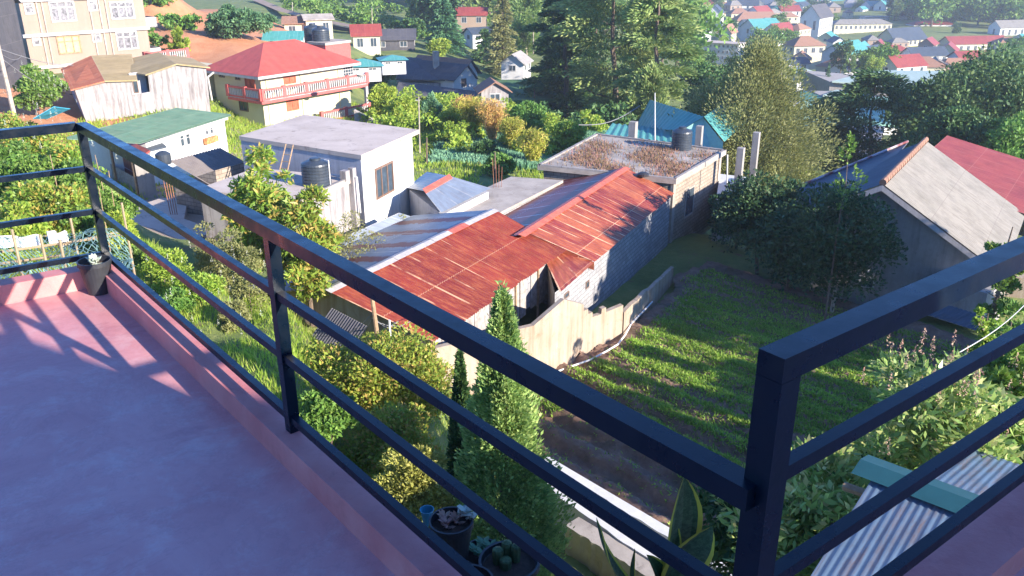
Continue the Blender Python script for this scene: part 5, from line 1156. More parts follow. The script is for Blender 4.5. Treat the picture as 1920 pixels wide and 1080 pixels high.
# ------------------------------------------------------------------ trees of the middle distance
BIG = [  # label, px, pytop, D, width px, kind, n, leaf, mat, asp, lo, clumps, trunk
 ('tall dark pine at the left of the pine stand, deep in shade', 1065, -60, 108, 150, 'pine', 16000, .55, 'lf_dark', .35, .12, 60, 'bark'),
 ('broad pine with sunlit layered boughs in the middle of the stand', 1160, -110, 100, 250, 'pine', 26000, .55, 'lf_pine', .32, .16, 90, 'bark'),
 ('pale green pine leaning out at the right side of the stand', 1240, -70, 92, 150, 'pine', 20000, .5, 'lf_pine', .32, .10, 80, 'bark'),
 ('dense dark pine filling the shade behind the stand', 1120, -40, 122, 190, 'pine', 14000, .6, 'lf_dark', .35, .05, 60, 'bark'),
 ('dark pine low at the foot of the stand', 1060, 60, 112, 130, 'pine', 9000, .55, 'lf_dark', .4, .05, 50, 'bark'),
 ('feathery green tree low against the right of the pines', 1225, 120, 86, 120, 'feather', 12000, .4, 'lf_pine', .3, .05, 70, 'bark'),
 ('dark tree in shade between the pines and the olive feathery tree', 1335, 130, 92, 130, 'broad', 12000, .4, 'lf_dark', .5, .05, 50, 'bark'),
 ('great feathery olive coloured tree right of the pine stand', 1432, 84, 62, 340, 'feather', 90000, .22, 'lf_olive', .36, .03, 190, 'bark_pale'),
 ('dark flat layered cypress in front of the green hall', 1650, 128, 92, 220, 'pine', 24000, .5, 'lf_dark', .35, .08, 80, 'bark'),
 ('dark tree at the right edge with sun on its crown', 1875, 110, 84, 260, 'broad', 26000, .42, 'lf_dark', .5, .04, 90, 'bark'),
 ('dark rounded tree between the layered cypress and the edge tree', 1760, 150, 82, 170, 'broad', 16000, .42, 'lf_dark', .5, .04, 60, 'bark'),
 ('lower dark tree behind the red sheet roof', 1800, 205, 70, 150, 'broad', 12000, .36, 'lf_dark', .5, .04, 50, 'bark'),
 ('mid green tree behind the red sheet roof at the right edge', 1905, 215, 66, 120, 'broad', 10000, .34, 'lf_broad', .5, .04, 50, 'bark'),
 ('tall green conifer above the white gabled house', 830, -20, 165, 100, 'fir', 12000, .75, 'lf_fir', .3, .04, 40, 'bark'),
 ('slender pale conifer left of the cottage', 942, -30, 150, 92, 'fir', 14000, .6, 'lf_olive', .28, .06, 40, 'bark'),
 ('tall eucalyptus with a pale trunk behind the cottage', 985, -40, 172, 110, 'feather', 12000, .6, 'lf_pine', .35, .2, 50, 'bark_pale'),
 ('pale eucalyptus at the left edge of the pine stand', 1040, -30, 160, 90, 'feather', 10000, .6, 'lf_pine', .35, .12, 50, 'bark_pale'),
 ('dark conifer behind the slender pale one', 908, 50, 165, 70, 'fir', 7000, .7, 'lf_dark', .35, .03, 40, 'bark'),
 ('broad spreading tree behind the balustraded terrace', 443, 14, 112, 132, 'broad', 20000, .42, 'lf_fir', .45, .08, 80, 'bark'),
 ('slim light green tree beside the beige block', 330, 50, 100, 42, 'feather', 5000, .4, 'lf_lime', .35, .1, 30, 'bark_pale'),
 ('yellow green tree in the shade left of the conifer', 825, 70, 150, 46, 'broad', 4000, .45, 'lf_lime', .5, .1, 30, 'bark'),
 ('dark tree behind the cream cottage at the road', 765, 35, 175, 60, 'broad', 6000, .6, 'lf_dark', .5, .05, 40, 'bark'),
 ('small tree beside the teal tarpaulin roofs', 712, 100, 120, 52, 'broad', 5000, .42, 'lf_broad', .5, .1, 35, 'bark'),
 ('olive green tree right of the long balcony of the villa', 718, 158, 82, 56, 'broad', 7000, .34, 'lf_lime', .45, .1, 40, 'bark'),
 ('grey green tree by the thin pole behind the white flat roofed house', 808, 176, 78, 46, 'feather', 6000, .3, 'lf_blue', .35, .05, 40, 'bark'),
 ('bright green shrub behind the flat roofed house', 752, 186, 76, 60, 'broad', 6000, .3, 'lf_lime', .5, .05, 40, 'bark'),
 ('tall green bush at the right of the bamboo', 985, 196, 76, 92, 'broad', 11000, .3, 'lf_broad', .5, .04, 50, 'bark'),
 ('yellow green bush before the shaded pines', 1068, 220, 70, 66, 'broad', 7000, .28, 'lf_lime', .5, .04, 40, 'bark'),
 ('light green bush beside the overgrown roof', 1000, 242, 62, 66, 'plume', 7000, .3, 'lf_bamboo', .25, .05, 30, 'bark'),
 ('tangled green bush left of the bamboo', 850, 205, 74, 62, 'broad', 7000, .3, 'lf_lime', .45, .04, 40, 'bark'),
 ('low bush at the edge of the vegetable plot', 938, 285, 56, 60, 'bush', 5000, .22, 'lf_broad', .5, .02, 30, 'bark'),
 ('round dark bush at the far corner of the vegetable plot', 912, 262, 64, 50, 'bush', 4000, .24, 'lf_dark', .5, .02, 30, 'bark'),
]
for (lb, px, py, D, wp, kd, n, lf, mt, asp, lo, cl, tk_) in BIG:
    tree({'pine': 'pine_tree', 'fir': 'conifer_tree'}.get(kd, 'tree') if 'bush' not in lb and 'shrub' not in lb else 'bush', lb, 'tree' if 'bush' not in lb and 'shrub' not in lb else 'bush', px, py, D, wp, kd, n, lf, mt, asp, lo, cl, None, tk_)
for (lb, px, py, D, wp, mt) in [('yellow green bamboo clump behind the vegetable plot', 885, 180, 72, 62, 'lf_bamboo'), ('orange tinged bamboo clump in the middle of the green band', 922, 186, 70, 50, 'lf_orange'), ('dry plumed bamboo clump behind the yellow green one', 868, 178, 76, 40, 'lf_orange'), ('smaller green bamboo clump right of the orange one', 960, 215, 68, 40, 'lf_bamboo')]:
    tree('bamboo_clump', lb, 'bamboo', px, py, D, wp, 'plume', 7000, .34, mt, .16, .03, 26, None, 'bamboo', .03, 5)
# band of green that no one could count between the plots
rs = np.random.RandomState(21)
def scatter_bushes(name, label, cells, mat, leaf, per=500, kind='stuff', seed=1, cat='shrubs'):
    rs = np.random.RandomState(seed); Vs = []
    for (x, y, r, h) in cells:
        c, ax = crown('bush', h, 2 * r, per, leaf, rs, .02, 14); c[:, 0] += x; c[:, 1] += y; c[:, 2] += G(x, y) - .1
        s = unit(np.cross(ax, rnd_dirs(len(c), rs)) + 1e-4); ln = leaf * rs.uniform(.6, 1.3, len(c)); Vs.append(leafquads(c, ax, s, ln, ln * .5))
    V = np.concatenate(Vs); o = bpy.data.objects.new(name, npmesh(name, V, 4, np.arange(len(V)), M[mat])); col.objects.link(o); setp(o, label, cat, None, kind)
def pxcells(box, D0, D1, n, r0, r1, seed):
    rr = random.Random(seed); out = []
    for _ in range(n):
        px = rr.uniform(box[0], box[1]); D = rr.uniform(D0, D1); p = P(px, 300, D=D); r = rr.uniform(r0, r1); out.append((p.x, p.y, r, r * rr.uniform(.9, 1.6)))
    return out
scatter_bushes('undergrowth', 'tangle of low green growth behind the vegetable plot', pxcells((690, 1120), 66, 92, 60, .9, 2.0, 5), 'lf_lime', .32, 500, seed=2)
scatter_bushes('undergrowth', 'dark low scrub in the shade beneath the pines', pxcells((980, 1330), 80, 130, 50, 1.2, 3.0, 6), 'lf_dark', .5, 450, seed=3)
scatter_bushes('undergrowth', 'low scrub on the grassy slope above the road', pxcells((560, 960), 170, 330, 80, 1.5, 4.0, 7), 'lf_broad', .9, 260, seed=4)
scatter_bushes('undergrowth', 'green creepers and scrub on the red earth bank', pxcells((290, 400), 96, 135, 17, 1.2, 2.4, 8), 'lf_broad', .5, 450, seed=5)
# casters out of view on the right: trees added to shade the field
for (x, y, h, w_, lb) in [(17.7, 10.2, 8.2, 3.6, 'first of the unseen shade trees added right of the field, nearest the balcony'), (19.3, 12.4, 7.8, 3.4, 'second unseen shade tree added right of the field'), (21.0, 14.7, 7.2, 3.4, 'third unseen shade tree added right of the field'), (22.4, 16.6, 6.6, 3.0, 'fourth, lowest unseen shade tree added right of the field'), (24.6, 20.2, 12.5, 5.2, 'fifth, tall unseen shade tree added right of the field'), (27.2, 21.6, 12.8, 4.6, 'sixth, tallest unseen shade tree added right of the field'), (31.0, 18.6, 14.5, 4.6, 'seventh unseen shade tree added behind the tallest one')]:
    tree('tree', lb, 'tree', 0, 0, 0, 0, 'broad', 9000, .42, 'lf_dark', .6, .04, 60, 'unseen shade trees right of the field', loc=(x, y, 0), H=h, W=w_)
# trees before the right house
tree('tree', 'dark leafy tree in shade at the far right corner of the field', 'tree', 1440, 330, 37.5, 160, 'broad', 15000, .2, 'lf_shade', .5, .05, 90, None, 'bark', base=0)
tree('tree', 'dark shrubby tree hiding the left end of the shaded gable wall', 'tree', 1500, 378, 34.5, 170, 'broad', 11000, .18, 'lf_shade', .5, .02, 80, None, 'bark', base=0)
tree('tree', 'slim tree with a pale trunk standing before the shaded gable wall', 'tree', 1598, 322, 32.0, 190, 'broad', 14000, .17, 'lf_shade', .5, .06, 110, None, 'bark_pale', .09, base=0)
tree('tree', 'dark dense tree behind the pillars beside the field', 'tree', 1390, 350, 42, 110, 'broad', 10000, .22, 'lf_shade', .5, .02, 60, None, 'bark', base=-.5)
tree('tree', 'thin young tree with light leaves above the blue grey roof', 'tree', 1600, 235, 31, 80, 'feather', 420, .14, 'lf_broad', .6, .55, 26, None, 'bark', .05, base=0)
tree('bush', 'leafy dark shrub at the right edge above the grey roof', 'bush', 1905, 395, 24, 80, 'broad', 2500, .16, 'lf_broad', .5, .1, 22, None, 'bark', base=2.5)
tree('bush', 'green shrub at the right edge under the top rail', 'bush', 1905, 560, 20, 110, 'bush', 4000, .16, 'lf_broad', .5, .02, 30, None, 'bark', base=1.0)
tree('bush', 'small rounded bright shrub under the right hand top rail', 'bush', 1860, 560, 22, 60, 'bush', 2500, .14, 'lf_lime', .5, .02, 22, None, 'bark', base=1.0)

# ------------------------------------------------------------------ near plants
tree('mango_tree', 'mango like tree with yellow green and red tipped leaves left of the middle', 'tree', 478, 262, 27.5, 130, 'mango', 9000, .26, 'lf_mango', .32, .12, 60, None, 'bark', base=2.6)
tree('mango_tree', 'lower right arm of red tipped foliage beside the grey white wall', 'tree', 560, 352, 26.5, 130, 'mango', 7500, .25, 'lf_mango', .32, .05, 46, None, 'bark', base=2.6)
tree('bush', 'speckled yellow and rust coloured shrub against the rusty shed', 'bush', 695, 634, 19.2, 255, 'broad', 42000, .11, 'lf_croton', .5, .0, 120, None, 'bark', base=1.9)
tree('bush', 'shaded lower yellow green shrub between the big speckled one and the kerb', 'bush', 735, 765, 16.3, 190, 'broad', 15000, .10, 'lf_croton', .5, .0, 60, None, 'bark', base=2.2)
tree('bush', 'rust tipped shrub at the foot of the shed post', 'bush', 778, 632, 19.6, 110, 'broad', 11000, .11, 'lf_croton', .5, .02, 50, None, 'bark', base=2.2)
tree('bush', 'darker green shrub just beyond the balcony kerb', 'bush', 612, 742, 15.6, 120, 'broad', 12000, .12, 'lf_broad', .5, .02, 60, None, 'bark', base=4.4)
tree('bush', 'golden green clipped conifer shrub low beside the cypress', 'bush', 775, 850, 13.4, 150, 'broad', 15000, .09, 'lf_gold', .4, .02, 70, None, 'bark', base=3.8)
tree('cypress_tree', 'large pointed cypress just beyond the railing', 'cypress', 942, 568, 13.7, 290, 'column', 75000, .10, 'lf_thuja', .42, .0, 60, None, 'bark', base=.6, limbs=0)
tree('cypress_tree', 'slim dark cypress hidden behind the left side of the large one', 'cypress', 862, 668, 15.4, 90, 'column', 16000, .13, 'lf_dark', .42, .0, 60, None, 'bark', base=1.0, limbs=0)
tree('bush', 'big leaved bush with pinkish flower spikes above the blue zinc roof', 'bush', 1790, 640, 11.5, 290, 'broad', 7500, .17, 'lf_broadleaf', .36, .25, 60, None, 'bark', base=4.0)
rs = np.random.RandomState(31)
def spikes(label, px, py, D, w_, h, n, mat, sz, name='flower_spikes'):
    c = P(px, py, D=D); k = 26; cc = np.array([c.x, c.y, c.z]) + rs.normal(size=(n, 3)) * [w_, w_ * .7, h]
    cc = np.repeat(cc, k, 0); t = rs.rand(len(cc)); cc[:, 2] += t * sz * 2; cc[:, :2] += rs.normal(size=(len(cc), 2)) * (sz * .22 * (1.1 - t))[:, None]
    ax = unit(rs.normal(size=(len(cc), 3)) + [0, 0, .5]); s = unit(np.cross(ax, rnd_dirs(len(cc), rs))); V = leafquads(cc, ax, s, np.full(len(cc), sz * .28), np.full(len(cc), sz * .14))
    o = bpy.data.objects.new(name, npmesh(name, V, 4, np.arange(len(V)), M[mat])); col.objects.link(o); setp(o, label, 'flowers', None, 'stuff')
spikes('pinkish flower spikes on top of the big leaved bush', 1800, 690, 11.3, .75, .42, 46, 'lf_flower', .13)
tree('bush', 'deep green big leaved bush behind the corner post', 'bush', 1420, 900, 12.5, 240, 'broad', 6000, .19, 'lf_dark', .4, .05, 46, None, 'bark', base=3.0)
tree('bush', 'big leaved bush in half light under the right hand railing', 'bush', 1575, 895, 10.2, 350, 'broad', 6500, .18, 'lf_broadleaf', .38, .1, 50, None, 'bark', base=4.6)
tree('bush', 'dark leafy bush at the field corner behind the zinc roof', 'bush', 1620, 800, 13.5, 170, 'broad', 5500, .17, 'lf_dark', .4, .05, 40, None, 'bark', base=3.2)
tree('bush', 'green climbers at the right edge above the blue zinc roof', 'bush', 1915, 640, 12.2, 120, 'broad', 4500, .16, 'lf_broad', .4, .15, 40, None, 'bark', base=4.5)
# left hillside garden: staked climbers
rr = random.Random(17)
gl = ['tall staked bean plants at the left edge', 'leafy climber with pale flowers near the top of the garden', 'bright green climber left of the corner post', 'dense leafy bean row behind the left rail', 'leafy climber just right of the corner post', 'darker bean plants low in the garden', 'green shrub below the corner post', 'tangled creeper above the netting', 'leafy garden bush beside the paved yard', 'climbing beans in the middle of the garden', 'low bean plants next to the red shed', 'yellow green creeper by the blue sheet']
gpos = [(15, 262, 31, 110), (62, 240, 34, 110), (118, 265, 31, 100), (40, 325, 27, 120), (205, 338, 29, 80), (95, 330, 27, 110), (215, 400, 26, 70), (20, 385, 25, 90), (150, 300, 30, 80), (70, 290, 30, 90), (140, 365, 27, 100), (20, 215, 42, 90)]
for lb, (px, py, D, wp) in zip(gl, gpos):
    tree('bean_plants' if 'bean' in lb else 'bush', lb, 'plants', px, py, D, wp, 'broad', 4500, .16, rr.choice(['lf_lime', 'lf_broad', 'lf_mango', 'lf_broad']), .5, .03, 36, None, 'bark', .03)
for k in range(7):
    px = rr.uniform(5, 235); D = rr.uniform(24, 31); p = P(px, rr.uniform(270, 380), D=D); g_ = G(p.x, p.y); m = MB(); m.tube((p.x, p.y, g_ - .3), (p.x + rr.uniform(-.2, .2), p.y, p.z + .3), .018, .012, 5)
    solo('garden_stake', m, M['wood'], 'wooden stake holding up the climbing plants on the left', 'stake', (p.x, p.y, g_), 'stakes in the left garden')
spikes('white and yellow blossoms among the climbers at the top left', 60, 250, 33, 1.6, .8, 40, 'lf_white', .14, 'blossoms')
tree('tree', 'round white flowering shrub below the beige block', 'tree', 66, 122, 66, 86, 'broad', 12000, .26, 'lf_broad', .55, .08, 50, None, 'bark')
spikes('white blossoms on the round shrub below the beige block', 75, 160, 64.5, 1.1, 1.0, 60, 'lf_white', .16, 'blossoms')
# weeds and flowers between grass and rail
for i, (px, py, D, wp, mt, lb) in enumerate([(395, 412, 27, 90, 'lf_olive', 'dry weedy bush below the block wall'), (450, 425, 25, 90, 'lf_olive', 'seeding grey green weeds beside the striped roof'), (300, 470, 24, 90, 'lf_lime', 'leafy weeds beyond the second post'), (250, 455, 25, 60, 'lf_broad', 'low green bush beside the pot corner'), (370, 505, 22, 90, 'lf_lime', 'white flowered weeds on the slope'), (430, 560, 21, 60, 'lf_olive', 'dry tuft of weeds by the near post'), (650, 372 + 18, 31, 110, 'lf_olive', 'grey green scrub between the slab house and the striped roof'), (330, 590 - 50, 21.5, 60, 'lf_broad', 'low green weeds on the slope in front of the dry tuft'), (740, 392, 36.5, 60, 'lf_olive', 'scrub in the corner under the brown window')]):
    tree('weeds', lb, 'weeds', px, py, D, wp, 'bush', 4500, .11, mt, .35, .02, 30, None, 'bark', .02)
spikes('white flower heads scattered over the grassy slope', 340, 520, 22, 1.5, .25, 40, 'lf_white', .10, 'blossoms')
spikes('white flower heads below the second rail', 420, 590, 20.5, .8, .2, 16, 'lf_white', .09, 'blossoms')
# blue plastic sheet in the garden
m = MB(); p = P(62, 222, D=41); m.slab([p, p + Vector((.9, .4, .5)), p + Vector((1.1, 1.5, .2)), p + Vector((.1, 1.1, -.2))], .03); solo('plastic_sheet', m, M['blue_plastic'], 'crumpled blue plastic sheet among the plants at the left', 'plastic sheet', p)
# netting over bamboo frame
def netting():
    o = thing('net_frame', 'bamboo frame draped with green netting at the left edge beyond the kerb', 'net', P(100, 520, D=9.5))
    A_ = P(-60, 452, D=13.0); B_ = P(232, 430, D=13.4); C_ = P(262, 540, D=8.6); D_ = P(-60, 560, D=7.6)
    nx, ny = 46, 34; rs = np.random.RandomState(2); m = MB(); pts = {}
    for i in range(nx + 1):
        for j in range(ny + 1):
            a = i / nx; b = j / ny; p = (A_ * (1 - a) + B_ * a) * (1 - b) + (D_ * (1 - a) + C_ * a) * b
            p = p + UP * (.22 * math.sin(a * 9 + b * 2) * math.sin(b * 5) + rs.normal() * .012) + Vector((rs.normal() * .01, rs.normal() * .01, 0)); pts[i, j] = p
    def strand(a, b):
        d = (b - a); s = d.cross(UP).normalized() * .006; m.face([a - s, a + s, b + s, b - s])
    for i in range(nx):
        for j in range(ny):
            if (i + j) % 2 == 0: strand(pts[i, j], pts[i + 1, j + 1]) if True else None
            else: strand(pts[i + 1, j], pts[i, j + 1])
            if j % 2 == 0: strand(pts[i, j], pts[i + 1, j])
    part('net', m, M['netmat'], o)
    for a, b in (((-40, 478, 11.5), (232, 440, 12.5)), ((-40, 500, 10), (120, 478, 12)), ((110, 460, 12), (235, 432, 13))):
        m = MB(); m.tube(P(a[0], a[1], D=a[2]), P(b[0], b[1], D=b[2]), .022, .016, 6); part('pole', m, M['bamboo'], o)
    for (x, y0, y1, D) in ((22, 430, 620, 10.5), (75, 440, 600, 10.8), (112, 450, 600, 10.2), (130, 400, 560, 12.5), (228, 380, 500, 13)):
        a = P(x, y0, D=D); m = MB(); m.tube((a.x, a.y, G(a.x, a.y)), a, .024, .018, 6); part('pole', m, M['bamboo'], o)
netting()
def cloth(label, x0, x1, y0, y1, D, seed):
    A_ = P(x0, y0, D=D); B_ = P(x1, y0, D=D + .5); h = abs(P(x0, y1, D=D).z - A_.z); m = MB(); n = 14; f = lambda i: A_.lerp(B_, i / n) + Vector((0, .05 * math.sin(i * 1.1 + seed), .02 * math.sin(i * .6)))
    for i in range(n): a = f(i); b = f(i + 1); m.face([a - UP * h * (.95 + .05 * math.sin(i * .7)), b - UP * h * (.95 + .05 * math.sin((i + 1) * .7)), b, a])
    solo('hanging_cloth', m, M['cloth_white'], label, 'cloth', A_)
cloth('long white cloth spread on the line behind the netting', -20, 78, 442, 466, 14.5, 1)
cloth('shorter pale cloth right of the long white one', 84, 128, 434, 462, 14.8, 2)

# ------------------------------------------------------------------ pots on and beyond the kerb
def pot(c, r, h, label, mat='pot'):
    t = thing('flower_pot', label, 'plant pot', c); m = MB()
    m.lathe(c, [(.001, 0), (r * .72, 0), (r * .98, h * .86), (r * 1.06, h * .87), (r * 1.06, h), (r * .97, h), (r * .93, h * .86), (r * .9, h * .84)], 26); part('pot_body', m, M[mat], t)
    m = MB(); m.lathe(c, [(.001, h * .86), (r * .93, h * .83)], 22); part('soil', m, M['soil'], t); return t
def rosette(c, n, l, w_, rs):
    m = MB()
    for k in range(n):
        a = k * 2.4; up = .2 + .75 * (1 - k / n) if False else .15 + .9 * (k / n); d = Vector((math.cos(a), math.sin(a), 0)); s = Vector((-d.y, d.x, 0)); L_ = l * (1 - .55 * k / n)
        p0 = Vector(c) + UP * .008 * (k % 5); p1 = p0 + d * L_ * .6 + UP * L_ * up * .5; p2 = p0 + d * L_ + UP * L_ * up; th = UP * w_ * .22
        m.face([p0 - s * w_ * .2, p1 - s * w_ * .5, p2, p1 + s * w_ * .5, p0 + s * w_ * .2]); m.face([p0 + s * w_ * .2 - th, p1 + s * w_ * .5 - th, p2, p1 - s * w_ * .5 - th, p0 - s * w_ * .2 - th])
        m.face([p1 - s * w_ * .5, p1 - s * w_ * .5 - th, p2]); m.face([p1 + s * w_ * .5 - th, p1 + s * w_ * .5, p2])
    return m
M['pale_succ'] = leafmat('pale_succulent', (.42, .50, .42), (.55, .6, .5), (.6, .62, .55), .2)
M['pink_succ'] = leafmat('pink_succulent', (.40, .22, .18), (.5, .32, .25), (.45, .3, .22), .2)
M['cactus'] = plain('cactus_skin', (.07, .13, .05), .7, .3, 0, 40, .5)
pc = P(188, 547, z=12.052); t = pot(pc, .092, .205, 'dark pot with a pale succulent in the far corner of the balcony')
o = rosette(pc + UP * .18, 22, .055, .03, rs); part('succulent', o, M['pale_succ'], t)
p1 = P(846, 975, D=2.92) - UP * .2
t = pot(p1, .088, .2, 'black pot with a pink rosette succulent beyond the kerb'); 
for dx, dy in ((-.02, -.01), (.02, .02), (-.03, .03)): part('succulent', rosette(p1 + Vector((dx, dy, .17)), 16, .04, .018, rs), M['pink_succ'], t)
part('succulent', rosette(p1 + Vector((.06, .03, .2)), 9, .05, .045, rs), M['pale_succ'], t)
p2 = P(955, 1050, D=2.72) - UP * .19
t = pot(p2, .115, .19, 'black pot with finger shaped cacti at the bottom of the picture')
def finger(c, r, h):
    m = MB(); n = 16; rings = []
    for i in range(11):
        f = i / 10; z = h * f; q = r * (.8 + .25 * math.sin(f * 2.6)) * (1 if f < .8 else math.sqrt(max(0.0, 1 - ((f - .8) / .2) ** 2)) + .02); rings.append((q, z))
    c = Vector(c)
    R_ = [[c + Vector((q * (1 + .12 * (k % 2)) * math.cos(k * 2 * math.pi / n), q * (1 + .12 * (k % 2)) * math.sin(k * 2 * math.pi / n), z)) for k in range(n)] for q, z in rings]
    for i in range(10):
        for k in range(n): m.face([R_[i][k], R_[i][(k + 1) % n], R_[i + 1][(k + 1) % n], R_[i + 1][k]])
    return m
for dx, dy, r, h in ((-.045, .02, .021, .085), (-.01, .045, .019, .10), (.025, .03, .018, .095), (-.015, -.01, .022, .06)): part('cactus_stem', finger(p2 + Vector((dx, dy, .15)), r, h), M['cactus'], t)
p3 = P(905, 1020, D=2.95) - UP * .22
t = pot(p3, .085, .18, 'small pot of blue green succulents behind the cactus pot')
for dx, dy in ((-.03, 0), (.03, .02), (0, .04), (0, -.03)): part('succulent', rosette(p3 + Vector((dx, dy, .17)), 14, .045, .022, rs), M['lf_blue'], t)
p4 = P(880, 1085, D=2.45) - UP * .19
t = pot(p4, .085, .18, 'dark pot rim showing at the lower edge beneath the bottom rail')
p5 = P(800, 948, D=3.2) - UP * .1
m = MB(); m.lathe(p5, [(.02, 0), (.03, .08), (.033, .08)], 16); solo('plastic_cup', m, M['blue_plastic'], 'blue plastic cup behind the kerb beside the pink succulent', 'cup', p5)
m = MB(); a = p1 + Vector((0, 0, -.0)); m.box(C1.lerp(C3, .72) - AN * .36 + UP * 11.46, (C3 - C1) * .2, AN * .33, UP * .06); part('plant_ledge', m, M['kerb_edge'], ob)
# snake plant
def snake():
    base = P(1240, 1090, D=1.98) - UP * .12; o = thing('flower_pot', 'snake plant with yellow edged leaves in front of the white wall', 'plant pot', base - UP * .2)
    m = MB(); c = base - UP * .2; m.lathe(c, [(.001, 0), (.09, 0), (.12, .18), (.128, .18), (.128, .21), (.11, .21), (.1, .17)], 24); part('pot_body', m, M['pot'], o)
    m = MB(); m.lathe(c, [(.001, .17), (.11, .165)], 22); part('soil', m, M['soil'], o)
    mt, t, b, N, L = newmat('snake_leaf'); uv = coords(N).outputs['UV']; sp = N.new('ShaderNodeSeparateXYZ'); L.new(uv, sp.inputs[0])
    n = noise(N, L, mapped(N, L, uv, 3, 34, 1), 1.2, 4, .6, 1.0); c1 = ramp(N, L, n, [(.42, (.02, .055, .025)), (.58, (.06, .12, .06))])
    ed = mth(N, L, 'GREATER_THAN', mth(N, L, 'ABSOLUTE', sp.outputs[0]), .78); c1 = mixc(N, L, ed, c1, (.50, .45, .06))
    L.new(c1, b.inputs['Base Color']); b.inputs['Roughness'].default_value = .4; M['snake'] = mt
    for (x0, y0, x1, y1, wd, D1, tw, bend) in ((1215, 1075, 1282, 893, .045, 1.86, .25, .2), (1262, 1085, 1335, 985, .045, 1.8, -.3, -.15), (1250, 1080, 1262, 960, .016, 1.9, 1.2, .1), (1180, 1100, 1212, 1040, .03, 1.9, .6, .3), (1170, 1110, 1118, 970, .022, 1.95, .9, -.3), (1160, 1110, 1190, 1028, .008, 1.95, .4, -.2), (1225, 1100, 1240, 1040, .03, 2.0, .4, .1), (1265, 1090, 1268, 1020, .03, 1.95, -.5, .1)):
        a = base + Vector(((x0 - 1215) / 1600, rs.uniform(-.04, .04), 0)); e = P(x1, y1, D=D1); m = MB(); S = 14; prev = None
        for i in range(S + 1):
            f = i / S; q = a.lerp(e, f) + Vector((bend * .12 * math.sin(f * 3.14), 0, .0)); wv = wd * (.55 + .75 * math.sin(min(1, f * 1.15) * 2.2)) * (1 if f < .72 else max(.0, math.cos((f - .72) / .28 * 1.57)) ** .8) * .9 + .0005
            an = tw + f * tw * 1.2; s = Vector((math.cos(an), math.sin(an) * .8, .1)).normalized(); nn = s.cross(e - a).normalized()
            row = [q + s * wv * k_ + nn * wv * .35 * (abs(k_) ** 2) for k_ in (-1, -.55, 0, .55, 1)]
            if prev:
                for k_ in range(4):
                    kk = (-1, -.55, 0, .55, 1); m.face([prev[k_], prev[k_ + 1], row[k_ + 1], row[k_]], [(kk[k_], (i - 1) / S), (kk[k_ + 1], (i - 1) / S), (kk[k_ + 1], f), (kk[k_], f)])
            prev = row
        # give the blade real thickness
        nb = len(m.f); V0 = list(m.v); dv = (e - a).normalized().cross(Vector((0, 0, 1))).cross((e - a).normalized()).normalized() * .003
        off = len(m.v); m.v += [tuple(Vector(v) - Vector((0, .0025, 0))) for v in V0]
        for fi in range(nb): m.f.append([i_ + off for i_ in m.f[fi]][::-1]); m.uv += m.uv[fi * 4:fi * 4 + 4][::-1]
        part('leaf', m, M['snake'], o, smooth=True)
snake()
# garden lamp seen beside the cypress
p = P(990, 800, D=19.2); t = thing('garden_lamp', 'small grey lantern on a post beside the cypress at the edge of the furrows', 'lamp', p - UP * 1.2)
m = MB(); m.tube(p - UP * 1.6, p - UP * .1, .03, .03, 8); part('post', m, M['steel'], t); m = MB(); m.lathe(p, [(.05, -.1), (.12, .1), (.13, .3), (.1, .3)], 6); part('lamp_glass', m, M['curtain'], t); m = MB(); m.lathe(p, [(.17, .3), (.02, .42), (.001, .43)], 6); part('lamp_cap', m, M['pot'], t)
# wooden service posts by the shed
p = P(713, 655, D=22.5); q = P(698, 560, D=22.5); m = MB(); m.tube((p.x, p.y, 2.5), q, .07, .06, 8); o = thing('service_post', 'weathered wooden post carrying cables beside the front gable of the rusty shed', 'post', (p.x, p.y, 2.6)); part('post', m, M['wood'], o)
m = MB()
for k in range(5):
    a = q.lerp(p, .25 + .05 * k); b = P(612 + 45 * k, 632 - 10 * k, D=24.6); mid = a.lerp(b, .5) - UP * .25; m.path([a, a.lerp(mid, .5) - UP * .06, mid, b], .011, 4)
part('cable', m, M['wire'], o)
p = P(733, 655, D=22.8); q = P(730, 600, D=22.8); m = MB(); m.tube((p.x, p.y, 2.5), q, .035, .035, 7); solo('pipe_post', m, M['pvc'], 'thin pale pipe standing right of the wooden cable post', 'pipe', (p.x, p.y, 2.6))
p = P(806, 700, D=22.6); m = MB(); m.tube((p.x, p.y, .8), P(806, 650, D=22.6), .04, .04, 7); solo('rusty_pipe', m, M['rebar'], 'rusty red pipe at the near corner of the red shed roof', 'pipe', (p.x, p.y, 1))
# utility pole and wires, top left
a = P(28, 218, D=60); b = P(-14, 40, D=60); m = MB(); up_ = thing('utility_pole', 'leaning concrete utility pole at the left edge with sagging wires', 'utility pole', a)
m.tube(a - UP * 2, b, .17, .12, 8); part('pole', m, M['bark_pale'], up_); m = MB()
for (x, y, D, k) in ((180, 470 / 4, 80, 0), (46, 96, 84, 1), (140, 178, 72, 2)):
    e = P(x, y, D=D); s_ = a.lerp(b, .72 - .05 * k); pts_ = [s_.lerp(e, i / 8) - UP * (.6 * math.sin(i / 8 * 3.14)) for i in range(9)]; m.path(pts_, .03, 4)
part('cable', m, M['wire'], up_)
for (x, y0, y1, D, r_, lb) in ((800, 258, 330, 60, .07, 'short brown post standing in the vegetable plot'), (785, 182, 242, 66, .06, 'thin pale post behind the white flat roofed house'), (928, 285, 350, 52, .05, 'thin dark stake in front of the bush by the plot'), (1002, 148, 190, 108, .09, 'dark lamp post on the shaded lawn')):
    a = P(x, y1, D=D); b = P(x, y0, D=D); m = MB(); m.tube((a.x, a.y, min(a.z, G(a.x, a.y)) - .2), b, r_, r_ * .8, 7); solo('post', m, M['bark_pale'] if 'pale' in lb else M['bark'], lb, 'post', a)
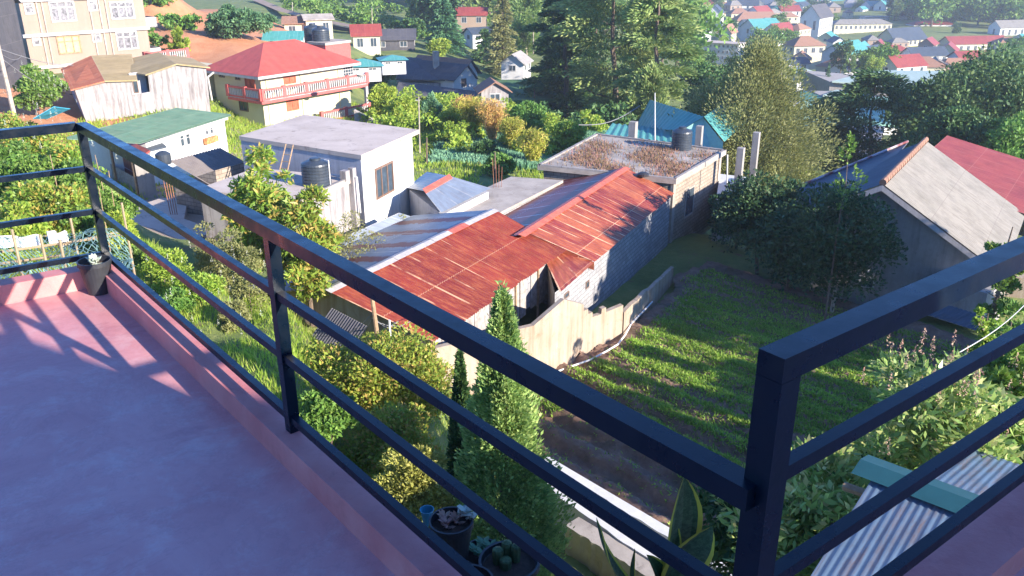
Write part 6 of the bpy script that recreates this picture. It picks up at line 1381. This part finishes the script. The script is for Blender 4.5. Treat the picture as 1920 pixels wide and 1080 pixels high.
a = P(1085, 234, D=60); b = P(1200, 198, D=66); m = MB(); m.path([a.lerp(b, i / 8) - UP * (.5 * math.sin(i / 8 * 3.14)) for i in range(9)], .03, 4); solo('power_line', m, M['wire'], 'single cable sagging across the dark foot of the pines', 'cable', a)
a = P(1800, 740 - 80, D=9.5); b = P(1960, 530, D=14); m = MB(); m.path([a.lerp(b, i / 8) - UP * (.15 * math.sin(i / 8 * 3.14)) for i in range(9)], .006, 4); solo('power_line', m, M['pvc'], 'thin white cable running up at the right edge', 'cable', a)
m = MB(); a = P(663, 202, D=80); b = P(702, 222, D=80); m.box(a - UP * 2.6, b - a, Vector((.1, .3, 0)), UP * 2.4); solo('gate', m, M['wood_grey'], 'plain grey sheet gate right of the villa columns', 'gate', a)
# ------------------------------------------------------------------ road and hill houses, top centre
def strip(name, label, pts, wd, mat, z=.15):
    m = MB()
    for i in range(len(pts) - 1):
        a, b = pts[i], pts[i + 1]; d = (b - a); d.z = 0; n = Vector((d.y, -d.x, 0)).normalized() * wd / 2
        q = [a - n, a + n, b + n, b - n]; m.face([Vector((p.x, p.y, p.z + z)) for p in q][::-1])
    o = solo(name, m, mat, label, name, pts[0], kind='structure'); return o
rp = [P(478, 0, D=235), P(530, 22, D=205), P(590, 38, D=190), P(650, 50, D=178), P(720, 62, D=170)]
rp = [Vector((p.x, p.y, max(p.z, G(p.x, p.y)))) for p in rp]
strip('road', 'narrow road crossing the grassy bank at the top', rp, 2.6, plain('road_asphalt', (.26, .19, .14), .9, .2, 0, .5), .3)
HV = [  # label, px, py(base), D, L, W, H, rh, az, wall, roof, rooftype
 ('cream cottage with a scalloped dark pink roof in the shade of trees', 688, 99, 148, 4.4, 4, 3.2, 1.4, 12, 'cream', 'red_roof2', 'gable'),
 ('long dark roofed building right of the cream cottage', 738, 94, 156, 7.5, 5, 2.2, 1.4, 5, 'asbestos_dark', 'asbestos_dark', 'gable'),  # wall colour kept dark to hold the shade
 ('small orange walled hut with a rust roof below the red bank', 565, 70, 140, 4.6, 4, 2.4, .8, 10, 'cream', 'clay', 'gable'),
 ('small ochre hut with a grey roof right of the rust roofed one', 597, 66, 140, 4, 4, 2.6, .6, 20, 'cream', 'concrete', 'gable'),
 ('pale blue roofed shelter left of the two small huts', 535, 82, 118, 4.6, 3.4, .8, .8, 5, 'white', 'teal_roof', 'gable'),
 ('teal tarpaulin roofed shelter right of the villa', 680, 134, 104, 4, 3.4, .8, .7, 15, 'grey_blue_wall', 'teal_roof', 'hip'),
 ('smaller teal roofed shelter under the tree', 736, 122, 112, 3, 3, .8, .5, 15, 'grey_blue_wall', 'teal_roof', 'hip'),
 ('pink house half hidden behind tree trunks at the top', 885, 50, 215, 7, 5, 3, 1.5, 0, 'beige_pink', 'red_roof2', 'gable'),
 ('blue roofed hut behind the conifers', 898, 80, 190, 5, 4, 2.2, 1, 30, 'white', 'asbestos_blue', 'gable')]
for (lb, px, py, D, a, b, h, rh_, az, wm, rm, rt) in HV: house('village_house', lb, px, py, a, b, h, rh_, az, wm, rm, D=D, roof=rt, wins=(2, 1), gw=1, drop=1)
# black retaining wall under the grassy bank
m = MB(); pts = [P(545, 22, D=205), P(600, 44, D=190), P(660, 56, D=180), P(740, 62, D=176)]
for i in range(3): a, b = pts[i], pts[i + 1]; m.box(a - UP * 2.0, b - a, Vector((0, 1, 0)), UP * 2.2)
solo('retaining_wall', m, M['asbestos_dark'], 'dark retaining wall below the grassy bank at the top', 'wall', pts[0])
for k, (x, y, D) in enumerate([(548, 12, 210), (697, 20, 190), (655, 100, 130), (1000, 55, 168), (612, 50, 180)]):
    a = P(x, y + 26, D=D); m = MB(); m.tube(a - UP * 2, P(x, y - 8, D=D), .12, .09, 6); solo('utility_pole', m, M['bark_pale'], 'thin distant pole standing on the slope at the top centre', 'utility pole', a, 'distant poles on the slope')

# ------------------------------------------------------------------ green roofed hall and its yard
o = thing('hall', 'long hall with broad pale green roofs behind the dark layered cypress', 'hall', P(1560, 260, D=135))
a1, b1, c1, d1_ = P(1500, 190, D=150), P(1780, 175, D=165), P(1800, 235, D=138), P(1498, 232, D=125)
M['hall_green'] = sheetmat('hall_green_sheets', [(.17, .36, .27), (.20, .39, .30)], (.22, .38, .3), (.25, .42, .33), .03, 1.5, .6, .6)
M['hall_pale'] = sheetmat('hall_pale_green_sheets', [(.34, .44, .38), (.38, .48, .42)], (.33, .4, .35), (.4, .5, .45), .03, 1.5, .6, .6)
m = roofquad(a1, b1, c1, d1_, .3); part('roof', m, M['hall_green'], o)
m = MB(); v = c1 - d1_; m.box(d1_ - UP * 5.4 + Vector((0, 1, 0)), v, Vector((0, 22, 0)), UP * 5.0); part('wall', m, M['white'], o)
o = thing('hall', 'second hall with a pale grey green roof farther back', 'hall', P(1650, 170, D=190))
a1, b1, c1, d1_ = P(1640, 131, D=205), P(1770, 133, D=208), P(1785, 172, D=175), P(1560, 152, D=180)
m = roofquad(a1, b1, c1, d1_, .3); part('roof', m, M['hall_pale'], o); m = MB(); m.box(d1_ - UP * 4.3 + Vector((0, 1, 0)), c1 - d1_, Vector((0, 18, 0)), UP * 4); part('wall', m, M['concrete_pale'], o)
o = thing('hall', 'small pale green roof wing beside the playing court', 'hall', P(1560, 180, D=165))
m = roofquad(P(1568, 168, D=175), P(1640, 172, D=175), P(1640, 182, D=166), P(1543, 178, D=166), .3); part('roof', m, M['hall_pale'], o); m = MB(); m.box(P(1545, 180, D=167) - UP * 3.5, P(1640, 183, D=167) - P(1545, 180, D=167), Vector((0, 8, 0)), UP * 3.3); part('wall', m, M['concrete_pale'], o)
m = MB(); m.face([P(1420, 262, D=128), P(1640, 262, D=120), P(1640, 330, D=85), P(1420, 330, D=85)][::-1]); gy = [P(x, y, D=D) for x, y, D in ((1440, 236, 132), (1660, 236, 128), (1640, 300, 92), (1470, 300, 95))]
m = MB(); m.slab(gy, .4); solo('yard', m, M['concrete_pale'], 'pale paved yard in front of the green hall', 'yard', gy[0], kind='structure')
m = MB(); q4 = [P(1500, 172, D=175), P(1560, 170, D=178), P(1575, 192, D=158), P(1498, 192, D=158)]; m.slab(q4, .3); solo('lawn', m, plain('court_green', (.03, .16, .12), .8, .1), 'deep green court', 'lawn', q4[0], kind='structure')
lawn = [P(1283, 103, D=265), P(1372, 128, D=240), P(1378, 150, D=205), P(1285, 145, D=205)]
m = MB(); m.slab(lawn, .5); solo('lawn', m, plain('school_lawn', (.17, .22, .04), .9, .3, 0, .08, .2), 'school lawn', 'lawn', lawn[0], kind='structure')
lw = [P(905, 150, D=128), P(1035, 148, D=134), P(1065, 185, D=108), P(915, 190, D=104)]
m = MB(); m.slab(lw, .4); solo('lawn', m, plain('garden_lawn', (.05, .12, .03), .9, .35, 0, .3, .3), 'garden lawn below the cottage', 'lawn', lw[0], kind='structure')
# ------------------------------------------------------------------ the town in the valley
TV = [ # label, px, py base centre, D, L, W, H, rh, az, wall, roof, type, (wins), gw
 ('church like hall with a steep dark blue roof and white gable front', 1528, 66, 400, 26, 13, 11, 7.5, 52, 'white', 'asbestos_dark', 'gable', (7, 1), 2),
 ('long cream public building with arched windows and a tan roof', 1608, 72, 420, 42, 12, 9, 3, 4, 'cream', 'asbestos', 'hip', (12, 2), 0),
 ('hall with a big dark blue gabled roof left of the bright red roofs', 1688, 88, 350, 26, 14, 4.5, 6, 25, 'cream', 'asbestos_blue', 'gable', (7, 1), 1),
 ('long building with a bright red roof and yellow walls', 1820, 105, 345, 36, 12, 7, 3.5, 8, 'cream', 'red_roof2', 'gable', (8, 1), 1),
 ('yellow gabled wing joined to the bright red roofed building', 1775, 112, 325, 16, 9, 5, 3.5, 60, 'cream', 'red_roof2', 'gable', (3, 1), 1),
 ('dark red roofed wing beside the yellow gable', 1738, 96, 335, 14, 8, 4, 3, 55, 'beige_pink', 'red_roof2', 'gable', (3, 1), 1),
 ('red roofed white walled market at the back right', 1745, 60, 440, 34, 12, 5, 2.4, 2, 'white', 'red_roof2', 'hip', (8, 1), 1),
 ('long white flat building behind the blue gabled hall', 1660, 48, 480, 40, 10, 6, .5, 2, 'white', 'concrete_pale', 'flat', (9, 1), 1),
 ('house with a tan hipped roof and cream walls below the church', 1505, 104, 285, 16, 12, 4, 4.2, 10, 'cream', 'clay', 'hip', (4, 1), 2),
 ('lower tan roofed house half in shade beneath the hipped one', 1500, 125, 262, 9, 8, 3, 2.8, 70, 'cream', 'clay', 'gable', (2, 1), 1),
 ('teal gabled house in the right part of the town', 1612, 112, 290, 13, 9, 4, 3.4, 60, 'cream', 'teal_roof', 'gable', (3, 1), 2),
 ('maroon roofed house right of the teal gabled one', 1672, 112, 290, 13, 8, 3.6, 2.6, 12, 'beige_pink', 'red_roof2', 'hip', (4, 1), 1),
 ('small maroon gable between the teal roof and the maroon house', 1645, 100, 310, 8, 7, 3.6, 3, 60, 'beige_pink', 'red_roof2', 'gable', (2, 1), 1),
 ('dark blue roofed house with pale gable below the blue hall', 1730, 122, 270, 18, 9, 4, 3, 10, 'white', 'asbestos_blue', 'gable', (5, 1), 1),
 ('second dark blue roofed house lower down', 1700, 132, 250, 14, 8, 3, 2.4, 8, 'beige_pink', 'asbestos_blue', 'gable', (4, 1), 1),
 ('pale pink walled gabled house at the foot of the town', 1752, 140, 240, 12, 9, 3.4, 2.2, 70, 'beige_pink', 'asbestos', 'gable', (3, 1), 2),
 ('maroon roofed shop with white front right of the pink house', 1812, 130, 245, 14, 8, 4, 2.4, 12, 'white', 'red_roof2', 'gable', (4, 1), 1),
 ('three storey pale school block with rows of windows by the lawn', 1352, 112, 262, 24, 10, 7.5, .8, -34, 'white', 'concrete_pink', 'flat', (9, 3), 0),
 ('tan gabled chapel behind the school block', 1363, 74, 310, 14, 9, 5, 5, 60, 'cream', 'clay', 'gable', (4, 1), 2),
 ('orange roofed long house above the school', 1418, 50, 430, 34, 13, 4, 6, 4, 'cream', 'clay', 'hip', (7, 1), 1),
 ('flatter orange roofed wing left of the orange roofed house', 1383, 42, 450, 20, 9, 3, 2.5, 4, 'cream', 'clay', 'hip', (4, 1), 1),
 ('white gabled house behind the smoke, left of the chapel', 1340, 40, 440, 14, 11, 6, 5, 70, 'white', 'asbestos_blue', 'gable', (3, 1), 1),
 ('pale hipped roof house against the pines', 1300, 50, 330, 15, 10, 4, 3, 20, 'cream', 'asbestos', 'hip', (3, 1), 1),
 ('pale green roofed house below the hipped one', 1305, 68, 280, 12, 8, 3, 2.2, 10, 'white', 'hall_pale', 'gable', (3, 1), 1),
 ('bright green hedge like hut under the olive trees', 1500, 150, 215, 7, 6, 2.4, 1.4, 20, 'white', 'hall_pale', 'hip', (2, 1), 1),
 ('blue tin roofed shed beneath the tan roofs', 1480, 132, 232, 12, 8, 2.6, 1.8, 8, 'grey_blue_wall', 'asbestos_blue', 'gable', (3, 1), 1),
 ('tall grey blue gabled house at the top of the town', 1602, 26, 560, 26, 20, 9, 12, 70, 'grey_blue_wall', 'asbestos_blue', 'gable', (3, 2), 1),
 ('cream terrace building near the top edge of the town', 1648, 18, 620, 34, 14, 12, 3, 4, 'cream', 'clay', 'hip', (8, 2), 1),
 ('teal roofed hall near the top edge', 1553, 14, 600, 30, 14, 5, 4, 8, 'white', 'teal_roof', 'hip', (5, 1), 1),
 ('white gabled house on the slope at the right edge', 1890, 72, 400, 24, 12, 7, 4, 10, 'white', 'asbestos', 'gable', (5, 1), 1),
 ('red roofed house right at the edge behind the white one', 1912, 58, 430, 18, 12, 5, 4, 10, 'cream', 'clay', 'hip', (3, 1), 1),
 ('small teal roof in front of the cream public building', 1550, 80, 350, 12, 9, 3, 3, 60, 'cream', 'teal_roof', 'gable', (2, 1), 1)]
for (lb, px, py, D, a, b, h, rh_, az, wm, rm, rt, wn, gw) in TV:
  k_ = .5 if 'school block' in lb else .66
  house('town_house', lb, px, py, a * k_, b * k_, h * k_ * (1.15 if D > 300 else 1.3), rh_ * k_, az, wm, rm, D=D, roof=rt, wins=wn, gw=gw, over=.5, drop=4)
protos = []
pl = [('tiny cream house with orange roof in the crowded far town', 'cream', 'clay', 'hip'), ('tiny white house with grey blue roof in the crowded far town', 'white', 'asbestos_blue', 'gable'), ('tiny white house with maroon roof in the crowded far town', 'white', 'red_roof2', 'gable'), ('tiny pale house with light grey roof in the crowded far town', 'beige_pink', 'asbestos', 'hip'), ('tiny white house with teal roof in the crowded far town', 'white', 'teal_roof', 'gable')]
rr = random.Random(41)
used = [False] * 5
for k, (lb, wm, rm, rt) in enumerate(pl):
    protos.append(house('distant_house', lb, 0, 0, 13, 9, 4, 3, 8, wm, rm, roof=rt, wins=(3, 1), gw=1, over=.5, group=lb.replace('tiny', 'tiny').replace(' in the crowded far town', 's').replace('house', 'houses'), drop=6, loc=(0, 0, 0)))
spots = []
LAB = {}
def place(px, py):
    row = 'top row' if py < 9 else ('second row' if py < 19 else ('third row' if py < 34 else 'lower streets'))
    xb = ('left end', 'left part', 'middle', 'right part', 'right end')[int(max(0, min(4, (px - 1270) // 110)))]
    return row, xb
for row, (y0, D, x0, x1, st) in enumerate([(1, 700, 1275, 1780, 19), (8, 640, 1270, 1760, 21), (15, 590, 1280, 1740, 22), (22, 545, 1280, 1700, 24), (30, 500, 1285, 1600, 27), (38, 460, 1380, 1500, 34), (70, 370, 1420, 1500, 34), (85, 330, 1640, 1720, 40), (145, 235, 1560, 1760, 33), (58, 400, 1400, 1500, 40), (92, 310, 1560, 1600, 40), (122, 262, 1590, 1660, 40), (150, 240, 1780, 1800, 30), (96, 300, 1880, 1930, 40), (40, 520, 1850, 1930, 45)]):
    x = x0
    while x < x1:
        spots.append((x + rr.uniform(-9, 9), y0 + rr.uniform(-4, 5), D * rr.uniform(.97, 1.03))); x += st
for i, (x, y, D) in enumerate(spots):
    k = rr.choice([0, 0, 1, 1, 2, 3, 3, 4]); p = P(x, y, D=D); pr_ = protos[k]
    o = pr_ if not used[k] else copy_tree(pr_); used[k] = True
    row_, xb_ = place(x, y); o['label'] = pl[k][0].replace(' in the crowded far town', ', %s of the far town, %s' % (row_, xb_)); o['group'] = 'tiny houses of the far town, %s, %s, %s' % (row_, xb_, ('cream', 'blue roofed', 'maroon roofed', 'grey roofed', 'teal roofed')[k]); o.location = p; o.rotation_euler = (0, 0, R(rr.choice([-20, 0, 15, 35, 80]))); s_ = rr.uniform(.5, 1.05); o.scale = (s_, s_ * rr.uniform(.8, 1.1), s_)
# trees of the town and the far wood: copies of a few models
def proto_tree(kind, H, W, n, leaf, mat, asp, lo, cl, seed, trunkc='bark'):
    me = foliage_mesh('crown', kind, H, W, n, leaf, asp, M[mat], seed, lo, cl); tm = mesh_from('trunk', trunk_mb(H, W, lo, seed, H * .02, 1, 5), M[trunkc], (0, 0, 0), True); return me, tm
PT = [proto_tree('broad', 12, 11, 2600, .95, 'lf_broad', .5, .1, 34, 1), proto_tree('broad', 12, 9, 2600, .9, 'lf_dark', .5, .1, 30, 2), proto_tree('feather', 16, 8, 2600, .9, 'lf_pine', .4, .12, 40, 3), proto_tree('fir', 17, 7, 2200, .9, 'lf_fir', .35, .06, 30, 4), proto_tree('pine', 18, 10, 2600, 1.0, 'lf_pine', .35, .2, 36, 5), proto_tree('broad', 7, 7, 1500, .7, 'lf_lime', .5, .05, 24, 6)]
def ctree(k, px, py, D, hm, label, group, zoff=0):
    me, tm = PT[k]; p = P(px, py, D=D); g_ = G(p.x, p.y)
    base = (10.0, 12, 16, 17, 18, 7)[k]; s_ = hm / base
    o = bpy.data.objects.new(('tree', 'tree', 'tree', 'conifer_tree', 'pine_tree', 'tree')[k], None); col.objects.link(o); o.location = (p.x, p.y, p.z - hm * .85 if zoff is None else p.z + zoff); o.rotation_euler = (0, 0, rr.uniform(0, 6.28)); q_ = rr.uniform(.85, 1.2); o.scale = (s_ * q_, s_ * q_, s_)
    setp(o, label, 'tree', group)
    c = bpy.data.objects.new('crown', me); t = bpy.data.objects.new('trunk', tm)
    for z_ in (c, t): col.objects.link(z_); z_.parent = o
# wood at the top behind the centre
for i in range(64):
    px = rr.uniform(650, 1290); D = rr.uniform(190, 420); k = rr.choice([0, 1, 2, 2, 3, 4]); p = P(px, 0, D=D); g_ = G(p.x, p.y); 
    if px < 780 and D < 300: D = rr.uniform(300, 420)
    p = P(px, 0, D=D); gp = G(p.x, p.y); ob_ = None
    hm = rr.uniform(13, 24)
    me, tm = PT[k]; base = (12, 12, 16, 17, 18, 7)[k]; s_ = hm / base
    o = bpy.data.objects.new(('tree', 'tree', 'tree', 'conifer_tree', 'pine_tree', 'tree')[k], None); col.objects.link(o); o.location = (p.x, p.y, gp); o.rotation_euler = (0, 0, rr.uniform(0, 6.28)); o.scale = (s_, s_, s_)
    setp(o, ('mid green broad tree in the wood at the top centre', 'dark broad tree in the wood at the top centre', 'pale feathery tree in the wood at the top centre', 'pointed conifer in the wood at the top centre', 'tall pine in the wood at the top centre')[k].replace('at the top centre', 'above the villa' if px < 760 else ('behind the white gabled house' if px < 900 else ('behind the cottage' if px < 1050 else 'behind the pine stand'))), 'tree', 'trees of the wood at the top centre')
    for me_, nm in ((me, 'crown'), (tm, 'trunk')): c = bpy.data.objects.new(nm, me_); col.objects.link(c); c.parent = o
# named town trees: (kind, px, base py, D, height m)
TT = [(1, 1400, 130, 250, 12), (1, 1425, 120, 245, 11), (0, 1420, 100, 300, 14), (0, 1450, 98, 310, 15), (0, 1475, 92, 320, 12), (1, 1330, 60, 400, 14), (0, 1345, 20, 520, 14), (0, 1380, 20, 560, 12), (1, 1375, 60, 360, 9), (3, 1550, 158, 190, 9), (1, 1575, 140, 225, 16), (2, 1590, 142, 222, 15), (0, 1622, 142, 228, 12), (5, 1632, 130, 225, 7), (0, 1655, 135, 230, 12), (2, 1672, 130, 240, 13), (1, 1450, 128, 228, 10), (0, 1425, 118, 255, 10),
      (0, 1470, 22, 480, 14), (0, 1440, 10, 600, 15), (2, 1675, 45, 470, 22), (1, 1692, 40, 480, 26), (2, 1710, 42, 470, 28), (2, 1730, 40, 480, 26), (0, 1760, 48, 460, 16), (1, 1790, 70, 400, 12), (0, 1880, 130, 260, 12), (0, 1850, 150, 230, 12), (1, 1910, 150, 220, 12), (0, 1905, 110, 290, 12), (5, 1870, 140, 240, 9), (5, 1480, 148, 205, 6), (1, 1498, 160, 190, 7), (5, 1640, 140, 215, 8), (0, 1560, 55, 430, 12), (0, 1460, 60, 400, 14), (5, 1355, 88, 280, 7), (1, 1290, 90, 260, 12), (0, 1300, 140, 180, 9), (1, 1330, 150, 170, 10), (1, 1370, 160, 160, 10), (0, 1300, 155, 160, 9), (5, 1345, 145, 185, 5)]
bands = lambda px: 'left' if px < 1400 else ('middle' if px < 1620 else 'right')
kn = ['mid green round tree', 'dark round tree', 'pale feathery tree', 'small pointed conifer', 'tall pine', 'low bright green tree']
SH = [(1528, 60, 'the church like hall'), (1608, 66, 'the long cream public building'), (1688, 82, 'the big dark blue hall'), (1820, 100, 'the long bright red roof'), (1745, 55, 'the white walled market'), (1505, 98, 'the tan hipped roof house'), (1612, 108, 'the teal gabled house'), (1672, 108, 'the maroon hipped house'), (1730, 118, 'the dark blue roofed house'), (1752, 136, 'the pink gabled house'), (1812, 126, 'the maroon roofed shop'), (1352, 105, 'the school block'), (1363, 68, 'the tan gabled chapel'), (1418, 44, 'the orange roofed long house'), (1300, 46, 'the pale hipped house by the pines'), (1480, 128, 'the blue tin roofed shed'), (1602, 18, 'the tall grey blue gable'), (1890, 66, 'the white house at the right edge'), (1560, 180, 'the green hall roofs')]
def near_label(px, py, seen={}):
    x_, y_, nm = min(SH, key=lambda q_: abs(q_[0] - px) + 2 * abs(q_[1] - py)); dx, dy = px - x_, py - y_
    rel = ('left of ' if dx < 0 else 'right of ') if abs(dx) > 1.4 * abs(dy) else ('in front of ' if dy > 0 else 'behind ')
    return rel + nm
USED = {}
for (k, px, py, D, hm) in TT:
  lb_ = near_label(px, py); key = (k, lb_); USED[key] = USED.get(key, 0) + 1
  wd_ = ('', ', the next one over', ', the farther one')[min(2, USED[key] - 1)]
  ctree(k, px, py, D, hm * (.52 if D < 450 else .75), kn[k] + ' ' + lb_ + wd_, 'trees among the town houses')
for i in range(60):   # wooded hillside, top right
    px = rr.uniform(1690, 1960); f = rr.random(); py = 62 - 62 * f + rr.uniform(-5, 5); D = 430 + 330 * f; ctree(rr.choice([0, 1, 1, 2, 0]), px, py, D, rr.uniform(14, 24), 'hazy tree %s on the %s of the wooded top right hillside' % ('high' if f > .66 else ('halfway up' if f > .33 else 'low'), ('left end', 'left slope', 'middle', 'right slope', 'right end')[min(4, int((px - 1690) / 54))]), 'trees on the wooded hillside at the top right')
for i in range(34):
    px = rr.uniform(1270, 1700); py = rr.uniform(-2, 40); D = 720 - py * 6; ctree(rr.choice([0, 1, 0, 5]), px, py + 4, D, rr.uniform(8, 13), 'small tree between tiny houses in the %s of the far town, %s' % place(px, py), 'small trees between the tiny far houses')
for i in range(26):
    px = rr.uniform(1780, 1930); D = rr.uniform(100, 170); ctree(rr.choice([0, 1]), px, 225 - (D - 100) * .9, D, rr.uniform(3.5, 6), 'dark green tree in the mass at the right edge, %s' % (('nearest row', 'middle row', 'back row')[min(2, int((D - 100) / 23.4))] + (' left side' if px < 1855 else ' right side')), 'massed trees at the right edge')
# ------------------------------------------------------------------ air
m = bpy.data.materials.new('haze_air'); m.use_nodes = True; t = m.node_tree; t.nodes.remove(t.nodes['Principled BSDF'])
pv = t.nodes.new('ShaderNodeVolumePrincipled'); pv.inputs['Color'].default_value = (.80, .88, 1, 1); pv.inputs['Density'].default_value = .0004; pv.inputs['Anisotropy'].default_value = .2
t.links.new(pv.outputs[0], t.nodes['Material Output'].inputs['Volume'])
mb = MB(); mb.box((-900, -60, -60), (2100, 0, 0), (0, 1700, 0), (0, 0, 130)); solo('haze', mb, m, 'thin blue morning haze over the valley', 'haze', (0, 0, 0), kind='stuff')
